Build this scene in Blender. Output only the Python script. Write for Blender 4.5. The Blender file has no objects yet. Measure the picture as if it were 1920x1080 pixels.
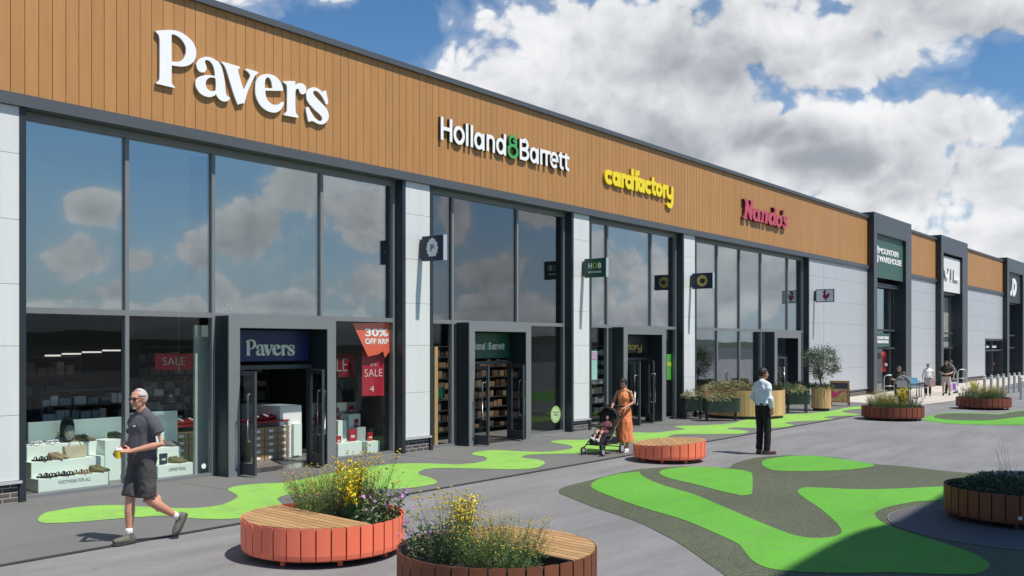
import bpy, bmesh, math, random
from mathutils import Vector, Matrix, noise
R = math.radians
random.seed(7)
scene = bpy.context.scene
COL = scene.collection

# ------------------------------------------------------------------ camera
H_EYE = 2.35                       # eye height (m)
DIST = 14.84                       # camera to the glazing line (m)
FOC = 1800.0                       # focal length of the 1920 px wide photograph
PHI = math.atan(1405.0 / 1800.0)   # angle between view axis and the facade
CP, SP = math.cos(PHI), math.sin(PHI)
cd = bpy.data.cameras.new("camera")
cam = bpy.data.objects.new("camera", cd)
COL.objects.link(cam)
cam.location = (0, -DIST, H_EYE)
cam.rotation_euler = (R(90), 0, PHI - R(90))
cd.sensor_width = 36.0
cd.lens = 36.0 * FOC / 1920.0
cd.shift_y = 106.0 / 1920.0
cd.clip_start = 0.05
cd.clip_end = 3000
scene.camera = cam

def FX(px, Y=0.0):
    """x of the point seen in column px on the plane y = Y (survey of the facade)"""
    k = (px - 960.0) / FOC
    d = DIST + Y
    return d * (k * SP + CP) / (SP - k * CP)

def FZ(px, py, Y=0.0):
    d = FX(px, Y) * CP + (DIST + Y) * SP
    return H_EYE - (py - 646.0) * d / FOC

def G(px, py, z=0.0):
    """ground point (survey of the paving)"""
    d = (H_EYE - z) * FOC / (py - 646.0)
    l = (px - 960.0) / FOC * d
    return Vector((d * CP + l * SP, -DIST + d * SP - l * CP, z))

def AT(px, depth, z=0.0):
    l = (px - 960.0) / FOC * depth
    return Vector((depth * CP + l * SP, -DIST + depth * SP - l * CP, z))

# ------------------------------------------------------------------ light
SUN_EL = R(60.5)
SUN_H = Vector((0.15, -0.99)).normalized()
sd = bpy.data.lights.new("sun", 'SUN')
sun = bpy.data.objects.new("sun", sd)
COL.objects.link(sun)
sd.energy = 5.0
sd.angle = R(0.53)
sd.color = (1.0, 0.95, 0.87)
to_sun = Vector((SUN_H.x * math.cos(SUN_EL), SUN_H.y * math.cos(SUN_EL), math.sin(SUN_EL)))
sun.rotation_euler = to_sun.to_track_quat('Z', 'Y').to_euler()
sun.location = (0, -30, 40)

scene.view_settings.view_transform = 'Standard'
scene.view_settings.look = 'None'
scene.view_settings.exposure = 0.1
scene.view_settings.gamma = 1.0
scene.cycles.use_denoising = True
scene.cycles.denoising_prefilter = 'ACCURATE'
scene.cycles.max_bounces = 8
scene.cycles.transparent_max_bounces = 16
scene.cycles.sample_clamp_indirect = 6.0

# ------------------------------------------------------------------ sky with clouds
world = bpy.data.worlds.new("World")
scene.world = world
world.use_nodes = True
SKY_STRENGTH = 0.105

def build_sky():
    nt = world.node_tree
    N, L = nt.nodes, nt.links
    N.clear()
    def nd(t, **kw):
        n = N.new(t)
        for k, v in kw.items():
            setattr(n, k, v)
        return n
    def setin(sock, v):
        if isinstance(v, (int, float, tuple, list, Vector)):
            sock.default_value = v
        else:
            L.new(v, sock)
    def M(op, a, b=None, c=None, clamp=False):
        n = nd('ShaderNodeMath', operation=op, use_clamp=clamp)
        for i, v in enumerate((a, b, c)):
            if v is not None:
                setin(n.inputs[i], v)
        return n.outputs[0]
    def V(op, a, b=None, c=None):
        n = nd('ShaderNodeVectorMath', operation=op)
        for i, v in enumerate((a, b, c)):
            if v is not None:
                setin(n.inputs[i], v)
        return n.outputs['Value'] if op in ('DOT_PRODUCT', 'LENGTH') else n.outputs[0]
    def step(v, a, b, lo=0.0, hi=1.0):
        n = nd('ShaderNodeMapRange', interpolation_type='SMOOTHSTEP')
        setin(n.inputs[0], v)
        for i, q in zip((1, 2, 3, 4), (a, b, lo, hi)):
            setin(n.inputs[i], q)
        return n.outputs[0]
    def mixc(f, a, b):
        n = nd('ShaderNodeMix', data_type='RGBA')
        setin(n.inputs[0], f)
        setin(n.inputs[6], a)
        setin(n.inputs[7], b)
        return n.outputs[2]
    tc = nd('ShaderNodeTexCoord')
    d = V('NORMALIZE', tc.outputs['Generated'])
    sx = nd('ShaderNodeSeparateXYZ'); L.new(d, sx.inputs[0])
    cx = nd('ShaderNodeCombineXYZ')
    L.new(sx.outputs[0], cx.inputs[0])
    L.new(M('ABSOLUTE', sx.outputs[1]), cx.inputs[1])
    L.new(sx.outputs[2], cx.inputs[2])
    da = cx.outputs[0]
    north = step(sx.outputs[1], -0.02, 0.02)
    def noise_fac(vec, scale, detail, rough, offs, dist=0.0):
        n = nd('ShaderNodeTexNoise')
        n.inputs['Scale'].default_value = scale
        n.inputs['Detail'].default_value = detail
        n.inputs['Roughness'].default_value = rough
        n.inputs['Distortion'].default_value = dist
        L.new(V('ADD', vec, offs), n.inputs['Vector'])
        return n.outputs['Fac']
    # cloud masses on the sky: (x, y, rx, ry) in the tangent plane of the view, one set for the
    # northern half of the sky and one for the southern half that the shop glass mirrors
    north_set = [(1010, 185, 235, 165), (1075, 120, 150, 120), (1260, 130, 320, 250), (1500, 90, 190, 120), (1770, 5, 260, 75), (1480, 275, 330, 115),
                 (1740, 232, 150, 62), (1860, 345, 170, 90), (1660, 335, 240, 90), (480, -30, 160, 60), (1240, 330, 300, 130), (1880, 445, 160, 60)]
    south_set = [(125, 395, 70, 42), (90, 500, 85, 60), (170, 560, 110, 40), (310, 470, 80, 44), (470, 450, 130, 70), (575, 350, 85, 85), (330, 560, 170, 40),
                 (690, 400, 85, 100), (680, 530, 120, 70), (835, 410, 40, 70), (915, 510, 100, 52), (1015, 395, 60, 42), (930, 575, 150, 46),
                 (1190, 490, 110, 120), (1200, 390, 90, 60), (1410, 520, 190, 110), (560, 590, 240, 40), (250, 590, 330, 48), (960, 600, 260, 50), (1250, 590, 240, 60)]
    shade_set = [(1560, 300, 230, 50), (1320, 150, 200, 150), (1210, 295, 330, 90), (1000, 270, 220, 70), (1850, 50, 190, 55), (1440, 250, 200, 60)]
    bright_set = [(1020, 95, 110, 90), (1300, 185, 110, 60), (1480, 60, 120, 60), (1640, 210, 200, 60), (1400, 330, 160, 60)]
    F, Rt, U = (CP, SP, 0), (SP, -CP, 0), (0, 0, 1)
    def uv_of(vec):
        f = M('MAXIMUM', V('DOT_PRODUCT', vec, F), 0.06)
        c = nd('ShaderNodeCombineXYZ')
        L.new(M('DIVIDE', V('DOT_PRODUCT', vec, Rt), f), c.inputs[0])
        L.new(M('DIVIDE', V('DOT_PRODUCT', vec, U), f), c.inputs[1])
        return c.outputs[0]
    def masses(uv, blobs):
        acc = None
        for (x, y, rx, ry) in blobs:
            u0, v0 = (x - 960) / FOC, (646 - y) / FOC
            s = (FOC / rx, FOC / ry, 0)
            q = V('LENGTH', V('MULTIPLY_ADD', uv, s, (-u0 * s[0], -v0 * s[1], 0)))
            b = M('SUBTRACT', 1.0, q)
            acc = b if acc is None else M('SMOOTH_MAX', acc, b, 0.25)
        return M('MAXIMUM', acc, -1.0)
    def puffs(vec, scale):
        n = nd('ShaderNodeTexVoronoi', feature='F1')
        n.inputs['Scale'].default_value = scale
        n.inputs['Detail'].default_value = 2.0
        n.inputs['Roughness'].default_value = 0.55
        n.inputs['Lacunarity'].default_value = 2.3
        L.new(vec, n.inputs['Vector'])
        return n.outputs['Distance']
    uv = uv_of(da)
    m = M('ADD', M('MULTIPLY', masses(uv, north_set), north), M('MULTIPLY', masses(uv, south_set), M('SUBTRACT', 1.0, north)))
    warp = nd('ShaderNodeTexNoise'); warp.inputs['Scale'].default_value = 9.0; warp.inputs['Detail'].default_value = 2.0
    L.new(da, warp.inputs['Vector'])
    dw = V('MULTIPLY_ADD', V('SUBTRACT', warp.outputs['Color'], (0.5, 0.5, 0.5)), (0.07, 0.07, 0.05), da)
    def texture(vec):
        n1 = noise_fac(vec, 8.0, 8.0, 0.60, (3.1, 1.7, 0.4), 0.1)
        pf = puffs(V('MULTIPLY', vec, (1.0, 1.0, 1.25)), 15.0)
        return M('ADD', M('MULTIPLY', M('SUBTRACT', n1, 0.5), 2.4), M('MULTIPLY', M('SUBTRACT', 0.46, pf), 0.72))
    t1 = texture(dw)
    t2 = texture(V('ADD', dw, (-0.011, 0.0, 0.017)))
    den = M('ADD', M('ADD', m, M('MULTIPLY_ADD', north, 0.20, 0.14)), t1)
    alpha = step(den, 0.0, 0.30)
    wisp = M('MULTIPLY', step(den, -0.35, 0.25), 0.30)
    alpha = M('MAXIMUM', alpha, wisp)
    relief = M('MULTIPLY', M('SUBTRACT', t1, t2), 0.62)
    thick = step(den, 0.1, 1.1)
    sh = M('MULTIPLY', M('MAXIMUM', masses(uv, shade_set), 0.0), north)
    br = M('MULTIPLY', M('MAXIMUM', masses(uv, bright_set), 0.0), north)
    broad = M('MULTIPLY', M('SUBTRACT', noise_fac(da, 5.0, 4.0, 0.55, (7, 2, 9)), 0.5), 0.6)
    broad = M('ADD', broad, M('MULTIPLY', M('SUBTRACT', noise_fac(dw, 34.0, 5.0, 0.62, (2, 8, 1)), 0.5), 0.40))
    lit = M('ADD', M('ADD', M('SUBTRACT', 0.66, M('MULTIPLY', thick, 0.30)), relief), broad)
    lit = M('ADD', lit, M('SUBTRACT', M('MULTIPLY', br, 0.45), M('MULTIPLY', sh, 0.62)))
    lit = M('SUBTRACT', lit, M('MULTIPLY', M('SUBTRACT', 1.0, north), 0.12))
    lit = step(lit, -0.40, 1.12)
    k = 1.0 / SKY_STRENGTH
    ccol = mixc(lit, (0.33 * k, 0.355 * k, 0.40 * k, 1), (0.87 * k, 0.88 * k, 0.895 * k, 1))
    sky = nd('ShaderNodeTexSky', sky_type='NISHITA')
    sky.sun_disc = False
    sky.sun_elevation = SUN_EL
    sky.sun_rotation = math.atan2(SUN_H.x, SUN_H.y)
    sky.air_density = 1.0
    sky.dust_density = 0.2
    sky.ozone_density = 3.0
    hs = nd('ShaderNodeHueSaturation')
    hs.inputs['Saturation'].default_value = 1.22
    L.new(sky.outputs[0], hs.inputs['Color'])
    low = step(sx.outputs[2], 0.0, 0.22, 0.75, 0.0)
    base = mixc(low, hs.outputs[0], (0.33 * k, 0.45 * k, 0.60 * k, 1))
    col = mixc(alpha, base, ccol)
    bg = nd('ShaderNodeBackground')
    bg.inputs[1].default_value = SKY_STRENGTH
    L.new(col, bg.inputs[0])
    out = nd('ShaderNodeOutputWorld')
    L.new(bg.outputs[0], out.inputs[0])
build_sky()

# ------------------------------------------------------------------ materials
def lin(r, g, b):
    f = lambda c: (c / 255 / 12.92) if c / 255 <= 0.04045 else ((c / 255 + 0.055) / 1.055) ** 2.4
    return (f(r), f(g), f(b))

MATS = {}
def mat(name, col, rough=0.6, metal=0.0, var=0.0, vscale=3.0, bump=0.0, bscale=60.0, coat=0.0, island=0.0, stretch=None, emit=0.0, spec=0.5):
    """Principled material with procedural mottling (var), fine relief (bump) and per-piece tone (island)"""
    m = bpy.data.materials.new(name)
    m.use_nodes = True
    nt = m.node_tree
    N, L = nt.nodes, nt.links
    b = N['Principled BSDF']
    b.inputs['Roughness'].default_value = rough
    b.inputs['Metallic'].default_value = metal
    b.inputs['Coat Weight'].default_value = coat
    b.inputs['Specular IOR Level'].default_value = spec
    c = (*col, 1)
    b.inputs['Base Color'].default_value = c
    if emit:
        b.inputs['Emission Color'].default_value = c
        b.inputs['Emission Strength'].default_value = emit
    tc = N.new('ShaderNodeTexCoord')
    mp = N.new('ShaderNodeMapping')
    L.new(tc.outputs['Object'], mp.inputs[0])
    if stretch:
        mp.inputs['Rotation'].default_value = (0, 0, stretch[0])
        mp.inputs['Scale'].default_value = stretch[1]
    hsv = None
    if var or island:
        hsv = N.new('ShaderNodeHueSaturation')
        hsv.inputs['Color'].default_value = c
        val = None
        if var:
            no = N.new('ShaderNodeTexNoise')
            no.inputs['Scale'].default_value = vscale
            no.inputs['Detail'].default_value = 6
            no.inputs['Roughness'].default_value = 0.65
            L.new(mp.outputs[0], no.inputs['Vector'])
            mr = N.new('ShaderNodeMapRange')
            mr.inputs[1].default_value, mr.inputs[2].default_value = 0.25, 0.75
            mr.inputs[3].default_value, mr.inputs[4].default_value = 1 - var, 1 + var
            L.new(no.outputs['Fac'], mr.inputs[0])
            val = mr.outputs[0]
        if island:
            ge = N.new('ShaderNodeNewGeometry')
            mr2 = N.new('ShaderNodeMapRange')
            mr2.inputs[3].default_value, mr2.inputs[4].default_value = 1 - island, 1 + island
            L.new(ge.outputs['Random Per Island'], mr2.inputs[0])
            if val is None:
                val = mr2.outputs[0]
            else:
                mu = N.new('ShaderNodeMath'); mu.operation = 'MULTIPLY'
                L.new(val, mu.inputs[0]); L.new(mr2.outputs[0], mu.inputs[1])
                val = mu.outputs[0]
        L.new(val, hsv.inputs['Value'])
        L.new(hsv.outputs[0], b.inputs['Base Color'])
        if emit:
            L.new(hsv.outputs[0], b.inputs['Emission Color'])
    if bump:
        no2 = N.new('ShaderNodeTexNoise')
        no2.inputs['Scale'].default_value = bscale
        no2.inputs['Detail'].default_value = 5
        L.new(mp.outputs[0], no2.inputs['Vector'])
        bp = N.new('ShaderNodeBump')
        bp.inputs['Strength'].default_value = bump
        bp.inputs['Distance'].default_value = 0.02
        L.new(no2.outputs['Fac'], bp.inputs['Height'])
        L.new(bp.outputs[0], b.inputs['Normal'])
    MATS[name] = m
    return m

def glass(name, refl, tint, ior=1.55, rough=0.0):
    """coated shop glass: partly see-through, partly mirror, with a slightly wavy surface"""
    m = bpy.data.materials.new(name)
    m.use_nodes = True
    nt = m.node_tree
    N, L = nt.nodes, nt.links
    N.clear()
    out = N.new('ShaderNodeOutputMaterial')
    tr = N.new('ShaderNodeBsdfTransparent'); tr.inputs[0].default_value = (*tint, 1)
    gl = N.new('ShaderNodeBsdfGlossy'); gl.inputs[0].default_value = (0.93, 0.95, 0.97, 1); gl.inputs['Roughness'].default_value = rough
    lw = N.new('ShaderNodeLayerWeight'); lw.inputs[0].default_value = 0.5
    pw5 = N.new('ShaderNodeMath'); pw5.operation = 'POWER'; pw5.inputs[1].default_value = 4.0
    L.new(lw.outputs['Facing'], pw5.inputs[0])
    ma = N.new('ShaderNodeMath'); ma.operation = 'MULTIPLY_ADD'; ma.use_clamp = True
    ma.inputs[1].default_value = ior; ma.inputs[2].default_value = refl
    L.new(pw5.outputs[0], ma.inputs[0])
    tc = N.new('ShaderNodeTexCoord')
    no = N.new('ShaderNodeTexNoise'); no.inputs['Scale'].default_value = 0.5; no.inputs['Detail'].default_value = 1
    L.new(tc.outputs['Object'], no.inputs['Vector'])
    oi = N.new('ShaderNodeObjectInfo')
    wn = N.new('ShaderNodeTexWhiteNoise'); wn.noise_dimensions = '1D'; L.new(oi.outputs['Random'], wn.inputs['W'])
    tv = N.new('ShaderNodeVectorMath'); tv.operation = 'MULTIPLY_ADD'
    tv.inputs[1].default_value = (0.022, 0.0, 0.016); tv.inputs[2].default_value = (-0.011, 0.0, -0.008)
    L.new(wn.outputs['Color'], tv.inputs[0])
    ge = N.new('ShaderNodeNewGeometry')
    ad = N.new('ShaderNodeVectorMath'); L.new(ge.outputs['Normal'], ad.inputs[0]); L.new(tv.outputs[0], ad.inputs[1])
    nz = N.new('ShaderNodeVectorMath'); nz.operation = 'NORMALIZE'; L.new(ad.outputs[0], nz.inputs[0])
    bp = N.new('ShaderNodeBump'); bp.inputs['Strength'].default_value = 0.10; bp.inputs['Distance'].default_value = 0.04
    L.new(no.outputs['Fac'], bp.inputs['Height']); L.new(nz.outputs[0], bp.inputs['Normal'])
    L.new(bp.outputs[0], gl.inputs['Normal'])
    mx = N.new('ShaderNodeMixShader')
    L.new(ma.outputs[0], mx.inputs[0]); L.new(tr.outputs[0], mx.inputs[1]); L.new(gl.outputs[0], mx.inputs[2])
    L.new(mx.outputs[0], out.inputs[0])
    MATS[name] = m
    return m

# ------------------------------------------------------------------ object helpers
def link(o, parent=None):
    COL.objects.link(o)
    if parent is not None:
        o.parent = parent
    return o

def tag(o, label=None, cat=None, group=None, kind=None):
    if label: o['label'] = label
    if cat: o['category'] = cat
    if group: o['group'] = group
    if kind: o['kind'] = kind
    return o

def thing(name, loc, label, cat, group=None, rz=0.0):
    o = bpy.data.objects.new(name, None)
    o.empty_display_size = 0.2
    link(o)
    o.location = loc
    o.rotation_euler = (0, 0, rz)
    return tag(o, label, cat, group)

def copy_thing(src, loc, rz, label, group=None):
    r = src.copy(); COL.objects.link(r)
    r.location = loc; r.rotation_euler = (0, 0, rz)
    r['label'] = label
    if group: r['group'] = group
    def rec(a, b):
        for ch in list(a.children):
            c = ch.copy(); COL.objects.link(c); c.parent = b
            rec(ch, c)
    rec(src, r)
    return r

class MB:
    """collects shapes into one mesh"""
    def __init__(self):
        self.bm = bmesh.new()
        self.mi = 0
    def face(self, vs):
        try:
            f = self.bm.faces.new(vs)
            f.material_index = self.mi
            return f
        except ValueError:
            return None
    def pts(self, ps):
        return [self.bm.verts.new(p) for p in ps]
    def box(self, x0, x1, y0, y1, z0, z1):
        v = self.pts([(x0, y0, z0), (x1, y0, z0), (x1, y1, z0), (x0, y1, z0), (x0, y0, z1), (x1, y0, z1), (x1, y1, z1), (x0, y1, z1)])
        for q in ((0, 3, 2, 1), (4, 5, 6, 7), (0, 1, 5, 4), (1, 2, 6, 5), (2, 3, 7, 6), (3, 0, 4, 7)):
            self.face([v[i] for i in q])
        return self
    def hexa(self, p):
        v = self.pts(p)
        for q in ((0, 3, 2, 1), (4, 5, 6, 7), (0, 1, 5, 4), (1, 2, 6, 5), (2, 3, 7, 6), (3, 0, 4, 7)):
            self.face([v[i] for i in q])
        return self
    def obox(self, c, ax, sx, sy, sz):
        """box centred at c, turned by ax (radians) round z"""
        ca, sa = math.cos(ax), math.sin(ax)
        ps = []
        for z in (-sz / 2, sz / 2):
            for (x, y) in ((-sx / 2, -sy / 2), (sx / 2, -sy / 2), (sx / 2, sy / 2), (-sx / 2, sy / 2)):
                ps.append((c[0] + x * ca - y * sa, c[1] + x * sa + y * ca, c[2] + z))
        return self.hexa(ps)
    def quad(self, *p):
        self.face(self.pts(p)); return self
    def poly(self, p):
        self.face(self.pts(p)); return self
    def prism(self, ring, off):
        """solid between ring (list of 3-D points) and ring + off"""
        a = self.pts(ring); b = self.pts([Vector(p) + Vector(off) for p in ring])
        n = len(a)
        self.face(a[::-1]); self.face(b)
        for i in range(n):
            self.face([a[i], a[(i + 1) % n], b[(i + 1) % n], b[i]])
        return self
    def tube(self, path, rad, seg=8, cap=True, flat=1.0, up=None):
        path = [Vector(p) for p in path]
        rings = []
        for i, p in enumerate(path):
            r = rad[i] if isinstance(rad, (list, tuple)) else rad
            if i == 0: t = path[1] - path[0]
            elif i == len(path) - 1: t = path[-1] - path[-2]
            else: t = (path[i + 1] - path[i]).normalized() + (path[i] - path[i - 1]).normalized()
            if t.length < 1e-9: t = Vector((0, 0, 1))
            t.normalize()
            ref = Vector(up) if up else (Vector((0, 0, 1)) if abs(t.z) < 0.9 else Vector((0, 1, 0)))
            a = ref.cross(t)
            if a.length < 1e-6: a = Vector((1, 0, 0)).cross(t)
            a.normalize(); b = t.cross(a)
            rx, ry = r if isinstance(r, tuple) else (r, r * flat)
            rings.append(self.pts([p + a * (rx * math.cos(2 * math.pi * k / seg)) + b * (ry * math.sin(2 * math.pi * k / seg)) for k in range(seg)]))
        for q in range(len(rings) - 1):
            for k in range(seg):
                self.face([rings[q][k], rings[q][(k + 1) % seg], rings[q + 1][(k + 1) % seg], rings[q + 1][k]])
        if cap:
            self.face(rings[0][::-1]); self.face(rings[-1])
        return self
    def lathe(self, prof, c=(0, 0, 0), seg=24, a0=0.0, a1=2 * math.pi, closed=False):
        full = abs(a1 - a0 - 2 * math.pi) < 1e-6
        n = seg if full else seg + 1
        cols = []
        for k in range(n):
            a = a0 + (a1 - a0) * k / seg
            cols.append(self.pts([(c[0] + r * math.cos(a), c[1] + r * math.sin(a), c[2] + z) for r, z in prof]))
        m = len(prof)
        for k in range(seg):
            A, B = cols[k], cols[(k + 1) % n]
            for j in range(m if closed else m - 1):
                self.face([A[j], B[j], B[(j + 1) % m], A[(j + 1) % m]])
        return self
    def ball(self, c, rx, ry=None, rz=None, seg=12, rows=8, rot=None):
        ry = ry or rx; rz = rz or rx
        c = Vector(c)
        rr = []
        for j in range(1, rows):
            th = math.pi * j / rows
            row = []
            for k in range(seg):
                a = 2 * math.pi * k / seg
                p = Vector((rx * math.sin(th) * math.cos(a), ry * math.sin(th) * math.sin(a), rz * math.cos(th)))
                if rot is not None: p = rot @ p
                row.append(self.bm.verts.new(c + p))
            rr.append(row)
        tp, bp = Vector((0, 0, rz)), Vector((0, 0, -rz))
        if rot is not None: tp, bp = rot @ tp, rot @ bp
        t = self.bm.verts.new(c + tp); b = self.bm.verts.new(c + bp)
        for k in range(seg):
            self.face([t, rr[0][k], rr[0][(k + 1) % seg]])
            self.face([b, rr[-1][(k + 1) % seg], rr[-1][k]])
            for j in range(rows - 2):
                self.face([rr[j][k], rr[j + 1][k], rr[j + 1][(k + 1) % seg], rr[j][(k + 1) % seg]])
        return self
    def build(self, name, mats, parent=None, smooth=False, loc=None, normals=True, bevel=0.0):
        me = bpy.data.meshes.new(name)
        if normals:
            bmesh.ops.recalc_face_normals(self.bm, faces=self.bm.faces)
        if bevel:
            bmesh.ops.bevel(self.bm, geom=self.bm.edges[:], offset=bevel, segments=2, affect='EDGES', clamp_overlap=True)
        self.bm.to_mesh(me); self.bm.free()
        for m in (mats if isinstance(mats, (list, tuple)) else [mats]):
            me.materials.append(m)
        if smooth:
            me.polygons.foreach_set('use_smooth', [True] * len(me.polygons))
        o = bpy.data.objects.new(name, me)
        link(o, parent)
        if loc is not None: o.location = loc
        return o

def evaluated(o, name=None):
    """freeze an object's modifiers into its mesh"""
    dg = bpy.context.evaluated_depsgraph_get()
    dg.update()
    me = bpy.data.meshes.new_from_object(o.evaluated_get(dg))
    return me

def smooth_ring(pts, closed=True, sub=3, corner=52):
    """Catmull-Rom through 2-D points; keeps sharp corners"""
    P = [Vector(p) for p in pts]
    n = len(P)
    sharp = []
    for i in range(n):
        if not closed and i in (0, n - 1): sharp.append(True); continue
        a = P[i] - P[i - 1]; b = P[(i + 1) % n] - P[i]
        sharp.append(a.length > 0 and b.length > 0 and math.degrees(a.angle(b)) > corner)
    out = []
    for i in range(n if closed else n - 1):
        p1, p2 = P[i], P[(i + 1) % n]
        p0 = P[i - 1] if (closed or i > 0) and not sharp[i] else p1 - (p2 - p1) * 0.5
        p3 = P[(i + 2) % n] if (closed or i + 2 < n) and not sharp[(i + 1) % n] else p2 + (p2 - p1) * 0.5
        for s in range(sub):
            t = s / sub
            out.append(0.5 * ((2 * p1) + (p2 - p0) * t + (2 * p0 - 5 * p1 + 4 * p2 - p3) * t * t + (3 * p1 - p0 - 3 * p2 + p3) * t ** 3))
    if not closed: out.append(P[-1])
    return out

def outline_mesh(rings, depth, bevel=0.0):
    """flat shape with holes (2-D rings), thickened; returns a mesh lying in x-y, thickness along z"""
    cu = bpy.data.curves.new("outline", 'CURVE')
    cu.dimensions = '2D'; cu.fill_mode = 'BOTH'; cu.extrude = depth / 2; cu.bevel_depth = bevel
    for r in rings:
        s = cu.splines.new('POLY'); s.points.add(len(r) - 1)
        for p, q in zip(s.points, r): p.co = (q[0], q[1], 0, 1)
        s.use_cyclic_u = True
    o = bpy.data.objects.new("outline", cu); COL.objects.link(o)
    me = evaluated(o)
    COL.objects.unlink(o); bpy.data.objects.remove(o); bpy.data.curves.remove(cu)
    return me

def add_mesh(name, me, mats, parent=None, matrix=None):
    if matrix is not None: me.transform(matrix)
    me.materials.clear()
    for m in (mats if isinstance(mats, (list, tuple)) else [mats]): me.materials.append(m)
    me.name = name
    return link(bpy.data.objects.new(name, me), parent)

def text_mesh(body, width, height, depth, weight=0.0, spacing=1.0, align='CENTER'):
    """sans lettering scaled to the given width and height, in x-y"""
    cu = bpy.data.curves.new("lettering", 'FONT')
    cu.body = body; cu.align_x = align; cu.align_y = 'CENTER'
    cu.extrude = depth / 2; cu.offset = weight; cu.space_character = spacing; cu.resolution_u = 4
    o = bpy.data.objects.new("lettering", cu); COL.objects.link(o)
    me = evaluated(o)
    COL.objects.unlink(o); bpy.data.objects.remove(o); bpy.data.curves.remove(cu)
    xs = [v.co.x for v in me.vertices]; ys = [v.co.y for v in me.vertices]
    w, h = max(xs) - min(xs), max(ys) - min(ys)
    cx, cy = (max(xs) + min(xs)) / 2, (max(ys) + min(ys)) / 2
    for v in me.vertices:
        v.co.x = (v.co.x - cx) * width / w; v.co.y = (v.co.y - cy) * height / h
    return me

# stand a flat x-y shape up on the facade: x along the wall, y up, thickness towards the street
def on_wall(x, y, z):
    return Matrix(((1, 0, 0, x), (0, 0, -1, y), (0, 1, 0, z), (0, 0, 0, 1)))
# ------------------------------------------------------------------ palette
M_TIMBER = mat("timber_cladding", lin(176, 127, 74), 0.55, var=0.10, vscale=2.2, island=0.045, bump=0.15, bscale=40, stretch=(0, (3.0, 3.0, 0.35)))
M_GAP = mat("dark_gap", (0.03, 0.026, 0.022), 0.9)
M_ANTH = mat("anthracite_metal", (0.052, 0.058, 0.067), 0.45, var=0.06, vscale=1.5)
M_BAND = mat("grey_band_metal", (0.078, 0.086, 0.094), 0.45, var=0.06, vscale=1.5)
M_RETSHADE = mat("blue_black_return_shade", (0.020, 0.028, 0.034), 0.4, var=0.06, vscale=1.5)  # unsunlit shade of tower and portal returns put into colour; also pillar returns
M_ANTHL = mat("grey_portal_metal", (0.180, 0.188, 0.194), 0.42, var=0.06, vscale=1.2)
M_PANEL = mat("white_panel", (0.635, 0.645, 0.635), 0.38, var=0.06, vscale=1.0, island=0.02, stretch=(0, (4, 4, 0.4)))
M_PANELG = mat("grey_panel", (0.43, 0.445, 0.46), 0.38, var=0.06, vscale=1.0, island=0.02, stretch=(0, (4, 4, 0.4)))
M_BRICK = None
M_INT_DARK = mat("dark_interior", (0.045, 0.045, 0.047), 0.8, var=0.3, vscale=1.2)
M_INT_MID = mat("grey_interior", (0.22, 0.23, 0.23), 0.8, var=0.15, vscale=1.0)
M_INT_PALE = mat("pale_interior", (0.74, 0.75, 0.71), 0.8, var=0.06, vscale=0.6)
M_FLOORI = mat("shop_floor", (0.16, 0.15, 0.14), 0.45, var=0.15, vscale=2.0)
M_STEEL = mat("brushed_steel", (0.62, 0.62, 0.62), 0.28, metal=1.0)
M_WHITE = mat("white_lettering", (0.86, 0.86, 0.85), 0.4)
M_SHADOWBOX = mat("dark_return", (0.05, 0.047, 0.045), 0.5)
M_RETURN = mat("bronze_return", (0.30, 0.26, 0.22), 0.4)
G_UPPER = glass("glass_upper", 0.30, (0.78, 0.84, 0.83), 0.9)
G_DARK = glass("glass_dark", 0.17, (0.55, 0.56, 0.60), 0.9)
G_LOWER = glass("glass_lower", 0.02, (0.965, 0.985, 0.975), 0.8)
G_DOOR = glass("glass_door", 0.03, (0.85, 0.88, 0.89), 0.8)

def brick_material():
    m = bpy.data.materials.new("dark_brick"); m.use_nodes = True
    N, L = m.node_tree.nodes, m.node_tree.links
    b = N['Principled BSDF']; b.inputs['Roughness'].default_value = 0.85
    tc = N.new('ShaderNodeTexCoord'); mp = N.new('ShaderNodeMapping'); mp.inputs['Rotation'].default_value = (R(90), 0, 0)
    br = N.new('ShaderNodeTexBrick')
    br.inputs['Color1'].default_value = (0.10, 0.085, 0.075, 1); br.inputs['Color2'].default_value = (0.05, 0.046, 0.045, 1)
    br.inputs['Mortar'].default_value = (0.32, 0.30, 0.28, 1)
    br.inputs['Scale'].default_value = 1.0; br.inputs['Mortar Size'].default_value = 0.008
    br.inputs['Brick Width'].default_value = 0.225; br.inputs['Row Height'].default_value = 0.075
    L.new(tc.outputs['Object'], mp.inputs[0]); L.new(mp.outputs[0], br.inputs[0]); L.new(br.outputs[0], b.inputs['Base Color'])
    return m
M_BRICK = brick_material()

# ------------------------------------------------------------------ the building
YP = -0.26          # face of pillars and cladding
YB = -0.34          # face of the band and coping
YG = 0.0            # glazing line
Z_BAND0, Z_BAND1 = FZ(640, 314, YB), FZ(640, 297, YB)
Z_TOP = FZ(1000, 196.6, YB)
Z_COP = Z_TOP - 0.115
Z_TRANS = FZ(800, 602.5, YG)
building = thing("retail_building", (20, 0, 0), "long shop terrace with timber fascia above tall glazed shopfronts and grey tower frames", "building")
building.location = (0, 0, 0)
X_T1 = FX(1626, YP)
X_END = 150.0
X_START = -14.0

def boards(x0, x1, z0, z1, pitch=0.208):
    mb = MB()
    n = max(1, round((x1 - x0) / pitch)); w = (x1 - x0) / n
    for i in range(n):
        a = x0 + i * w
        mb.box(a + 0.0045, a + w - 0.0045, YP, YP + 0.03, z0, z1)
    o = mb.build("timber_cladding", M_TIMBER, building)
    return o
def backing(x0, x1, z0, z1):
    return MB().box(x0, x1, YP + 0.032, YP + 0.2, z0, z1).build("cladding_backing", M_GAP, building)

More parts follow.
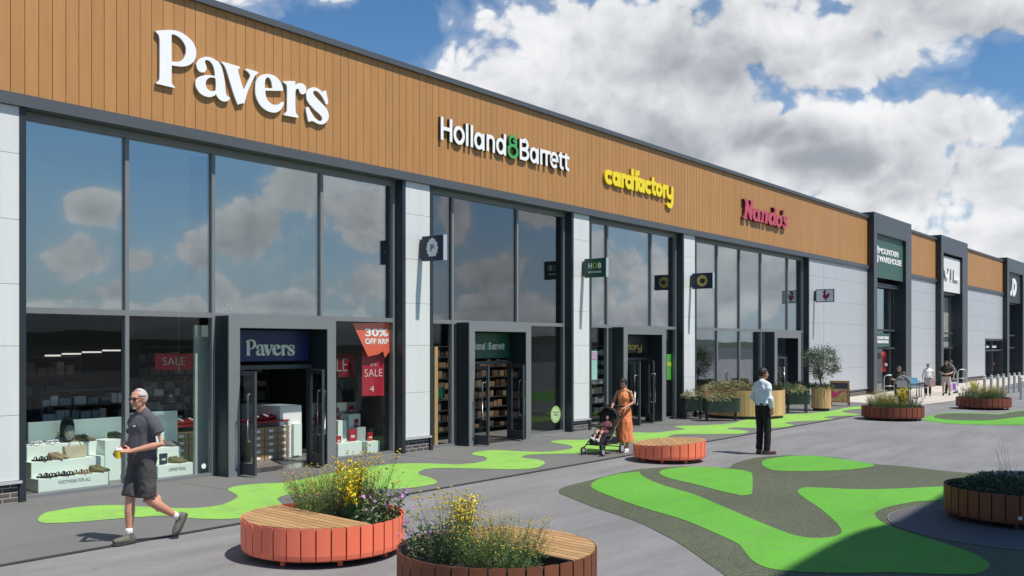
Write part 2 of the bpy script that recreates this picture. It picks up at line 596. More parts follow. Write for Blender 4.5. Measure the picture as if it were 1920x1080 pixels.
# tower frames: (outer left, outer right px on the front plane)
YT = YP - 0.31
T = []
for (l, r) in ((1639, 1709), (1765, 1814.5), (1889, 1934)):
    T.append((FX(l, YT), FX(r, YT)))
SEG = [(X_START, T[0][0]), (T[0][1], T[1][0]), (T[1][1], T[2][0]), (T[2][1], X_END)]
for (a, b) in SEG:
    backing(a, b, Z_BAND1, Z_COP)
    boards(a, b, Z_BAND1, Z_COP)
    mb = MB().box(a, b, YB, YP + 0.6, Z_COP, Z_TOP)
    mb.build("roof_coping", M_BAND, building)
    MB().box(a, b, YB, 0.03, Z_BAND0, Z_BAND1).build("fascia_band", M_BAND, building)
MB().box(X_START, X_END, YP + 0.62, 26, Z_TOP - 0.35, Z_TOP - 0.2).build("roof", mat("roof_membrane", (0.25, 0.25, 0.26), 0.9), building)
MB().box(X_START, X_END, 25.7, 26.05, 0, Z_TOP - 0.36).build("rear_wall", M_PANELG, building)
MB().box(X_START - 0.3, X_START - 0.002, YP, 26, 0, Z_TOP - 0.1).build("end_wall", M_PANELG, building)
MB().box(X_END + 0.002, X_END + 0.3, YP, 26, 0, Z_TOP - 0.1).build("end_wall", M_PANELG, building)

SEAMS = [0.33, 1.30, 2.33, 3.25, 4.21, 5.19, Z_BAND0]
def wall_panels(x0, x1, material=M_PANEL, cuts=(), name="wall_panel", sill=True):
    """cassette wall between x0 and x1, on a low brick plinth"""
    xs = [x0] + list(cuts) + [x1]
    mb = MB()
    for i in range(len(xs) - 1):
        for j in range(len(SEAMS) - 1):
            mb.box(xs[i] + (0.008 if i else 0), xs[i + 1] - (0.008 if i < len(xs) - 2 else 0), YP, YP + 0.05, SEAMS[j] + 0.003, SEAMS[j + 1] - 0.003)
    mb.box(x0, x1, YP + 0.054, 0.02, 0.34, Z_BAND0 - 0.005)
    o = mb.build(name, material, building)
    MB().box(x0 - 0.03, x1 + 0.03, YP - 0.04, YP + 0.052, 0.285, 0.325).build("wall_sill", M_PANELG, building)
    MB().box(x0 + 0.004, x1 - 0.004, YP + 0.03, 0.02, 0.0, 0.284).build("brick_plinth", M_BRICK, building)
    return o

def ring_frame(mb, x0, x1, z0, z1, w, y0, y1):
    mb.box(x0, x1, y0, y1, z0, z0 + w); mb.box(x0, x1, y0, y1, z1 - w, z1)
    mb.box(x0, x0 + w, y0, y1, z0 + w, z1 - w); mb.box(x1 - w, x1, y0, y1, z0 + w, z1 - w)

class Shop: pass
def shopfront(x0, x1, mull_px, portal, glass_up, glass_lo, n_label, rail=None):
    """curtain wall between x0 and x1. mull_px: columns of the mullions (upper row); portal: (front left, front right,
    jamb left, jamb right columns, top y, inner top y)"""
    s = Shop()
    zt = Z_BAND0 - 0.005
    mx = [FX(p, YG - 0.05) for p in mull_px]
    pl, pr, jl, jr, pt, it = portal
    YF = YG - 0.45
    s.p0, s.p1 = FX(pl, YF), FX(pr, YF)
    s.j0, s.j1 = FX(jl, YF), FX(jr, YF)
    s.zp, s.zi = FZ(pl, pt, YF), FZ(jl, it, YF)
    s.YF, s.YBK = YF, YG + 0.06
    fr = MB()
    y0, y1 = YG - 0.06, YG + 0.06
    fr.box(x0, x0 + 0.07, y0, y1, 0.0, zt)
    fr.box(x1 - 0.07, x1, y0, y1, 0.0, zt)
    fr.box(x0 + 0.07, x1 - 0.07, y0 + 0.003, y1, zt - 0.12, zt)
    zb = 0.055
    for (a, b) in ((x0 + 0.07, s.p0), (s.p1, x1 - 0.07)):
        if b - a > 0.06:
            fr.box(a, b, y0 + 0.003, y1, 0.0, zb)
    fr.box(x0 + 0.07, x1 - 0.07, y0 + 0.003, y1, Z_TRANS - 0.045, Z_TRANS + 0.045)
    for m in mx:
        low = Z_TRANS + 0.045 if s.p0 < m < s.p1 else zb
        fr.box(m - 0.035, m + 0.035, y0, y1 - 0.003, low, zt - 0.12)
    o = fr.build("window_frame", M_ANTHL, building)
    xs = [x0 + 0.035] + mx + [x1 - 0.035]
    for i in range(len(xs) - 1):
        a, b = xs[i] + 0.036, xs[i + 1] - 0.036
        MB().box(a, b, YG - 0.012, YG + 0.012, Z_TRANS + 0.046, zt - 0.121).build("window_pane", glass_up, o)
        la, lb = a, b
        if la < s.p1 and lb > s.p0:
            if la < s.p0 - 0.15: MB().box(la, s.p0 - 0.003, YG - 0.012, YG + 0.012, zb + 0.001, Z_TRANS - 0.046).build("window_pane", glass_lo, o)
            if lb > s.p1 + 0.15: MB().box(s.p1 + 0.003, lb, YG - 0.012, YG + 0.012, zb + 0.001, Z_TRANS - 0.046).build("window_pane", glass_lo, o)
        else:
            MB().box(la, lb, YG - 0.012, YG + 0.012, zb + 0.001, Z_TRANS - 0.046).build("window_pane", glass_lo, o)
    # dark returns of the neighbouring pillars
    for xa, xb in ((x0 - 0.10, x0 - 0.002), (x1 + 0.002, x1 + 0.10)):
        MB().box(xa, xb, YP - 0.012, 0.05, 0, Z_BAND0 - 0.004).build("dark_return", M_RETSHADE, building)
    # entrance portal: a grey metal box frame standing proud of the glass
    pm = MB()
    pm.box(s.p0, s.j0, YF, s.YBK, 0, s.zp - 0.0)
    pm.box(s.j1, s.p1, YF, s.YBK, 0, s.zp - 0.0)
    pm.box(s.j0 + 0.0005, s.j1 - 0.0005, YF + 0.002, s.YBK, s.zi, s.zp - 0.002)
    s.portal = pm.build("entrance_portal", [M_ANTHL], building)
    # dark sheets painting the shade of the recess and the unsunlit left face
    ln = MB()
    ln.box(s.p0 - 0.006, s.p0 - 0.001, YF + 0.03, YG - 0.065, 0, s.zp - 0.01)
    ln.box(s.j0 + 0.001, s.j0 + 0.006, YF + 0.02, s.YBK, 0, s.zi - 0.002)
    ln.box(s.j1 - 0.006, s.j1 - 0.001, YF + 0.02, s.YBK, 0, s.zi - 0.002)
    ln.box(s.j0 + 0.007, s.j1 - 0.007, YF + 0.02, s.YBK, s.zi - 0.008, s.zi - 0.002)
    ln.build("shaded_recess_sheet", M_RETSHADE, s.portal)
    return s

def doors(s, z_door, open_left=90, open_right=72, leaf=None):
    """pair of outward opening glazed leaves, bar handles, transom and threshold; sub-parts of the portal"""
    w = (s.j1 - s.j0) / 2 - 0.03 if leaf is None else leaf
    yb = s.YBK
    # head of the opening
    hd = MB().box(s.j0 + 0.008, s.j1 - 0.008, yb - 0.06, yb + 0.06, z_door + 0.01, z_door + 0.09)
    hd.box(s.j0 + 0.008, s.j0 + 0.05, yb - 0.05, yb + 0.06, 0, z_door + 0.01)
    hd.box(s.j1 - 0.05, s.j1 - 0.008, yb - 0.05, yb + 0.06, 0, z_door + 0.01)
    hd.build("door_frame", M_ANTH, s.portal)
    MB().box(s.j0 + 0.01, s.j1 - 0.01, yb - 0.5, yb + 0.06, 0.0, 0.012).build("threshold", M_STEEL, s.portal)
    for side in (0, 1):
        hx = s.j0 + 0.055 if side == 0 else s.j1 - 0.055
        ang = -R(open_left) if side == 0 else R(180) + R(open_right)
        fm = MB(); w_ = w
        t = 0.022
        zz = 0.03
        fm.box(0, 0.07, -t, t, zz, z_door); fm.box(w_ - 0.07, w_, -t, t, zz, z_door)
        fm.box(0.07, w_ - 0.07, -t, t, zz, zz + 0.2); fm.box(0.07, w_ - 0.07, -t, t, z_door - 0.08, z_door)
        lf = fm.build("door_leaf", M_ANTH, s.portal, loc=(hx, yb - 0.07, 0)); lf.rotation_euler = (0, 0, ang)
        gl = MB().box(0.07, w_ - 0.07, -0.006, 0.006, zz + 0.2, z_door - 0.08).build("door_glass", G_DOOR, s.portal, loc=(hx, yb - 0.07, 0)); gl.rotation_euler = (0, 0, ang)
        hb = MB()
        for sg in (-1, 1):
            y = sg * 0.075
            hb.tube([(w_ - 0.13, sg * t, 0.62), (w_ - 0.13, y, 0.64), (w_ - 0.13, y, 1.46), (w_ - 0.13, sg * t, 1.48)], 0.016, 8)
        hh = hb.build("door_handle", M_STEEL, s.portal, smooth=True, loc=(hx, yb - 0.07, 0)); hh.rotation_euler = (0, 0, ang)

# wall pillars and shops
Xw0 = FX(36, YP)
wall_panels(X_START, Xw0 - 0.0, M_PANEL, cuts=[Xw0 - 4.4, Xw0 - 2.2])
def pil(l, r): return FX(l, YP), FX(r, YP)
P1 = pil(760, 806); P2 = pil(1075, 1105); P3 = pil(1282, 1303); P4 = pil(1517, 1626)
for p in (P1, P2, P3): wall_panels(p[0], p[1])
wall_panels(P4[0], T[0][0] - 0.002, M_PANELG, cuts=[FX(1544.5, YP)])
g = 0.10
S1 = shopfront(Xw0 + g, P1[0] - g, (238, 400, 603), (429, 630, 450, 614, 591, 614.5), G_UPPER, G_LOWER, "a")
S2 = shopfront(P1[1] + g, P2[0] - g, (848.5, 970), (880, 996, 890.5, 986.6, 604, 621), G_DARK, G_LOWER, "b")
S3 = shopfront(P2[1] + g, P3[0] - g, (1139, 1221), (1169.6, 1249, 1177, 1242, 613, 626.6), G_UPPER, G_LOWER, "c")
S4 = shopfront(P3[1] + g, P4[0] - g, (1345, 1387, 1427, 1477), (1452.6, 1502.3, 1457.7, 1496.7, 622, 633.5), G_UPPER, G_UPPER, "d")
doors(S1, FZ(470, 694, S1.YBK), 92, 66, 0.86)
doors(S2, FZ(905, 684, S2.YBK), 92, 60, 0.84)
doors(S3, FZ(1190, 676, S3.YBK), 92, 40, 0.84)
doors(S4, FZ(1470, 668, S4.YBK), 20, 0)

# interiors: floor, rear wall, side walls, ceiling per shop
def room(x0, x1, depth, m_wall, m_ceil, zc, m_up=None, zup=None, yup=2.2):
    MB().box(x0, x1, YG + 0.07, depth, -0.05, 0.008).build("interior_floor", M_FLOORI, building)
    w = MB().box(x0, x1, depth, depth + 0.1, 0.01, zc).box(x0 - 0.001, x0 + 0.05, YG + 0.08, depth - 0.001, 0.01, zc).box(x1 - 0.05, x1 + 0.001, YG + 0.08, depth - 0.001, 0.01, zc)
    w.build("interior_wall", m_wall, building)
    MB().box(x0 + 0.051, x1 - 0.051, YG + 0.08, depth - 0.001, zc - 0.06, zc - 0.002).build("interior_ceiling", m_ceil, building)
    if m_up is not None:
        MB().box(x0 + 0.052, x1 - 0.052, yup, yup + 0.08, zup, zc - 0.062).build("interior_bulkhead", m_up, building)
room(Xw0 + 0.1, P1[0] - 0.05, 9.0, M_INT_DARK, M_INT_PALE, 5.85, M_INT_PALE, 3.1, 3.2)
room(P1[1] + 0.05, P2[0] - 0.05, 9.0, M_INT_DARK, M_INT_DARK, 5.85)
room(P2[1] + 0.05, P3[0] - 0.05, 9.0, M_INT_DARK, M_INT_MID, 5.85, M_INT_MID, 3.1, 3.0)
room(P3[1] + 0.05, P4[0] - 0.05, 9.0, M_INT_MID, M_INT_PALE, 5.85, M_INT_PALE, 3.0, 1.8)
MB().box(FX(372, .45), FX(396, .45), .45, .75, 3.1, 5.78).build("interior_column", mat("navy_column", (0.035, 0.06, 0.17), 0.6), building)
MB().box(FX(540, 1.2), FX(545, 1.2), 1.2, 1.28, 3.1, 5.78).build("interior_column", M_INT_MID, building)
# pale lintel lining above the first shop's lower windows
MB().box(Xw0 + 0.16, P1[0] - 0.11, 0.6, 3.19, 2.98, 3.09).build("suspended_ceiling", M_INT_MID, building)

# towers
def tower(t, nxt, panel_bot, open_px, lintel=0.0):
    x0, x1 = t
    zt = Z_TOP + 0.16
    a, b = open_px
    ox0, ox1 = FX(a, YT), FX(b, YT)
    zi = zt - 0.95
    mb = MB()
    mb.box(x0, ox0, YT, 0.3, 0, zt); mb.box(ox1, x1, YT, 0.3, 0, zt)
    mb.box(ox0 + 0.0005, ox1 - 0.0005, YT + 0.002, 0.3, zi, zt - 0.002)
    o = mb.build("tower_frame", M_BAND, building)
    MB().box(x0 - 0.007, x0 - 0.0015, YT + 0.03, YP - 0.002, 0, zt - 0.02).build("shaded_return_sheet", M_RETSHADE, building)  # near-black sheet: shade of the unsunlit left side put into the colour
    MB().box(ox1 - 0.007, ox1 - 0.0015, YT + 0.03, 0.25, 0, zi - 0.01).build("shaded_reveal_sheet", M_RETSHADE, building)  # near-black sheet: shade of the reveal painted as colour
    return o, ox0, ox1, zi
M_GREEN = mat("dark_green_sign", (0.045, 0.11, 0.082), 0.5)
M_WSIGN = mat("white_sign_board", (0.72, 0.71, 0.68), 0.5)
M_BLACK = mat("black_sign_board", (0.022, 0.022, 0.026), 0.45)
TW = []
for i, (t, op) in enumerate(zip(T, ((1645, 1699), (1769.5, 1805), (1892.5, 1918)))):
    TW.append(tower(t, None, 0, op))
# grey walls between the towers
wall_panels(T[0][1] + 0.002, T[1][0] - 0.002, M_PANELG)
XW5 = FX(1847, YP)
wall_panels(T[1][1] + 0.002, XW5, M_PANELG, cuts=[FX(1844, YP) - 3.2])
# panel above the small side window
mbx = MB()
for j in range(2, len(SEAMS) - 1):
    mbx.box(XW5 + 0.012, T[2][0] - 0.004, YP, YP + 0.05, max(SEAMS[j], 2.75) + 0.003, SEAMS[j + 1] - 0.003) if SEAMS[j + 1] > 2.8 else None
mbx.build("wall_panel", M_PANELG, building)
wf = MB(); ring_frame(wf, XW5 + 0.012, T[2][0] - 0.006, 0.02, 2.74, 0.12, YP - 0.02, 0.1)
wf.box(XW5 + 2.2, XW5 + 2.3, YP + 0.02, 0.1, 0.14, 2.62); wf.box(XW5 + 0.14, T[2][0] - 0.13, YP + 0.03, 0.09, 1.9, 2.0)
wfo = wf.build("window_frame", M_ANTH, building)
MB().box(XW5 + 0.132, T[2][0] - 0.126, -0.02, 0.0, 0.14, 2.62).build("window_pane", G_LOWER, wfo)
wall_panels(T[2][1] + 0.002, X_END, M_PANELG)
room(T[0][0] + 0.2, X_END - 1, 8.0, M_INT_DARK, M_INT_MID, 5.8)

def tower_glazing(tw, xs_px, zs, pane_mats, sign_z, boardmat):
    o, x0, x1, zi = tw
    yg = 0.02
    fr = MB()
    zb = sign_z[0] - 0.22
    fr.box(x0, x1, YT + 0.36, yg + 0.1, zb, sign_z[0] - 0.02)
    xs = [FX(p, yg) for p in xs_px]
    for x in xs: fr.box(x - 0.04, x + 0.04, yg - 0.06, yg + 0.06, 0, zb - 0.001)
    for z in zs: fr.box(x0 + 0.001, x1 - 0.001, yg - 0.057, yg + 0.06, z - 0.05, z + 0.05)
    f = fr.build("window_frame", M_ANTH, building)
    ex = [x0 + 0.001] + [x for x in xs if x0 < x < x1] + [x1 - 0.001]
    ez = [0.0] + list(zs) + [zb]
    for i in range(len(ex) - 1):
        for j in range(len(ez) - 1):
            MB().box(ex[i] + 0.042, ex[i + 1] - 0.042, yg - 0.01, yg + 0.01, ez[j] + 0.052, ez[j + 1] - 0.052).build("window_pane", pane_mats[j], f)
M_BLIND = mat("cream_blind", (0.74, 0.72, 0.66), 0.7, var=0.04)
ys = 0.0
tower_glazing(TW[0], (1667, 1684), (FZ(1650, 653, 0.02), FZ(1650, 619, 0.02)), (G_LOWER, G_LOWER, G_UPPER), (FZ(1650, 530, YT + .4), 0), None)
tower_glazing(TW[1], (1780.5, 1792.5), (FZ(1775, 652, 0.02), FZ(1775, 625, 0.02)), (G_LOWER, G_LOWER, G_LOWER), (FZ(1775, 546, YT + .4), 0), None)
tower_glazing(TW[2], (1903, 1914), (FZ(1895, 652, 0.02), FZ(1895, 629, 0.02)), (G_LOWER, G_LOWER, G_LOWER), (FZ(1895, 565, YT + .4), 0), None)
# cream blinds behind the second tower's upper glass
MB().box(TW[1][1] + 0.05, FX(1793, 0.3), 0.22, 0.25, FZ(1775, 651, 0.22), FZ(1775, 546, YT + .4) - 0.3).build("window_blind", M_BLIND, building)

# ------------------------------------------------------------------ ground
def ground_material(name, c1, c2, streak, speck, rough=0.8, grain=130, wear=0.0):
    m = bpy.data.materials.new(name); m.use_nodes = True
    N, L = m.node_tree.nodes, m.node_tree.links
    b = N['Principled BSDF']; b.inputs['Roughness'].default_value = rough
    tc = N.new('ShaderNodeTexCoord')
    mp = N.new('ShaderNodeMapping'); mp.inputs['Rotation'].default_value = (0, 0, R(52)); mp.inputs['Scale'].default_value = (0.32, 1.7, 1)
    L.new(tc.outputs['Object'], mp.inputs[0])
    def no(vec, sc, det, ro=0.6):
        n = N.new('ShaderNodeTexNoise'); n.inputs['Scale'].default_value = sc; n.inputs['Detail'].default_value = det; n.inputs['Roughness'].default_value = ro
        L.new(vec, n.inputs['Vector']); return n.outputs['Fac']
    def mrange(v, a, b_, lo, hi):
        n = N.new('ShaderNodeMapRange'); L.new(v, n.inputs[0])
        for i, q in zip((1, 2, 3, 4), (a, b_, lo, hi)): n.inputs[i].default_value = q
        return n.outputs[0]
    def mul(a, b_):
        n = N.new('ShaderNodeMath'); n.operation = 'MULTIPLY'; L.new(a, n.inputs[0]); L.new(b_, n.inputs[1]); return n.outputs[0]
    big = no(tc.outputs['Object'], 0.35, 4)
    st = no(mp.outputs[0], 1.1, 6, 0.62)
    sp = no(tc.outputs['Object'], grain, 2)
    mx = N.new('ShaderNodeMix'); mx.data_type = 'RGBA'
    L.new(mrange(big, 0.3, 0.7, 0, 1), mx.inputs[0]); mx.inputs[6].default_value = (*c1, 1); mx.inputs[7].default_value = (*c2, 1)
    base = mx.outputs[2]
    if wear:
        wm_ = N.new('ShaderNodeMix'); wm_.data_type = 'RGBA'
        L.new(mrange(no(tc.outputs['Object'], 2.6, 9, 0.78), 0.50, 0.68, 0.0, wear), wm_.inputs[0])
        L.new(base, wm_.inputs[6]); wm_.inputs[7].default_value = (0.15, 0.16, 0.12, 1); base = wm_.outputs[2]
    hs = N.new('ShaderNodeHueSaturation'); L.new(base, hs.inputs['Color'])
    stain = no(tc.outputs['Object'], 1.4, 5, 0.7)
    v0 = mul(mrange(stain, 0.52, 0.78, 1.0, 0.86), mrange(no(tc.outputs['Object'], 9.0, 4, 0.7), 0.3, 0.75, 0.95, 1.05))
    vo = N.new('ShaderNodeTexVoronoi'); vo.inputs['Scale'].default_value = 2.3; L.new(tc.outputs['Object'], vo.inputs['Vector'])
    vo2 = N.new('ShaderNodeTexVoronoi'); vo2.inputs['Scale'].default_value = 0.9; L.new(tc.outputs['Object'], vo2.inputs['Vector'])
    v0 = mul(v0, mul(mrange(vo.outputs['Distance'], 0.035, 0.06, 0.80, 1.0), mrange(vo2.outputs['Distance'], 0.03, 0.05, 0.72, 1.0)))
    v = mul(v0, mrange(st, 0.3, 0.75, 1 - streak, 1 + streak)) if True else None
    v = mul(v, mrange(sp, 0.3, 0.7, 1 - speck, 1 + speck))
    v_old = mul(mrange(st, 0.3, 0.75, 1 - streak, 1 + streak), mrange(sp, 0.3, 0.7, 1 - speck, 1 + speck))
    L.new(v, hs.inputs['Value']); L.new(hs.outputs[0], b.inputs['Base Color'])
    bp = N.new('ShaderNodeBump'); bp.inputs['Strength'].default_value = 0.25; bp.inputs['Distance'].default_value = 0.006
    L.new(sp, bp.inputs['Height']); L.new(bp.outputs[0], b.inputs['Normal'])
    return m
M_PLAZA = ground_material("plaza_paving", (0.186, 0.184, 0.183), (0.222, 0.220, 0.217), 0.20, 0.14)
M_WALK = ground_material("walkway_paving", (0.126, 0.127, 0.121), (0.152, 0.152, 0.144), 0.10, 0.16)
M_LIME = ground_material("lime_surfacing", (0.205, 0.43, 0.062), (0.245, 0.485, 0.082), 0.07, 0.14, 0.8, 90, 0.50)
M_BGREEN = ground_material("green_rubber", (0.088, 0.315, 0.020), (0.112, 0.365, 0.031), 0.09, 0.34, 0.9, 60, 0.36)
M_OLIVE = ground_material("olive_rubber", (0.072, 0.083, 0.047), (0.090, 0.102, 0.060), 0.08, 0.70, 0.9, 55)
M_PALE = ground_material("pale_paving", (0.46, 0.42, 0.36), (0.54, 0.50, 0.43), 0.10, 0.08)
M_ASPH = ground_material("asphalt", (0.05, 0.05, 0.052), (0.065, 0.065, 0.066), 0.1, 0.2)

def sheet(name, pts, z, m, th=0.0):
    mb = MB()
    mb.poly([(p[0], p[1], z) for p in pts])
    o = mb.build(name, m)
    for poly in o.data.polygons:
        pass
    # make sure it faces up
    me = o.data
    if me.polygons[0].normal.z < 0: me.flip_normals()
    bm = bmesh.new(); bm.from_mesh(me); bmesh.ops.triangulate(bm, faces=bm.faces); bm.to_mesh(me); bm.free()
    tag(o, kind='structure')
    return o
def gpts(px, closed=True, sub=4):
    w = [G(x, y) for x, y in px]
    return [(v.x, v.y) for v in smooth_ring([(p.x, p.y) for p in w], closed, sub, 75)]

Y_DRAIN = -4.25
sheet("ground", [(-700, -700), (700, -700), (700, 700), (-700, 700)], -0.012, M_PLAZA)
sheet("walkway", [(-40, Y_DRAIN), (160, Y_DRAIN), (160, 0.05), (-40, 0.05)], 0.0, M_WALK)
sheet("car_park", [(-300, -300), (400, -300), (400, -44), (-300, -44)], -0.004, M_ASPH)
# slot drain between plaza and walkway
dr = MB().box(-40, 64, Y_DRAIN - 0.035, Y_DRAIN + 0.035, -0.011, 0.003)
tag(dr.build("drainage_channel", mat("drain_slot", (0.03, 0.03, 0.032), 0.6)), kind='structure')
jt = MB()
for x in (4.2, 9.4, 14.6, 19.8, 25.0, 32.0, 39.0, 46.0):
    jt.box(x, x + 0.012, Y_DRAIN + 0.05, -0.3, 0.0, 0.0025)
tag(jt.build("paving_joint", mat("joint", (0.07, 0.07, 0.07), 0.9)), kind='structure')

lime = [(71, 974), (85, 962), (100, 959), (150, 951), (210, 947.5), (260, 950), (320, 953), (370, 953), (415, 947), (441, 936), (445, 930), (436, 924), (428, 920), (432, 915), (450, 911), (490, 907), (535, 905), (600, 892), (660, 880), (709, 873.5), (739, 870), (795, 869), (851, 871), (890, 868.5), (912, 863), (908, 857), (888, 853.5), (885, 850), (900, 846.5), (926, 844), (982, 847), (1030, 847), (1066, 842.5), (1074, 838.5), (1062, 834), (1038, 830.5), (1034, 827.5), (1060, 825), (1101, 824.5), (1140, 818), (1184, 811.3), (1224, 811.5), (1262, 808), (1284, 805), (1272, 802), (1265, 800), (1275, 798.5), (1312, 798), (1370, 794),
        (1400, 787), (1447, 783.5), (1470, 778), (1516, 775), (1560, 770.5), (1591, 764), (1613, 762), (1640, 760.5), (1640, 764), (1612, 767), (1585, 769.5), (1580, 773), (1616, 778.6), (1565, 780.5), (1545, 783), (1563, 786), (1536, 788.5), (1494, 790.5), (1470, 793.5), (1488, 797), (1469, 801.5), (1416, 802.5), (1375, 802), (1365, 804.5), (1398, 808), (1402, 811.5), (1375, 814), (1280, 814.5), (1257, 817), (1254, 820.5), (1261, 824), (1240, 828), (1184, 830), (1174, 836), (1172, 841), (1150, 846), (1091, 850.5), (1057, 851), (1005, 852.5), (982, 855), (982, 859), (1008, 862), (1022, 868), (1006, 877.5), (964, 880.5), (907, 879.5), (832, 878), (799, 880), (785, 886), (789, 891), (806, 896), (819, 902.5), (814, 908), (780, 914), (740, 917.5), (640, 920), (551, 927), (526, 932), (520, 938), (528, 945), (520, 955), (495, 966), (454, 972), (420, 974), (400, 974), (360, 972.5), (320, 968), (280, 969), (225, 972.5), (150, 979), (85, 981.5)]
sheet("green_path", gpts(lime, True, 3), 0.006, M_LIME)
olive = [(1048, 922), (1057.5, 912.5), (1109, 899), (1156, 887), (1198, 879), (1254, 875), (1301, 874), (1345, 876), (1368, 875.5), (1376, 869), (1409, 859), (1442, 855), (1489, 853), (1559, 856), (1629, 868), (1700, 874), (1770, 882), (1817, 886), (1900, 893), (2010, 905), (2150, 930), (2300, 970), (2300, 1040), (2150, 1120), (1950, 1100), (1906, 1060), (1840, 1034), (1770, 1016), (1723, 999), (1699, 986), (1699, 974), (1723, 961), (1795, 950),
         (1960, 945), (2080, 960), (2120, 1000), (2030, 1060), (1930, 1066), (1960, 1150), (1900, 1260), (1700, 1290), (1500, 1200), (1362, 1080), (1325, 1053), (1278, 1020), (1231, 994.5), (1184, 973), (1114, 950), (1067, 931)]
olive = [(1048, 922), (1057.5, 912.5), (1109, 899), (1156, 887), (1198, 879), (1254, 875), (1301, 874), (1345, 876), (1368, 875.5), (1376, 869), (1409, 859), (1442, 855), (1489, 853), (1559, 856), (1629, 868), (1700, 874), (1770, 882), (1817, 886), (1900, 893), (2010, 905), (2150, 930), (2300, 970), (2330, 1040), (2300, 1130), (2150, 1240), (1900, 1290), (1700, 1290), (1500, 1200), (1362, 1080), (1325, 1053), (1278, 1020), (1231, 994.5), (1184, 973), (1114, 950), (1067, 931)]
sheet("play_surface", gpts(olive), -0.006, M_OLIVE)
g1 = [(1109, 908), (1123, 898), (1156, 889), (1198, 883.5), (1207.5, 894), (1245, 910), (1301, 926.6), (1348, 946), (1418.5, 976), (1465, 994.6), (1498, 1005), (1536, 1008.6), (1568.5, 1004), (1578, 996), (1568.5, 980.5), (1540, 955), (1512, 936), (1496, 923), (1503, 915), (1526, 913.5), (1606, 917), (1676, 916), (1770, 911.6), (1850, 908), (1860, 930), (1770, 937), (1714, 940.6), (1667, 950), (1643.5, 959), (1641, 966), (1653, 978), (1686, 992), (1747, 1011), (1817, 1034), (1850, 1051), (1854.5, 1062.5), (1836, 1074), (1793.6, 1076.6), (1676, 1073), (1582.6, 1074), (1489, 1071), (1442, 1065), (1418.5, 1055.5), (1404, 1044), (1390, 1025), (1376, 1015), (1325, 992), (1278, 973), (1207.5, 952), (1146.6, 931), (1114, 917)]
sheet("play_surface_green", gpts(g1), -0.001, M_BGREEN)
g2 = [(1236.6, 887), (1245, 880), (1282.5, 875.5), (1325, 874.8), (1371.6, 879), (1402, 883.5), (1410.5, 890), (1410.5, 919.5), (1407, 926.6), (1390, 929), (1348, 919.5), (1301, 907), (1254, 896)]
sheet("play_surface_green", gpts(g2), -0.001, M_BGREEN)
g3 = [(1429, 870), (1437, 861), (1489, 854.5), (1536, 855), (1582.6, 861), (1639, 871), (1606, 879), (1536, 883), (1465, 882.5), (1442, 879)]
sheet("play_surface_green", gpts(g3), -0.001, M_BGREEN)
# grey disc under the dark planter with its pale edge line
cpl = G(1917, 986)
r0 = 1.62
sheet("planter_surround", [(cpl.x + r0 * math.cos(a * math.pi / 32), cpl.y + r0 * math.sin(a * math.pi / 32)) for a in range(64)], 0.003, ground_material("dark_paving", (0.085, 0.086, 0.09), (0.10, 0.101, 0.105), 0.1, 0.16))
lm = MB()
lm.lathe([(r0 - 0.0, 0.0), (r0 - 0.0, 0.006), (r0 + 0.009, 0.006), (r0 + 0.009, 0.0)], (cpl.x, cpl.y, 0), 64, closed=True)
tag(lm.build("edge_strip", mat("pale_edge", (0.24, 0.24, 0.235), 0.7)), kind='structure')
gr = [(1733, 785), (1740, 780), (1751, 778), (1772, 774), (1813, 773.5), (1875, 775.5), (1895, 771.5), (1930, 768), (2050, 766), (2100, 785), (2000, 797), (1920, 796.5), (1849, 796), (1789, 794.5), (1740.7, 789)]
sheet("play_surface_green", gpts(gr), -0.006, M_BGREEN)
ol2 = [(1751, 780), (1772, 775.5), (1813, 775), (1875, 777), (1895, 773), (1930, 770), (2040, 769), (2060, 776), (1960, 779), (1920, 780.5), (1861, 787), (1813, 788), (1765, 785)]
sheet("play_surface", gpts(ol2), -0.001, M_OLIVE)
pale = [G(1540, 751.3), G(1591, 754.3), G(1668, 757.8), G(1731, 759.2), G(1765, 755), G(1789, 751.6), G(1830, 740), G(1890, 722), G(1990, 700)]
far = Vector((150, -20, 0))
sheet("pale_paving", [(p.x, p.y) for p in pale] + [(150, -14), (150, -0.28), (G(1540, 751.3).x, -0.28)], 0.009, M_PALE)
# ------------------------------------------------------------------ lettering
M_YELLOW = mat("yellow_lettering", (0.86, 0.66, 0.015), 0.4)
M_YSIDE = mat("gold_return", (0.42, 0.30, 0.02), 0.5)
M_REDL = mat("crimson_lettering", (0.50, 0.062, 0.095), 0.4)
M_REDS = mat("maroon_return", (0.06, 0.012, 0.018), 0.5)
M_GREENL = mat("leaf_green_lettering", (0.06, 0.36, 0.09), 0.4)
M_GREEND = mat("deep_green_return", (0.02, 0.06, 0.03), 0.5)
M_NAVY = mat("navy_board", (0.012, 0.02, 0.055), 0.4)
M_NAVYD = mat("royal_navy_board", (0.010, 0.018, 0.10), 0.4)
M_BRITISH = mat("bottle_green_board", (0.012, 0.075, 0.045), 0.4)
M_ALU = mat("aluminium_edge", (0.60, 0.61, 0.62), 0.35, metal=0.6)
M_SILVER = mat("silver_lettering", (0.66, 0.66, 0.62), 0.4)
M_EMBLEM = mat("pale_emblem", (0.75, 0.78, 0.80), 0.5)

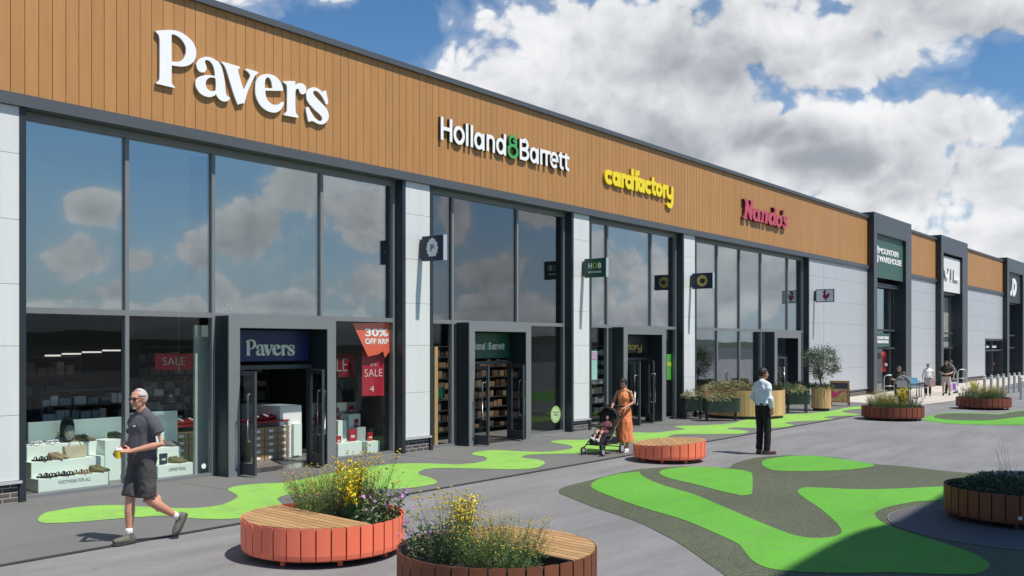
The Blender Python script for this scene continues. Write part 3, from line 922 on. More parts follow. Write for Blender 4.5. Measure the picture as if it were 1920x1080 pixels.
# serif wordmark drawn as outlines (survey of the fascia sign, then metres)
def wm(pts): return [(270 + x / 5.143, 40 + y / 5.143) for x, y in pts]
SERIF = {
 'P': ([(115, 97), (118, 90), (200, 84), (270, 84), (330, 95), (390, 125), (440, 165), (475, 205), (497, 255), (504, 300), (500, 345), (480, 385), (450, 413), (410, 430), (370, 436), (320, 432), (268, 424), (267, 480), (266, 570), (270, 600), (280, 615), (298, 632), (298, 642), (210, 622), (120, 600), (122, 592), (140, 575), (150, 550), (152, 400), (152, 200), (148, 150), (138, 125), (125, 112)],
       [(266, 124), (300, 130), (345, 157), (380, 197), (402, 245), (405, 290), (398, 330), (380, 362), (355, 382), (320, 390), (267, 386), (266, 250)]),
 'a': ([(505, 420), (512, 395), (535, 365), (570, 347), (605, 341), (650, 350), (690, 372), (725, 400), (748, 440), (765, 500), (778, 570), (785, 640), (790, 690), (800, 715), (815, 727), (830, 735), (825, 752), (805, 768), (780, 773), (750, 766), (725, 748), (705, 722), (696, 702), (680, 715), (650, 728), (615, 728), (575, 715), (540, 690), (512, 650), (498, 610), (502, 570), (525, 540), (570, 522), (620, 518), (660, 522), (685, 530), (683, 490), (672, 440), (655, 405), (630, 380), (605, 372), (590, 380), (588, 395), (600, 425), (605, 455), (595, 480), (575, 492), (545, 488), (520, 465)],
       [(690, 548), (650, 540), (620, 550), (600, 575), (597, 610), (608, 645), (635, 668), (665, 675), (692, 665), (694, 610)]),
 'v': ([(748, 397), (758, 389), (840, 412), (925, 437), (928, 447), (912, 460), (908, 480), (925, 540), (945, 610), (965, 662), (985, 620), (1010, 565), (1025, 530), (1018, 505), (995, 480), (978, 468), (990, 457), (1050, 472), (1103, 490), (1100, 500), (1075, 520), (1060, 545), (1030, 610), (1000, 680), (978, 755), (970, 790), (938, 792), (905, 803), (880, 740), (850, 650), (820, 550), (795, 470), (780, 435), (765, 413)],),
 'e': ([(1075, 610), (1085, 570), (1110, 535), (1150, 513), (1190, 507), (1240, 517), (1285, 545), (1320, 590), (1338, 635), (1343, 671), (1260, 669), (1170, 667), (1172, 700), (1185, 745), (1210, 780), (1245, 802), (1280, 805), (1310, 795), (1335, 775), (1349, 779), (1345, 805), (1325, 845), (1295, 870), (1260, 880), (1210, 872), (1160, 845), (1120, 805), (1090, 750), (1075, 690)],
       [(1165, 642), (1165, 600), (1172, 560), (1190, 538), (1210, 545), (1228, 580), (1236, 620), (1238, 645), (1200, 644)]),
 'r': ([(1343, 586), (1348, 576), (1400, 575), (1458, 576), (1461, 630), (1475, 605), (1505, 595), (1540, 605), (1562, 635), (1565, 670), (1550, 697), (1525, 703), (1505, 690), (1497, 665), (1488, 650), (1475, 650), (1463, 668), (1460, 720), (1460, 800), (1463, 865), (1470, 890), (1488, 913), (1487, 930), (1420, 918), (1350, 904), (1355, 893), (1372, 878), (1378, 855), (1380, 750), (1380, 650), (1375, 615), (1362, 600)],),
 's': ([(1565, 700), (1570, 680), (1590, 655), (1620, 638), (1655, 638), (1690, 655), (1715, 675), (1732, 680), (1745, 667), (1757, 671), (1762, 700), (1776, 770), (1770, 800), (1755, 800), (1745, 775), (1725, 735), (1695, 695), (1665, 672), (1640, 668), (1630, 685), (1640, 710), (1680, 755), (1730, 805), (1765, 850), (1782, 900), (1778, 940), (1755, 975), (1720, 993), (1680, 988), (1645, 970), (1620, 960), (1600, 968), (1586, 966), (1578, 930), (1563, 850), (1573, 824), (1590, 830), (1610, 870), (1645, 925), (1680, 955), (1705, 962), (1720, 950), (1715, 920), (1690, 890), (1640, 845), (1595, 795), (1570, 750)],),
}
YS = YP - 0.065
WORDMARK = []
for ch in 'Pavers':
    for ring in SERIF[ch]:
        WORDMARK.append([tuple(v) for v in smooth_ring([(FX(x, YS), FZ(x, y, YS)) for x, y in wm(ring)], True, 4, 48)])

def wordmark_at(x, y, z, width, depth, material, name, parent, height=None):
    """the serif wordmark scaled to a width and set on a wall plane, front face at y"""
    xs = [p[0] for r in WORDMARK for p in r]; zs = [p[1] for r in WORDMARK for p in r]
    s = width / (max(xs) - min(xs)); sz = s if height is None else height / (max(zs) - min(zs))
    cx, cz = (max(xs) + min(xs)) / 2, (max(zs) + min(zs)) / 2
    rings = [[((p[0] - cx) * s, (p[1] - cz) * sz) for p in r] for r in WORDMARK]
    me = outline_mesh(rings, depth)
    return add_mesh(name, me, material, parent, on_wall(x, y + depth / 2, z)), cx, cz

def face_and_return(name, rings, y_front, depth, m_face, m_side, parent, x=0, z=0):
    """built-up letter: thin bright face on a darker body"""
    add_mesh(name, outline_mesh(rings, 0.02), m_face, parent, on_wall(x, y_front + 0.01, z))
    add_mesh("letter_return", outline_mesh(rings, depth - 0.021), m_side, parent, on_wall(x, y_front + 0.021 + (depth - 0.021) / 2, z))

xs = [p[0] for r in WORDMARK for p in r]
sg = thing("fascia_sign", ((max(xs) + min(xs)) / 2, YP, 0), "large white serif letters with grey returns on the timber fascia above the first shopfront", "sign")
ox = sg.location.x
face_and_return("lettering", [[(p[0] - ox, p[1]) for p in r] for r in WORDMARK], -0.065, 0.065, M_WHITE, M_RETURN, sg)

# stroke lettering
def thick(pts, w, closed=False):
    """outline polygon quads of a polyline of width w (mitred); returns list of left / right points"""
    P = [Vector(p) for p in pts]; n = len(P); Lf, Rt = [], []
    for i in range(n):
        if closed or 0 < i < n - 1:
            a = (P[i] - P[i - 1]).normalized(); b = (P[(i + 1) % n] - P[i]).normalized()
            t = a + b
            t = t.normalized() if t.length > 1e-6 else a
            m = max(0.35, t.dot(a))
        else:
            t = ((P[1] - P[0]) if i == 0 else (P[-1] - P[-2])).normalized(); m = 1
        nrm = Vector((-t.y, t.x)) * (w / 2 / m)
        Lf.append(P[i] + nrm); Rt.append(P[i] - nrm)
    return Lf, Rt
class Strokes:
    """letters from strokes; x, y in metres, front at -depth"""
    def __init__(self, depth): self.f = MB(); self.s = MB(); self.d = depth; self.k = 0
    def stroke(self, pts, w, closed=False):
        Lf, Rt = thick(pts, w, closed); n = len(Lf)
        e = 0.0007 * (self.k % 9); self.k += 1
        d = self.d + e
        for (mb, ya, yb) in ((self.f, -d, -d + 0.015), (self.s, -d + 0.016, -0.0005)):
            fl = [mb.bm.verts.new((p.x, ya, p.y)) for p in Lf]; fr = [mb.bm.verts.new((p.x, ya, p.y)) for p in Rt]
            bl = [mb.bm.verts.new((p.x, yb, p.y)) for p in Lf]; br = [mb.bm.verts.new((p.x, yb, p.y)) for p in Rt]
            for i in range(n if closed else n - 1):
                j = (i + 1) % n
                mb.face([fl[i], fr[i], fr[j], fl[j]]); mb.face([bl[i], bl[j], br[j], br[i]])
                mb.face([fl[i], fl[j], bl[j], bl[i]]); mb.face([fr[i], br[i], br[j], fr[j]])
            if not closed:
                mb.face([fl[0], bl[0], br[0], fr[0]]); mb.face([fl[-1], fr[-1], br[-1], bl[-1]])
    def arc(self, cx, cy, rx, ry, a0, a1, n=20): return [(cx + rx * math.cos(R(a0 + (a1 - a0) * i / n)), cy + ry * math.sin(R(a0 + (a1 - a0) * i / n))) for i in range(n + 1)]
    def ring(self, cx, cy, rx, ry, w): self.stroke(self.arc(cx, cy, rx - w / 2, ry - w / 2, 0, 360, 28)[:-1], w, True)
    def glyph(self, ch, x0, x1, b, xh, cap, w, desc=0.2):
        h = w / 2; cx = (x0 + x1) / 2; rx = (x1 - x0) / 2; cy = b + xh / 2; ry = xh / 2; S = self.stroke; A = self.arc
        if ch == 'H': S([(x0 + h, b), (x0 + h, b + cap)], w); S([(x1 - h, b), (x1 - h, b + cap)], w); S([(x0 + w, b + cap * .52), (x1 - w, b + cap * .52)], w)
        elif ch == 'o': self.ring(cx, cy, rx, ry, w)
        elif ch in 'lI': S([(cx, b), (cx, b + cap)], w)
        elif ch == 'a': self.ring(cx - h * .3, cy, rx - h * .3, ry, w); S([(x1 - h, b), (x1 - h, b + xh * .98)], w)
        elif ch == 'd': self.ring(cx - h * .3, cy, rx - h * .3, ry, w); S([(x1 - h, b), (x1 - h, b + cap)], w)
        elif ch == 'c': S(A(cx, cy, rx - h, ry - h, 42, 318, 22), w)
        elif ch == 'e': S([(x0 + w * .6, cy)] + [(x1 - h, cy)] + A(cx, cy, rx - h, ry - h, 8, 318, 24), w * .96)
        elif ch == 'n': S([(x0 + h, b), (x0 + h, b + xh)], w); S(A(cx + h * .2, b + xh - rx + h * 0.2, rx - h * 1.1, rx - h, 160, 0, 12) + [(x1 - h, b)], w)
        elif ch == 'r': S([(x0 + h, b), (x0 + h, b + xh)], w); S(A(x0 + rx * 1.7, b + xh - rx * 1.5, rx * 1.5, rx * 1.5 - h, 165, 70, 8), w)
        elif ch == 't':
            S([(x0 + rx * .75, b + cap * .88), (x0 + rx * .75, b + rx)] + A(x0 + rx * .75 + rx * .9, b + rx, rx * .9, rx - h, 195, 285, 8), w); S([(x0 - h * .2, b + xh * .88), (x1, b + xh * .88)], w * .9)
        elif ch == 'f': S([(cx, b), (cx, b + cap * .72)] + A(cx + rx * .75, b + cap * .72, rx * .75, cap * .28 - h, 180, 75, 8), w); S([(x0 + h * .3, b + xh * .86), (x1, b + xh * .86)], w * .9)
        elif ch == 'y':
            S([(x0 + h, b + xh), (x0 + h, b + xh * .45)] + A(cx, b + xh * .42, rx - h, xh * .42 - h, 180, 350, 12), w); S([(x1 - h, b + xh)] + [(x1 - h, b)] + A(cx, b - desc * .2, rx - h, desc * .8 - h, 0, -150, 12), w)
        elif ch == 'B':
            S([(x0 + h, b), (x0 + h, b + cap)], w); t = b + cap * .53
            S([(x0 + w, b + cap - h), (cx, b + cap - h)] + A(cx, (t + b + cap) / 2, rx - h * 1.5, (b + cap - t) / 2 - h * .1, 85, -85, 12) + [(x0 + w, t)], w)
            S([(x0 + w, t - h * .2), (cx, t - h * .2)] + A(cx, (t + b) / 2 + h * .4, rx - h, (t - b) / 2 - h * .5, 85, -85, 12) + [(x0 + w, b + h)], w)
        elif ch == '&':
            r1 = rx * .78; y1 = b + cap - r1 * 1.0
            S(A(cx, y1, r1 - h, r1 - h, -60, 250, 24), w * .9); S([(cx + r1 * .1, y1 + h), (cx + r1 * .75, y1 - r1 * .2)], w * .7)
            self.ring(cx, b + cap * .30, rx * 1.0, cap * .315, w)
        elif ch == 'N':
            S([(x0 + w, b), (x0 + w, b + cap)], w * .85); S([(x1 - w * .8, b), (x1 - w * .8, b + cap)], w * .7); S([(x0 + w * .9, b + cap - h * .2), (x1 - w * .8, b + h * .2)], w * 1.15)
            for (xa, ya) in ((x0 + w, b), (x1 - w * .8, b + cap), (x0 + w * .7, b + cap)): S([(xa - w * 1.05, ya), (xa + w * 1.05, ya)], w * .45)
        elif ch == 's':
            S(A(cx, b + xh * .73, rx - h, xh * .27 - h * .6, 25, 270, 12) + A(cx, b + xh * .27, rx - h, xh * .27 - h * .6, 90, -155, 12), w)
        elif ch == "'": S([(cx + h * .3, b + cap), (cx - h * .6, b + cap * .76)], w)
        elif ch == 'J': S([(x1 - h, b + cap), (x1 - h, b + rx)] + A(cx, b + rx, rx - h, rx - h, 0, -150, 10), w)
        elif ch == 'D': S([(x0 + h, b), (x0 + h, b + cap)], w); S([(x0 + w, b + cap - h)] + A(x0 + w, b + cap / 2, x1 - x0 - w * 1.5, cap / 2 - h, 90, -90, 16) + [(x0 + w, b + h)], w)
        elif ch == 'U': S([(x0 + h, b + cap), (x0 + h, b + rx)] + A(cx, b + rx, rx - h, rx - h, 180, 360, 12) + [(x1 - h, b + cap)], w)
        elif ch == 'L': S([(x0 + h, b + cap), (x0 + h, b + h), (x1, b + h)], w)
    def build(self, parent, m_face, m_side, name="lettering"):
        self.f.build(name, m_face, parent, normals=True); self.s.build("letter_return", m_side, parent, normals=True)

def spread(zx, zo, sc, Y): return FX(zo + zx / sc, Y)
# second shop: round sans letters with a green ampersand
Y2 = YP - 0.085
f2 = lambda z: FX(810 + z / 7.111, Y2)
cx2 = f2(980)
s2 = thing("fascia_sign", (cx2, YP, 0), "white rounded sans letters with a green ampersand on the timber fascia", "sign")
zb2, zt2 = FZ(826.9, 261.6, Y2), FZ(826.9, 218.3, Y2)
st = Strokes(0.085); sa = Strokes(0.085); sb = Strokes(0.085)
xh2 = (zt2 - zb2) * .775
for ch, a, b in (('H', 120, 271), ('o', 288, 437), ('l', 450, 487), ('l', 514, 548), ('a', 562, 698), ('n', 727, 839), ('d', 857, 987), ('B', 1172, 1295), ('a', 1305, 1422), ('r', 1443, 1510), ('r', 1514, 1575), ('e', 1576, 1686), ('t', 1692, 1758), ('t', 1764, 1832)):
    (st if b < 1000 else sb).glyph(ch, f2(a) - cx2, f2(b) - cx2, zb2 - (0.012 if ch in 'oae' else 0), xh2 + (0.024 if ch in 'oe' else 0), zt2 - zb2, 0.083)
sa.glyph('&', f2(1010) - cx2, f2(1152) - cx2, zb2 - 0.02, xh2, zt2 - zb2 + 0.06, 0.075)
st.build(s2, M_WHITE, M_SHADOWBOX); sb.build(s2, M_WHITE, M_SHADOWBOX); sa.build(s2, M_GREENL, M_GREEND, "ampersand")
# third shop: heavy lower-case yellow letters
Y3 = YP - 0.08
f3 = lambda z: FX(1120 + z / 5.0526, Y3)
cx3 = f3(400)
s3 = thing("fascia_sign", (cx3, YP, 0), "bold yellow lower-case letters on the timber fascia", "sign")
zb3 = FZ(1140.8, 345.5, Y3); xh3 = FZ(1140.8, 317.8, Y3) - zb3
st = Strokes(0.08)
for ch, a, b in (('c', 72, 156), ('a', 145, 222), ('r', 226, 268), ('d', 264, 345), ('f', 343, 400), ('a', 384, 450), ('c', 451, 522), ('t', 512, 558), ('o', 554, 618), ('r', 621, 660), ('y', 654, 722)):
    st.glyph(ch, f3(a) - cx3, f3(b) - cx3, zb3, xh3, xh3 * 1.5, 0.138, 0.28)
st.build(s3, M_YELLOW, M_YSIDE)
# fourth shop: crimson slab letters
Y4 = YP - 0.13
f4 = lambda z: FX(1120 + z / 5.0526, Y4)
cx4 = f4(1600)
s4 = thing("fascia_sign", (cx4, YP, 0), "crimson hand-cut serif letters with an apostrophe on the timber fascia", "sign")
def w4(pts): return [tuple(v) for v in smooth_ring([(FX(1382 + x / 10.5, Y4) - cx4, FZ(1382 + x / 10.5, 362 + y / 10.5, Y4)) for x, y in pts], True, 3, 50)]
HAND_CUT = [
 [(148, 108), (215, 128), (255, 310), (278, 190), (262, 168), (262, 138), (338, 155), (333, 182), (318, 200), (300, 420), (290, 535), (255, 515), (212, 330), (195, 470), (205, 482), (202, 518), (126, 494), (132, 465), (150, 452), (170, 210), (163, 160), (146, 132)],
 [(335, 328), (375, 303), (420, 313), (452, 350), (462, 420), (452, 525), (464, 545), (460, 574), (425, 566), (405, 547), (375, 562), (340, 537), (316, 480), (308, 410), (316, 360)],
 [(376, 368), (402, 378), (408, 430), (402, 488), (387, 506), (370, 488), (364, 430), (367, 388)],
 [(473, 350), (530, 346), (536, 362), (565, 343), (597, 360), (614, 400), (610, 480), (597, 604), (548, 593), (559, 490), (563, 420), (554, 398), (541, 402), (532, 430), (520, 556), (532, 568), (530, 588), (468, 572), (473, 550), (484, 540), (494, 400), (489, 380), (473, 372)],
 [(638, 420), (675, 388), (715, 383), (736, 398), (741, 330), (737, 312), (720, 302), (722, 280), (780, 273), (777, 300), (771, 420), (755, 596), (768, 615), (762, 643), (725, 632), (712, 617), (685, 637), (645, 612), (620, 550), (618, 480)],
 [(692, 446), (713, 450), (719, 500), (713, 556), (698, 574), (683, 553), (679, 500)],
 [(778, 470), (815, 433), (862, 443), (892, 490), (895, 570), (877, 642), (840, 675), (799, 657), (770, 602), (765, 530)],
 [(829, 494), (846, 512), (850, 570), (841, 616), (828, 624), (814, 598), (810, 545), (815, 508)],
 [(903, 345), (938, 328), (934, 380), (919, 438), (900, 432), (907, 385)],
 [(923, 500), (945, 463), (975, 453), (1003, 463), (999, 518), (977, 512), (971, 494), (957, 501), (955, 524), (978, 560), (998, 605), (993, 662), (961, 695), (924, 693), (902, 672), (905, 613), (930, 618), (937, 648), (953, 652), (958, 630), (942, 592), (920, 546)]]
face_and_return("lettering", [w4(r) for r in HAND_CUT], -0.13, 0.13, M_REDL, M_REDS, s4)

# ------------------------------------------------------------------ projecting signs on the pillars
def rooster():
    return [(-.02, -.42), (.04, -.42), (.05, -.25), (.16, -.2), (.28, -.05), (.36, .16), (.24, .12), (.30, .30), (.14, .16), (.06, .05), (-.02, .10), (-.03, .22), (.04, .30), (.02, .40), (-.06, .46), (-.14, .42), (-.20, .34), (-.30, .26), (-.20, .24), (-.18, .10), (-.26, -.02), (-.22, -.16), (-.10, -.25)]
def shield():
    return [(0, .5), (.09, .43), (.17, .42), (.22, .32), (.33, .25), (.34, .08), (.40, -.02), (.32, -.10), (.34, -.22), (.26, -.28), (.22, -.42), (.10, -.38), (0, -.42), (-.10, -.38), (-.22, -.42), (-.26, -.28), (-.34, -.22), (-.32, -.10), (-.40, -.02), (-.34, .08), (-.33, .25), (-.22, .32), (-.17, .42), (-.09, .43)]
def swallow():
    return [(-.30, -.02), (-.10, .02), (-.16, .20), (0, .12), (.06, .24), (.12, .10), (.30, .14), (.20, .02), (.32, -.06), (.14, -.08), (.16, -.26), (.02, -.14), (-.10, -.22), (-.08, -.10)]
def side_plane(y, z, x):
    """flat x-y shape onto a board facing -x: its x runs from the wall out to the street, y up"""
    return Matrix(((0, 0, -1, x), (-1, 0, 0, y), (0, 1, 0, z), (0, 0, 0, 1)))
def blade_sign(px, ytop, ybot, px_out, label, board, art):
    x = FX(px, YP); z1, z0 = FZ(px, ytop, YP), FZ(px, ybot, YP)
    d = FX(px, YP) * CP + (DIST + YP) * SP
    # projection found from the outer edge column
    k = (px_out - 960) / FOC; l = (px - 960) / FOC * d
    p = (k * d - l) / (CP + k * SP)
    t = thing("projecting_sign", (x, YP, (z0 + z1) / 2), label, "sign", "projecting signs on the white pillars")
    h = (z1 - z0) / 2; th = 0.11
    MB().box(0, th, -p, -0.075, -h, h).build("sign_board", board, t, bevel=0.006)
    MB().box(-0.004, th + 0.004, -p - 0.012, -p - 0.0005, -h - 0.004, h + 0.004).build("board_edge", M_ALU, t)
    MB().box(0.01, th - 0.01, -0.074, -0.001, -h + 0.06, h - 0.06).build("bracket", M_ANTH, t)
    w = p - 0.075
    cy = -(0.075 + w / 2)
    for (shape, mt, s, dx, dz, th2) in art:
        if isinstance(shape, str):
            me = text_mesh(shape, s[0] * w, s[1] * 2 * h, 0.006, 0.02)
        else:
            sc = s * min(w, 2 * h)
            me = outline_mesh([[tuple(q) for q in smooth_ring([(a * sc, b * sc) for a, b in ring], True, 3, 50)] for ring in shape], 0.006)
        add_mesh("emblem" if not isinstance(shape, str) else "lettering", me, mt, t, side_plane(cy - dx * w, dz * 2 * h, -0.004 - th2))
    return t
circle = [(.36 * math.cos(a * math.pi / 12), .36 * math.sin(a * math.pi / 12)) for a in range(24)]
ring_in = [(.22 * math.cos(a * math.pi / 12), .26 * math.sin(a * math.pi / 12)) for a in range(24)]
blade_sign(786, 444, 490, 831, "navy projecting sign with a pale crest and a single letter on the first white pillar", M_NAVY, [([shield()], M_EMBLEM, 0.84, 0, 0, 0), ("P", M_NAVY, (0.15, 0.28), 0, 0, .003)])
blade_sign(1091, 486, 521, 1136, "bottle green projecting sign with two white letters on the second white pillar", M_BRITISH,
           [("H", M_WHITE, (.16, .30), -.22, .12, 0), ("B", M_WHITE, (.15, .30), .22, .12, 0), ([circle, ring_in], mat("lime_emblem", (0.30, 0.5, 0.02), 0.5), .40, 0, .12, 0), ("HEALTH & WELLBEING", M_WHITE, (.62, .09), 0, -.22, 0)])
blade_sign(1293.5, 513, 542, 1336, "navy projecting sign with a gold disc on the third white pillar", M_NAVY, [([circle], mat("gold_emblem", (0.60, 0.42, 0.06), 0.5), 1.0, 0, 0, 0), ([swallow()], M_NAVY, .95, 0, 0, .003)])
M_PALEB = mat("pale_board", (0.80, 0.81, 0.82), 0.45)
b4 = blade_sign(1526, 543, 567, 1564, "white projecting sign with a crimson bird emblem and dark frame on the grey wall", M_PALEB, [([rooster()], mat("crimson_emblem", (0.28, 0.01, 0.04), 0.5), .95, .05, 0, 0)])
# dark frame round the pale board
dims = [c for c in b4.children if c.name.startswith("sign_board")][0]
bb = [Vector(c) for c in dims.bound_box]
ya, yb_ = min(v.y for v in bb), max(v.y for v in bb); za, zb_ = min(v.z for v in bb), max(v.z for v in bb)
fm = MB()
for (a, b, c, d_) in ((ya, yb_, za, za + .03), (ya, yb_, zb_ - .03, zb_), (ya, ya + .03, za + .03, zb_ - .03), (yb_ - .03, yb_, za + .03, zb_ - .03)):
    fm.box(-0.012, -0.002, a, b, c, d_)
fm.build("sign_frame", M_ANTH, b4)

# ------------------------------------------------------------------ tower signs
def tower_sign(tw, label, board, px_top, px_bot, px):
    o, x0, x1, zi = tw
    y = YT + 0.15
    zt, zb = FZ(px, px_top, y), FZ(px, px_bot, y)
    t = thing("tower_sign", ((x0 + x1) / 2, y, (zt + zb) / 2), label, "sign")
    MB().box(-(x1 - x0) / 2 + 0.03, (x1 - x0) / 2 - 0.03, 0, 0.06, -(zt - zb) / 2, (zt - zb) / 2).build("sign_board", board, t)
    return t, x1 - x0, zt - zb
t1, w1, h1 = tower_sign(TW[0], "square green sign with two lines of white capitals on the nearest grey tower", M_GREEN, 434, 520, 1646)
add_mesh("lettering", text_mesh("MOUNTAIN", w1 * .66, h1 * .13, 0.012, 0.018, .95), M_WHITE, t1, on_wall(-.015 * w1, -0.007, h1 * .095))
add_mesh("lettering", text_mesh("WAREHOUSE", w1 * .78, h1 * .13, 0.012, 0.018, .95), M_WHITE, t1, on_wall(w1 * 0.045, -0.007, -h1 * .085))
em = MB()
wl = -w1 * .49
for (za, zb_) in ((.02, .19), (-.17, -.01)):
    em.box(wl, wl + w1 * .12, -0.014, -0.001, h1 * za, h1 * zb_)
em.build("emblem", M_WHITE, t1)
e2 = MB()
e2.poly([(wl + w1 * .02, -0.017, h1 * .03), (wl + w1 * .10, -0.017, h1 * .03), (wl + w1 * .07, -0.017, h1 * .15), (wl + w1 * .05, -0.017, h1 * .15)])
e2.poly([(wl + w1 * .04, -0.017, -h1 * .02), (wl + w1 * .085, -0.017, -h1 * .02), (wl + w1 * .085, -0.017, -h1 * .12), (wl + w1 * .04, -0.017, -h1 * .12)])
e2.build("emblem_cutout", M_GREEN, t1)
t2, w2, h2 = tower_sign(TW[1], "square white sign with raised white capitals at the top of the middle grey tower", M_WSIGN, 480, 546, 1771)
st = Strokes(0.10)
for ch, a, b in (('U', -.40, -.14), ('I', -.09, .03), ('L', .08, .36)):
    st.glyph(ch, a * w2, b * w2, -h2 * .14, h2 * .3, h2 * .30, w2 * .05)
st.build(t2, M_WHITE, M_RETURN)
t3, w3, h3 = tower_sign(TW[2], "black sign with white slanted initials at the top of the farthest grey tower", M_BLACK, 506, 567, 1894)
y3_ = YT + 0.15 - 0.05
def w3_(pts): return [tuple(v) for v in smooth_ring([(FX(1880 + x / 9.1, y3_) - t3.location.x, FZ(1880 + x / 9.1, 495 + y / 9.1, y3_) - t3.location.z) for x, y in pts], True, 3, 50)]
face_and_return("lettering", [w3_(r) for r in ([(180, 245), (208, 252), (236, 312), (240, 400), (226, 500), (195, 556), (176, 540), (181, 380)], [(199, 332), (212, 338), (209, 448), (196, 462), (193, 400)], [(166, 250), (175, 258), (172, 440), (160, 522), (145, 548), (132, 520), (144, 470), (158, 448), (164, 330)])], -0.05, 0.05, M_WHITE, M_SHADOWBOX, t3)

# ------------------------------------------------------------------ signs over the doors
def door_sign(s, px0, px1, py0, py1, label, board):
    y = s.YBK - 0.03
    xa, xb = s.j0 + 0.06, s.j1 - 0.06
    za, zb_ = FZ(px0, py1, y), s.zi - 0.03
    t = thing("door_sign", ((xa + xb) / 2, y, (za + zb_) / 2), label, "sign")
    MB().box(-(xb - xa) / 2, (xb - xa) / 2, 0, 0.03, -(zb_ - za) / 2, (zb_ - za) / 2).build("sign_board", board, t)
    return t, xb - xa, zb_ - za
d1, dw, dh = door_sign(S1, 452, 581, 620, 678, "dark blue sign with silver serif letters over the first shop's open doors", M_NAVYD)
y1 = S1.YBK - 0.03
lx0, lx1 = FX(461, y1 - .03), FX(553, y1 - .03)
wordmark_at((lx0 + lx1) / 2 - d1.location.x, -0.03, FZ(505, 652, y1) - d1.location.z, lx1 - lx0, 0.03, M_SILVER, "lettering", d1)
d2, dw, dh = door_sign(S2, 893, 950, 628, 672, "dark green sign with white letters and a green ampersand over the second shop's open doors", M_BRITISH)
y2 = S2.YBK - 0.03
q = lambda px: FX(px, y2 - .02) - d2.location.x
zc = FZ(920, 649, y2) - d2.location.z; ch_ = 0.17
st = Strokes(0.025); sa = Strokes(0.025)
ws = [('H', .72), ('o', .60), ('l', .24), ('l', .24), ('a', .56), ('n', .52), ('d', .58), ('&', .55), ('B', .56), ('a', .56), ('r', .32), ('r', .32), ('e', .56), ('t', .33), ('t', .33)]
tot = sum(w for _, w in ws); xx = q(946); sc = (q(946) - q(891.5)) / (tot - 1.8 - .0)
pos = q(946) - tot * sc
for c_, w_ in ws:
    (sa if c_ == '&' else st).glyph(c_, pos + .05 * sc, pos + (w_ - .05) * sc, zc - ch_ / 2, ch_ * .77, ch_, 0.03)
    pos += w_ * sc
st.build(d2, M_SILVER, M_SHADOWBOX); sa.build(d2, M_GREENL, M_GREEND, "ampersand")
d3, dw, dh = door_sign(S3, 1178, 1236, 632, 662, "dark sign with gold lower-case letters over the third shop's door", M_BLACK)
y3 = S3.YBK - 0.03
st = Strokes(0.025); pos = -dw / 2 + 0.02; ww = (FX(1206, y3) - d3.location.x + dw / 2 - 0.04) / 5.0
zc = FZ(1190, 651, y3) - d3.location.z
for c_ in 'factory':
    w_ = {'f': .55, 't': .55, 'r': .5}.get(c_, .8) * ww
    st.glyph(c_, pos, pos + w_, zc - .08, .15, .225, .045, .09); pos += w_ * .97
st.build(d3, mat("gold_lettering", (0.52, 0.36, 0.07), 0.5), M_SHADOWBOX)
# first tower: small green sign behind the glass over the door
ysg = -0.12
xa, xb = TW[0][1] + 0.05, FX(1668, ysg)
zb_, za = FZ(1650, 625, ysg), FZ(1650, 650, ysg)
dt = thing("door_sign", ((xa + xb) / 2, ysg, (za + zb_) / 2), "small green sign with white capitals over the nearest tower's entrance", "sign")
MB().box(-(xb - xa) / 2, (xb - xa) / 2, 0, 0.04, -(zb_ - za) / 2, (zb_ - za) / 2).build("sign_board", M_GREEN, dt)
for i, tx in enumerate(("MOUNTAIN", "WAREHOUSE")):
    add_mesh("lettering", text_mesh(tx, (xb - xa) * .62, (zb_ - za) * .22, 0.02, .03), M_WHITE, dt, on_wall((xb - xa) * .12, -0.012, (zb_ - za) * (.16 - .3 * i)))
MB().box(-(xb - xa) * .40, -(xb - xa) * .26, -0.02, -0.001, -(zb_ - za) * .26, (zb_ - za) * .28).build("emblem", M_WHITE, dt)
# ------------------------------------------------------------------ planters and seats
M_ORANGE = mat("orange_powder_coat", (0.90, 0.195, 0.105), 0.42, var=0.04, vscale=4, island=0.05)
M_ORANGED = mat("orange_liner", (0.62, 0.13, 0.07), 0.6)
M_CORTEN = mat("rust_brown_slats", lin(116, 66, 40), 0.6, var=0.14, vscale=5, island=0.10)
M_CORTEN2 = mat("red_brown_slats", lin(122, 60, 42), 0.6, var=0.12, vscale=5, island=0.12)
M_DECK = mat("weathered_deck", lin(176, 138, 94), 0.6, var=0.16, vscale=6, island=0.13, bump=0.2, bscale=60)
M_SOIL = mat("soil", (0.06, 0.042, 0.032), 0.95, var=0.5, vscale=30, bump=0.8, bscale=25)
M_DARKST = mat("dark_steel", (0.03, 0.03, 0.032), 0.5)

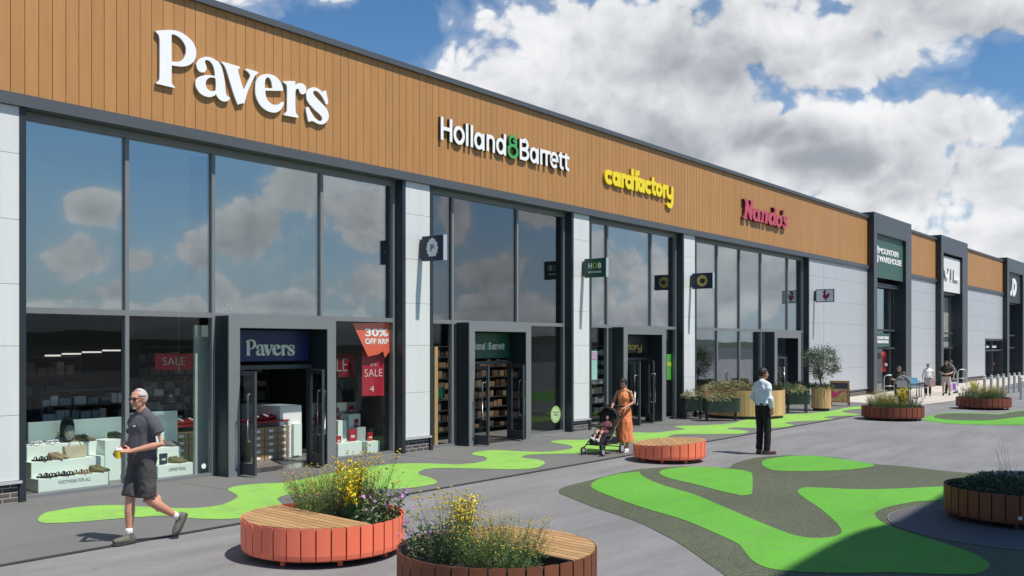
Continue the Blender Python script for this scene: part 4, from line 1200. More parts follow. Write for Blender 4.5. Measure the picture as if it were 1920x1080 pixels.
def round_planter(label, loc, rz, r, h, m_slat, m_in, n=36, deck='half', group="round slatted planters and seats on the plaza", tilt=0.0):
    t = thing("round_planter" if deck != 'full' else "round_bench", loc, label, "planter" if deck != 'full' else "bench", group, rz)
    top = lambda a: h + tilt * math.cos(a)
    sl = MB()
    for k in range(n):
        a0 = 2 * math.pi * (k + 0.055) / n; a1 = 2 * math.pi * (k + 0.945) / n
        cols = []
        for i in range(4):
            a = a0 + (a1 - a0) * i / 3
            zt = top(a); cut = 0.004 if i in (0, 3) else 0.0
            prof = [(r - 0.10, 0.055), (r - 0.035, 0.065), (r - 0.008, 0.085), (r, 0.13), (r, zt - cut), (r - 0.010, zt - cut), (r - 0.012, 0.13), (r - 0.020, 0.095), (r - 0.045, 0.077), (r - 0.10, 0.067)]
            cols.append(sl.pts([(q * math.cos(a), q * math.sin(a), z) for q, z in prof]))
        m = len(cols[0])
        for i in range(3):
            for j in range(m):
                sl.face([cols[i][j], cols[i + 1][j], cols[i + 1][(j + 1) % m], cols[i][(j + 1) % m]])
        sl.face(cols[0]); sl.face(cols[-1][::-1])
    sl.build("slat_ring", m_slat, t)
    ri = r - 0.022
    if deck != 'full':
        MB().lathe([(ri, 0.07), (ri, h - 0.02), (ri - 0.012, h - 0.02), (ri - 0.012, 0.07)], seg=48, closed=True).build("liner", m_in, t, smooth=False)
        MB().lathe([(0.001, h - 0.11), (ri * 0.5, h - 0.09), (ri - 0.013, h - 0.13)], seg=32).build("soil", M_SOIL, t, smooth=True)
    else:
        MB().lathe([(ri, 0.07), (ri, h - tilt - 0.05), (ri - 0.012, h - tilt - 0.05), (ri - 0.012, 0.07)], seg=48, closed=True).build("liner", m_in, t)
    if deck:
        dk = MB(); pitch = 0.098; x = -r + 0.022
        xend = -0.02 if deck == 'half' else r - 0.02
        while x < xend:
            xb = min(x + pitch - 0.011, xend)
            q = r - 0.016
            ya = math.sqrt(max(0.0, q * q - min(x * x, xb * xb) if x * xb > 0 else q * q)); y1 = math.sqrt(max(0.0, q * q - x * x)); y2 = math.sqrt(max(0.0, q * q - xb * xb))
            if max(y1, y2) > 0.05:
                z1 = h + tilt * x / r; z2 = h + tilt * xb / r
                dk.hexa([(x, -y1, z1 - 0.03), (xb, -y2, z2 - 0.03), (xb, y2, z2 - 0.03), (x, y1, z1 - 0.03), (x, -y1, z1 + 0.004), (xb, -y2, z2 + 0.004), (xb, y2, z2 + 0.004), (x, y1, z1 + 0.004)])
            x += pitch
        dk.build("timber_deck", M_DECK, t)
        if deck == 'half':
            MB().box(-0.018, -0.004, -r + 0.05, r - 0.05, 0.08, h - 0.004).build("divider", M_DARKST, t)
    for k in range(8):
        a = 2 * math.pi * (k + 0.5) / 8
        MB().obox(((r - 0.13) * math.cos(a), (r - 0.13) * math.sin(a), 0.04), a, 0.05, 0.05, 0.08).build("leg", m_in, t)
    return t
pos1, pos2, pos3, pos4, pos5 = AT(607, 10.93), AT(932, 9.2), AT(1913, 12.94), AT(1673.5, 30.3), AT(1844, 35.3)
round_planter("orange slatted round planter with a half deck of timber boards, nearest the walking man", pos1, R(-6), 0.912, 0.424, M_ORANGE, M_ORANGED)
round_planter("rust brown round planter in the foreground, cut by the bottom of the photo", pos2, R(174), 0.955, 0.424, M_CORTEN, M_DARKST)
p3 = round_planter("dark brown round planter in deep shade beside the green play surface", pos3, R(120), 0.945, 0.44, M_CORTEN, M_DARKST, deck=None)
round_planter("red brown round planter in front of the seated people, beside the drain line", pos4, R(-6), 0.93, 0.41, M_CORTEN2, M_DARKST, n=30, deck=None)
round_planter("red brown round planter in front of the row of steel bollards", pos5, R(174), 0.93, 0.41, M_CORTEN2, M_DARKST, n=30, deck=None)
round_planter("low orange round bench topped with sloping timber boards, beside the pushchair", AT(1255, 19.57), R(-52), 0.735, 0.375, M_ORANGE, M_ORANGED, n=26, deck='full', tilt=0.05)
# small socket plate on the dark planter
d = (Vector((0, -DIST, 0)) - Vector((pos3.x, pos3.y, 0))).normalized()
sp = Vector((pos3.x, pos3.y, 0.16)) + d * 0.953
tag(MB().obox((0, 0, 0), math.atan2(d.y, d.x), 0.02, 0.045, 0.045).build("socket_plate", mat("pale_plate", (0.6, 0.58, 0.5), 0.5), loc=sp), "small pale square socket plate on the dark shaded planter", "socket")

# ------------------------------------------------------------------ plants
M_LEAF1 = mat("feathery_green", (0.115, 0.175, 0.050), 0.7, island=0.45)
M_LEAF2 = mat("grey_green_leaf", (0.115, 0.17, 0.065), 0.6, island=0.40)
M_LEAF3 = mat("broom_green", (0.065, 0.155, 0.055), 0.6, island=0.30)
M_BUTTON = mat("mustard_button_flower", (0.42, 0.31, 0.025), 0.7, island=0.30)
M_BROOM = mat("bright_yellow_flower", (0.85, 0.66, 0.008), 0.6, island=0.15)
M_MALLOW = mat("mauve_flower", (0.52, 0.24, 0.52), 0.6, island=0.35)
M_SPECK = mat("orange_yellow_flower", (0.62, 0.36, 0.02), 0.7, island=0.25)
M_OLIVEL = mat("olive_leaf", (0.115, 0.145, 0.085), 0.6, island=0.45)
M_BARK = mat("bark", (0.12, 0.09, 0.065), 0.9, var=0.3, vscale=20, bump=0.6, bscale=30)
M_GRASSY = mat("straw_green_blade", (0.22, 0.21, 0.085), 0.7, island=0.40)
M_GRASSD = mat("dark_green_blade", (0.055, 0.085, 0.035), 0.7, island=0.45)

class PL:
    """plain vertex / face lists for foliage"""
    def __init__(self): self.v = []; self.f = []
    def blade(self, p, d, ln, w, droop=0.0):
        s = d.cross(Vector((random.uniform(-1, 1), random.uniform(-1, 1), random.uniform(-1, 1))))
        if s.length < 1e-5: s = Vector((1, 0, 0))
        s.normalize(); i = len(self.v)
        m = p + d * (ln * 0.5) + Vector((0, 0, -droop * ln * 0.15)); e = p + d * ln + Vector((0, 0, -droop * ln * 0.5))
        self.v += [p, m + s * (w / 2), e, m - s * (w / 2)]; self.f.append((i, i + 1, i + 2, i + 3))
    def stem(self, pts, w):
        n = len(pts); b = len(self.v)
        for i, p in enumerate(pts):
            r = w * (1 - 0.6 * i / (n - 1))
            for k in range(3):
                a = 2.094 * k; self.v.append(p + Vector((r * math.cos(a), r * math.sin(a), 0)))
        for i in range(n - 1):
            for k in range(3):
                q = b + i * 3; k2 = (k + 1) % 3
                self.f.append((q + k, q + k2, q + 3 + k2, q + 3 + k))
    def knob(self, c, r, fl=0.7):
        b = len(self.v)
        self.v += [c + Vector((0, 0, r * fl))]
        for z in (0.3, -0.35):
            for k in range(6):
                a = 1.047 * k; self.v.append(c + Vector((r * math.cos(a), r * math.sin(a), r * z * fl)))
        self.v += [c + Vector((0, 0, -r * fl))]
        for k in range(6):
            k2 = (k + 1) % 6
            self.f += [(b, b + 1 + k, b + 1 + k2), (b + 1 + k, b + 7 + k, b + 7 + k2, b + 1 + k2), (b + 13, b + 7 + k2, b + 7 + k)]
    def petals(self, c, n, r):
        b = len(self.v); n = n.normalized()
        a = n.cross(Vector((0.3, 0.2, 1))); a.normalize(); t = n.cross(a); k0 = random.random() * 6
        for k in range(5):
            an = k0 + 1.2566 * k; i = len(self.v)
            dvec = a * math.cos(an) + t * math.sin(an); sv = n.cross(dvec)
            self.v += [c, c + dvec * r * .7 + sv * r * .42 + n * r * .2, c + dvec * r + n * r * .35, c + dvec * r * .7 - sv * r * .42 + n * r * .2]
            self.f.append((i, i + 1, i + 2, i + 3))
    def mesh(self, name, m):
        me = bpy.data.meshes.new(name); me.from_pydata([tuple(q) for q in self.v], [], self.f); me.materials.append(m); return me
def disc_point(rx, ry): 
    a = random.uniform(0, 6.283); q = math.sqrt(random.random()); return Vector((rx * q * math.cos(a), ry * q * math.sin(a), 0))
def curve_pts(p, lean, h, n=4):
    return [p + Vector((lean.x * (i / (n - 1)) ** 1.6, lean.y * (i / (n - 1)) ** 1.6, h * i / (n - 1))) for i in range(n)]
def rdir(up=0.3): return Vector((random.uniform(-1, 1), random.uniform(-1, 1), random.uniform(up - 0.6, up + 0.8))).normalized()

def plant_fine():
    fo, fl = PL(), PL()
    for _ in range(330):
        p = disc_point(0.30, 0.48); h = random.uniform(0.30, 0.66) * (1 - 0.25 * (p.length / 0.5))
        ln = Vector((p.x * 0.55 + random.uniform(-.08, .08), p.y * 0.45 + random.uniform(-.08, .08), 0))
        pts = curve_pts(p, ln, h); fo.stem(pts, 0.0022)
        for _ in range(18):
            t = random.uniform(0.02, 0.85); i = min(2, int(t * 3)); q = pts[i].lerp(pts[i + 1], t * 3 - i)
            fo.blade(q, rdir(0.35), random.uniform(.03, .085) * (1.2 - 0.6 * t), 0.0065)
        if random.random() < 0.8:
            fl.knob(pts[-1], random.uniform(.006, .0105))
        for _ in range(random.choice((0, 0, 1, 2))):
            t = random.uniform(.6, .95); i = 2; q = pts[2].lerp(pts[3], t * 3 - 2 if t > .667 else 0)
            e = q + rdir(.6) * random.uniform(.03, .07); fo.stem([q, e], 0.0014); fl.knob(e, random.uniform(.005, .0085))
    return [("foliage", fo.mesh("foliage", M_LEAF1)), ("blossom", fl.mesh("blossom", M_SPECK))]
def plant_tansy():
    fo, fl = PL(), PL()
    for _ in range(70):
        p = disc_point(0.20, 0.26); h = random.uniform(0.45, 0.86)
        ln = Vector((p.x * 0.9 + random.uniform(-.12, .12), p.y * 0.8 + random.uniform(-.12, .12), 0)); pts = curve_pts(p, ln, h, 5); fo.stem(pts, 0.003)
        for _ in range(22):
            t = random.uniform(0.02, 0.62); i = int(t * 4); q = pts[i].lerp(pts[i + 1], t * 4 - i)
            fo.blade(q, rdir(.3), random.uniform(.04, .10) * (1.1 - t * .7), 0.010)
        fl.knob(pts[-1], random.uniform(.014, .021), .62)
        for _ in range(random.choice((0, 1, 1, 2))):
            q = pts[3].lerp(pts[4], random.random() * .6); e = q + (rdir(.9) * random.uniform(.05, .12)); fo.stem([q, e], 0.002); fl.knob(e, random.uniform(.011, .017), .62)
    return [("foliage", fo.mesh("foliage", M_LEAF2)), ("blossom", fl.mesh("blossom", M_BUTTON))]
def plant_broom():
    fo, fl = PL(), PL()
    for _ in range(95):
        p = disc_point(0.07, 0.07); h = random.uniform(0.35, 0.68)
        a = random.uniform(0, 6.28); q_ = random.uniform(.02, .17); ln = Vector((math.cos(a) * q_, math.sin(a) * q_ * 1.1, 0)); pts = curve_pts(p, ln, h, 5); fo.stem(pts, 0.0038)
        for _ in range(6):
            t = random.uniform(.0, .5); i = int(t * 4); q = pts[i].lerp(pts[i + 1], t * 4 - i); fo.blade(q, rdir(.8), .07, .006)
        for _ in range(random.choice((0, 5, 10, 18))):
            t = random.uniform(.5, .99); i = int(t * 4); q = pts[i].lerp(pts[i + 1], t * 4 - i) + rdir(.2) * .012
            fl.blade(q, rdir(.2), random.uniform(.022, .036), .022)
    return [("foliage", fo.mesh("foliage", M_LEAF3)), ("blossom", fl.mesh("blossom", M_BROOM))]
def plant_mallow():
    fo, fl = PL(), PL()
    for _ in range(44):
        p = disc_point(0.20, 0.22); h = random.uniform(0.18, 0.52)
        ln = Vector((p.x * 1.1 + random.uniform(-.1, .1), p.y * 1.1 + random.uniform(-.1, .1), 0)); pts = curve_pts(p, ln, h); fo.stem(pts, 0.0032)
        for _ in range(16):
            t = random.uniform(.0, .9); i = min(2, int(t * 3)); q = pts[i].lerp(pts[i + 1], t * 3 - i); fo.blade(q, rdir(.3), random.uniform(.035, .085), random.uniform(.018, .034), .4)
        for _ in range(random.choice((0, 1, 2, 3))):
            t = random.uniform(.55, 1); i = min(2, int(t * 3)); q = pts[i].lerp(pts[i + 1], t * 3 - i) + rdir(.5) * .025; fl.petals(q, rdir(.5), random.uniform(.014, .026))
    return [("foliage", fo.mesh("foliage", M_LEAF2)), ("blossom", fl.mesh("blossom", M_MALLOW))]
KINDS = {"fine": ("wildflower_clump", plant_fine(), "feathery orange speckled wildflowers"), "tansy": ("tansy_clump", plant_tansy(), "tall stems with mustard button heads"),
         "broom": ("broom_shrub", plant_broom(), "yellow broom with bright upright flower spikes"), "mallow": ("mallow_clump", plant_mallow(), "leafy mauve mallow flowers")}
def plant_at(kind, base, rz, off, z, where, sc=1.0, extra_rot=0.0):
    nm, parts, lab = KINDS[kind]
    c, s = math.cos(rz), math.sin(rz)
    t = thing(nm, (base.x + off[0] * c - off[1] * s, base.y + off[0] * s + off[1] * c, z), "%s in the %s" % (lab, where), "plant", "flowering plants in the round planters", rz + extra_rot)
    t.scale = (sc, sc, sc)
    for n, me in parts:
        link(bpy.data.objects.new(n, me), t)
    return t
for base, rz, where in ((pos1, R(-6), "orange planter"), (pos2, R(174), "foreground rust brown planter")):
    for k, off, sc in (("fine", (.28, .30), 1.08), ("tansy", (.46, -.16), 1.0), ("broom", (.20, -.26), 1.12), ("mallow", (.40, -.50), 1.05)):
        plant_at(k, base, rz, off, 0.32, where, sc * (.80 if base is pos2 else .96))
for base, rz, where in ((pos4, PHI - R(90) + R(180), "planter before the seated people"), (pos5, PHI - R(90) + R(0), "planter before the bollards")):
    sg_ = -1
    for k, off, sc in (("fine", (.42, .1), 1.0), ("fine", (.05, .25), .9), ("broom", (-.16, .35), 1.1), ("mallow", (-.5, .2), 1.05), ("tansy", (-.48, -.25), .72), ("tansy", (.2, -.35), .66)):
        if k == "fine" and off[0] < .2: nm_w = where + " at the middle"
        elif k == "tansy" and off[0] > 0: nm_w = where + " at the back"
        else: nm_w = where
        plant_at(k, base, rz, off, 0.30, nm_w, sc)

def bush(name, label, cat, loc, rx, ry, hz, n, m, leaf=(.06, .12), wid=.014, droop=.8, up=.7, group=None, stems=None):
    fo = PL()
    for _ in range(n):
        p = disc_point(rx, ry); q = 1 - (p.x / rx) ** 2 * .6 - (p.y / ry) ** 2 * .6
        b = Vector((p.x, p.y, random.uniform(0, hz * max(.15, q))))
        dd = Vector((p.x / rx * .7 + random.uniform(-.6, .6), p.y / ry * .7 + random.uniform(-.6, .6), up + random.uniform(-.3, .3))).normalized()
        fo.blade(b, dd, random.uniform(*leaf), wid, droop)
    for _ in range(stems or 0):
        p = disc_point(rx * .9, ry * .9); fo.stem(curve_pts(p, Vector((p.x * .4, p.y * .4, 0)), hz * random.uniform(.5, 1.0)), .003)
    t = thing(name, loc, label, cat, group)
    link(bpy.data.objects.new("foliage", fo.mesh("foliage", m)), t)
    return t
bush("leafy_plant", "dark low leafy planting filling the shaded planter", "plant", (pos3.x, pos3.y, 0.31), .82, .82, .30, 2600, M_GRASSD, (.05, .11), .026, .5, .5, stems=60)
tg = thing("tall_grass", (pos3.x + .1, pos3.y + .15, 0.33), "few tall bare grass stems rising from the shaded planter", "plant")
so = PL()
for k in range(9):
    p = disc_point(.10, .10); so.stem(curve_pts(p, Vector((random.uniform(-.2, .1), random.uniform(-.1, .2), 0)), random.uniform(.35, .80), 6), .003)
link(bpy.data.objects.new("foliage", so.mesh("foliage", M_GRASSD)), tg)
wf_ = AT(1853, 13.2)
bush("weed_tuft", "upright leafy weed tuft standing at the left of the shaded planter", "plant", (wf_.x, wf_.y, .36), .12, .12, .26, 120, M_LEAF2, (.05, .09), .03, .3, .8, stems=14)

# ------------------------------------------------------------------ restaurant planters by the fourth shop
M_LARCH = mat("larch_boards", lin(205, 164, 116), 0.6, var=0.16, vscale=5, island=0.14, stretch=(0, (6, 6, 0.7)))
M_TROUGH = mat("green_steel_trough", (0.022, 0.036, 0.028), 0.5, var=0.1)
def drum(label, loc, r, h, n, group="larch clad drum planters"):
    t = thing("drum_planter", loc, label, "planter", group)
    sl = MB()
    for k in range(n):
        a0, a1 = 2 * math.pi * (k + .03) / n, 2 * math.pi * (k + .97) / n
        c = [(q * math.cos(a), q * math.sin(a)) for q in (r, r - .025) for a in (a0, (a0 + a1) / 2, a1)]
        v = [(x, y, z) for z in (.10, h) for (x, y) in (c[0], c[1], c[2], c[5], c[4], c[3])]
        sl.prism(v[:6], (0, 0, h - .10))
    sl.build("board_cladding", M_LARCH, t)
    MB().lathe([(r - .06, 0), (r - .06, .098), (r - .3 * r, .098), (r - .3 * r, 0)], seg=40, closed=True).build("base", M_DARKST, t)
    MB().lathe([(r - .027, .11), (r - .027, h - .01), (r - .05, h - .01), (r - .05, .11)], seg=40, closed=True).build("liner", M_DARKST, t)
    MB().lathe([(0.001, h - .08), (r - .052, h - .1)], seg=32).build("soil", M_SOIL, t)
    return t
dA = AT(1396, 31.25); drum("large larch clad drum planter behind the standing man", dA, 1.27, .90, 60)
dB = AT(1539.5, 34.15); drum("narrow larch clad drum planter holding the olive tree", dB, .34, .86, 18)
def trough(label, c, ang, w, dpt, z0, z1):
    t = thing("trough_planter", (c.x, c.y, 0), label, "planter", "green metal troughs by the restaurant", ang)
    ring = []
    for sx, sy, a0 in ((1, 1, 0), (-1, 1, 90), (-1, -1, 180), (1, -1, 270)):
        for k in range(5):
            a = R(a0 + 22.5 * k); ring.append((sx * (w / 2 - .14) + .14 * math.cos(a), sy * (dpt / 2 - .14) + .14 * math.sin(a), z0))
    mb = MB(); mb.prism(ring, (0, 0, z1 - z0 - .02)); mb.build("trough_body", M_TROUGH, t)
    MB().prism([(x * 1.02, y * 1.04, z1 - .035) for x, y, z in ring], (0, 0, .035)).build("rim", M_TROUGH, t)
    for sx in (-1, 1):
        for sy in (-1, 1):
            MB().box(sx * (w / 2 - .12) - .02, sx * (w / 2 - .12) + .02, sy * (dpt / 2 - .1) - .02, sy * (dpt / 2 - .1) + .02, 0, z0 - .001).build("leg", M_DARKST, t)
    return t
va = PHI - R(90)
tA = AT(1299, 30.3); trough("green metal trough on legs at the left end of the restaurant planting", tA, va, .72, .4, .27, .72)
tB = AT(1352, 29.6); trough("green metal trough on legs in front of the large larch drum", tB, va, 1.12, .4, .27, .70)
tC = AT(1494, 33.0); trough("green metal trough between the two larch drums", tC, va, .86, .4, .30, .80)
GP = "planting by the restaurant front"
bush("grass_clump", "straw and green grass clump trailing over the left green trough", "plant", (tA.x, tA.y, .66), .40, .26, .30, 420, M_GRASSY, (.10, .22), .02, 1.2, .5, GP)
bush("grass_clump", "straw and green grass clump spilling over the trough before the large drum", "plant", (tB.x, tB.y, .64), .60, .28, .28, 560, M_GRASSY, (.10, .22), .02, 1.3, .4, GP)
bush("grass_clump", "grass clump drooping over the trough between the drums", "plant", (tC.x, tC.y, .74), .46, .28, .26, 420, M_GRASSY, (.10, .22), .02, 1.5, .3, GP)
for px, dd, s, m_, lab in ((1345, 30.8, .50, M_GRASSY, "tawny arching grass at the left end of the large drum"), (1372, 31.2, .48, M_GRASSY, "tawny grass beside a tuft in the large drum"), (1398, 30.6, .32, M_GRASSY, "short russet grass at the middle of the large drum"), (1432, 31.4, .46, M_GRASSD, "dark green clump in the large drum behind the standing man"), (1462, 31.4, .50, M_GRASSD, "dark green clump at the right end of the large drum")):
    q = AT(px, dd); bush("grass_clump", lab, "plant", (q.x, q.y, .84), s, s * .8, .34 if m_ is M_GRASSY else .26, 480, m_, (.12, .28), .022, .9, .7, GP)
q = AT(1500, 34.4); bush("leafy_shrub", "dark green low shrub behind the trough between the drums", "plant", (q.x, q.y, .78), .62, .4, .22, 520, M_GRASSD, (.08, .18), .03, .4, .6, GP)
bush("leafy_shrub", "dark green foliage round the foot of the olive tree", "plant", (dB.x, dB.y, .78), .42, .42, .2, 420, M_GRASSD, (.08, .16), .03, .6, .5, GP)

def olive_tree(loc):
    t = thing("olive_tree", loc, "small olive tree with a loose grey green crown in the narrow larch drum", "tree")
    tr = MB()
    tr.tube([(0, 0, -.06), (.02, .01, .12), (-.01, .03, .30), (.03, .02, .46)], [.045, .038, .033, .03], 8)
    tips = []
    for k in range(9):
        a = 6.28 * k / 9 + random.uniform(-.3, .3); rr = random.uniform(.18, .46)
        e = Vector((rr * math.cos(a), rr * math.sin(a), random.uniform(.62, 1.30)))
        s0 = Vector((.01, .02, random.uniform(.22, .46))); mid = s0.lerp(e, .5) + Vector((0, 0, .05))
        tr.tube([s0, mid, e], [.018, .011, .005], 5); tips.append(e); tips.append(mid)
    tr.build("trunk", M_BARK, t, smooth=True)
    fo = PL()
    cl = []
    for _ in range(170):
        a = random.uniform(0, 6.28); u = random.uniform(-1, 1); q = random.random() ** .4
        c = Vector((.60 * q * math.cos(a) * math.sqrt(1 - u * u), .60 * q * math.sin(a) * math.sqrt(1 - u * u), .90 + .58 * q * u))
        if noise.noise(c * 3.0 + Vector((4, 1, 7))) > -.18: cl.append(c)
    for c in cl:
        for _ in range(44):
            p = c + Vector((random.gauss(0, .075), random.gauss(0, .075), random.gauss(0, .075)))
            o_ = (p - Vector((0, 0, .75))).normalized(); fo.blade(p, (o_ + rdir(.2) * .9).normalized(), random.uniform(.05, .10), .024, .2)
    for _ in range(26):
        a = random.uniform(0, 6.28); b = Vector((.5 * math.cos(a), .5 * math.sin(a), random.uniform(.6, 1.35))); d_ = (b - Vector((0, 0, .8))).normalized()
        for k in range(10): fo.blade(b + d_ * (.02 * k), (d_ + rdir(.2)).normalized(), .06, .015)
    link(bpy.data.objects.new("crown", fo.mesh("crown", M_OLIVEL)), t)
    return t
olive_tree((dB.x, dB.y, .80))

# ------------------------------------------------------------------ board, stands, bollards
M_WOODD = mat("brown_wood", (0.20, 0.105, 0.045), 0.6, var=0.2, vscale=8)
ab = AT(1574, 36.9)
t = thing("a_board", (ab.x, ab.y, 0), "wooden pavement menu board with dark header and crimson and ochre artwork", "menu board", None, va + R(-24))
for s in (-1, 1):
    fmb = MB()
    def P_(x, z): return (x, s * (.30 * (1 - z / .96)), z)
    for (xa, xb, za, zb_) in ((-.36, -.31, 0, .96), (.31, .36, 0, .96), (-.31, .31, .88, .96), (-.31, .31, .14, .20)):
        a, b, c, d_ = P_(xa, za), P_(xb, za), P_(xb, zb_), P_(xa, zb_); n_ = Vector((0, .03 * s, .0))
        fmb.prism([a, b, c, d_], n_)
    fmb.build("board_frame", M_WOODD, t)
    pb = MB(); pb.mi = 0
    pb.prism([P_(-.308, .205), P_(.308, .205), P_(.308, .875), P_(-.308, .875)], (0, .012 * s, 0))
    pb.build("poster", mat("poster_ochre", (0.24, 0.17, 0.06), 0.7, var=0.7, vscale=7), t)
    h_ = MB(); h_.prism([tuple(Vector(P_(a, b)) + Vector((0, .013 * s, 0))) for a, b in ((-.30, .66), (.30, .66), (.30, .87), (-.30, .87))], (0, .003 * s, 0)); h_.build("poster_header", M_BLACK, t)
    r_ = MB(); r_.prism([tuple(Vector(P_(a, b)) + Vector((0, .013 * s, 0))) for a, b in ((-.30, .30), (-.12, .34), (.02, .46), (.22, .60), (.05, .60), (-.10, .50), (-.30, .62))], (0, .003 * s, 0)); r_.build("poster_artwork", mat("poster_crimson", (0.32, 0.02, 0.08), 0.7), t)
def bollard():
    t = thing("bollard", (0, 0, 0), "steel bollard", "bollard", "row of brushed steel bollards at the far right")
    MB().lathe([(0.001, .955), (.045, .95), (.062, .935), (.062, .03), (.08, .028), (.08, 0)], seg=16).build("post", M_STEELB, t, smooth=False)
    MB().lathe([(.0635, .80), (.0645, .80), (.0645, .86), (.0635, .86)], seg=16, closed=True).build("reflective_band", M_WHITE, t)
    return t
M_STEELB = mat("satin_steel", (0.48, 0.48, 0.48), 0.4, metal=0.55)
B0 = bollard()
bl = [(1846, 43.5), (1858.6, 44.2), (1871, 45.0), (1881.5, 45.7), (1892, 46.5), (1902, 47.2), (1911, 48), (1914.8, 41)]
names = ["leftmost of the far row, by the planter", "second from the left of the far row", "third from the left of the far row", "fourth from the left of the far row", "fifth from the left of the far row", "sixth from the left of the far row", "rightmost of the far row", "standing nearer than the row"]
for i, ((px, dd), nm) in enumerate(zip(bl, names)):
    q = AT(px, dd); lab = "brushed steel bollard, " + nm
    if i == 0: B0.location = q; B0['label'] = lab
    else: copy_thing(B0, q, 0, lab)
def cycle_stand(label):
    t = thing("cycle_stand", (0, 0, 0), label, "cycle stand", "steel hoop cycle stands")
    h, w = .93, .24
    path = [(-w, 0, 0), (-w, 0, h - .16)] + [(-w + .16 - .16 * math.cos(R(a)), 0, h - .16 + .16 * math.sin(R(a))) for a in (22, 45, 67, 90)] + [(w - .16 + .16 * math.sin(R(a)), 0, h - .16 + .16 * math.cos(R(a))) for a in (22, 45, 67, 90)] + [(w, 0, 0)]
    MB().tube(path, .026, 8).build("hoop", M_STEELB, t, smooth=True)
    MB().tube([(-w, 0, .42), (w, 0, .42)], .02, 8).build("cross_bar", M_STEELB, t, smooth=True)
    for s in (-1, 1): MB().lathe([(.07, 0), (.07, .012), (.03, .014)], (s * w, 0, 0), 12).build("foot_plate", M_STEELB, t)
    return t
c0 = cycle_stand("steel hoop cycle stand beside the seated people"); q = AT(1667.5, 44.6); c0.location = q; c0.rotation_euler = (0, 0, va)
copy_thing(c0, AT(1786.5, 53.6), va, "steel hoop cycle stand partly hidden behind the walking shoppers")
copy_thing(c0, AT(1804.5, 54.8), va, "steel hoop cycle stand against the right side of the middle tower")

# cafe table and chairs among the seated people
M_BLUE = mat("light_blue_plastic", (0.10, 0.38, 0.55), 0.4)
M_GREYP = mat("grey_seat", (0.36, 0.37, 0.38), 0.5)
def cafe_table(loc, label):
    t = thing("cafe_table", loc, label, "table", "cafe tables on the pale paving", va)
    MB().box(-.36, .36, -.3, .3, .70, .73).build("tabletop", M_GREYP, t)
    for sx in (-1, 1):
        for sy in (-1, 1): MB().tube([(sx * .32, sy * .26, 0), (sx * .30, sy * .24, .699)], .016, 6).build("leg", M_DARKST, t)
    return t
def cafe_chair(loc, rz, label, m_):
    t = thing("cafe_chair", loc, label, "chair", "cafe chairs on the pale paving", rz)
    MB().box(-.2, .2, -.2, .2, .43, .455).build("seat", m_, t)
    MB().hexa([(-.2, -.215, .55), (.2, -.215, .55), (.2, -.195, .55), (-.2, -.195, .55), (-.2, -.255, .84), (.2, -.255, .84), (.2, -.235, .84), (-.2, -.235, .84)]).build("backrest", m_, t)
    for sx in (-1, 1):
        MB().tube([(sx * .19, .19, 0), (sx * .18, .17, .43)], .013, 6).build("leg", M_DARKST, t)
        MB().tube([(sx * .19, -.24, 0), (sx * .185, -.185, .44), (sx * .185, -.23, .78)], .013, 6).build("leg", M_DARKST, t)
    return t
qt = AT(1716, 42.2); cafe_table(qt, "small grey cafe table with a pale blue tray to the right of the seated people")
qs = AT(1713, 42.2, .735); tag(MB().obox((0, 0, .02), va, .42, .3, .04).obox((.02, .06, .05), va + .4, .2, .05, .03).build("tray", M_BLUE, loc=qs), "pale blue tray lying on the grey cafe table", "tray")
cafe_chair(AT(1730, 42.6), va + R(100), "empty grey cafe chair to the right of the table", M_GREYP)
q = AT(1713, 43.6); cafe_chair(q, va + R(170), "pale blue cafe chair behind the table", M_BLUE)

# ------------------------------------------------------------------ added out-of-view blocker, outlined to cast the near right corner's shadow
CZ = 14.0
edge = [(1477, 1080), (1512, 1058), (1559, 1030), (1606, 1006), (1640, 993), (1676, 985), (1700, 978), (1751, 948), (1790, 922), (1850, 884), (1925, 882)]
sh = CZ / math.tan(SUN_EL)
ring = []
for px, py in [(1440, 1125)] + edge:
    g_ = G(px, py); ring.append((g_.x + SUN_H.x * sh, g_.y + SUN_H.y * sh, CZ))
for dd, ll in ((17.5, 11.5), (13, 12.5), (8, 9), (6.8, 5.0), (7.6, 2.6)):
    e = AT(960, dd) + Vector((SP, -CP, 0)) * ll; ring.append((e.x + SUN_H.x * sh, e.y + SUN_H.y * sh, CZ))
cx_, cy_ = sum(p[0] for p in ring) / len(ring), sum(p[1] for p in ring) / len(ring)
cn = thing("unseen_shadow_caster", (cx_, cy_, 0), "added out-of-view plate on a post, outlined to cast the near right shadow", "shadow caster")
MB().prism([(x - cx_, y - cy_, z) for x, y, z in ring], (0, 0, .22)).build("caster_plate", M_ANTHL, cn)
MB().tube([(0, 0, 0), (0, 0, CZ - .001)], [.16, .09], 12).build("caster_post", M_ANTH, cn, smooth=True)

# low wooded rise far across the car park (mirrored in the shop glass)
rg = MB(); xs_ = [-420 + 14 * i for i in range(66)]
f0 = rg.pts([(x, -150, -.02) for x in xs_])
f1 = rg.pts([(x, -166 + 3 * noise.noise(Vector((x * .05, 2, 0))), 2.6 + 1.4 * noise.noise(Vector((x * .02, 0, 3))) + .8 * noise.noise(Vector((x * .11, 5, 1)))) for x in xs_])
f2 = rg.pts([(x, -260, -.02) for x in xs_])
for i in range(65):
    rg.face([f0[i], f0[i + 1], f1[i + 1], f1[i]]); rg.face([f1[i], f1[i + 1], f2[i + 1], f2[i]])
o = rg.build("hills", mat("wooded_rise", (0.035, 0.055, 0.03), 0.9, var=.4, vscale=.5), smooth=True); tag(o, kind='structure')
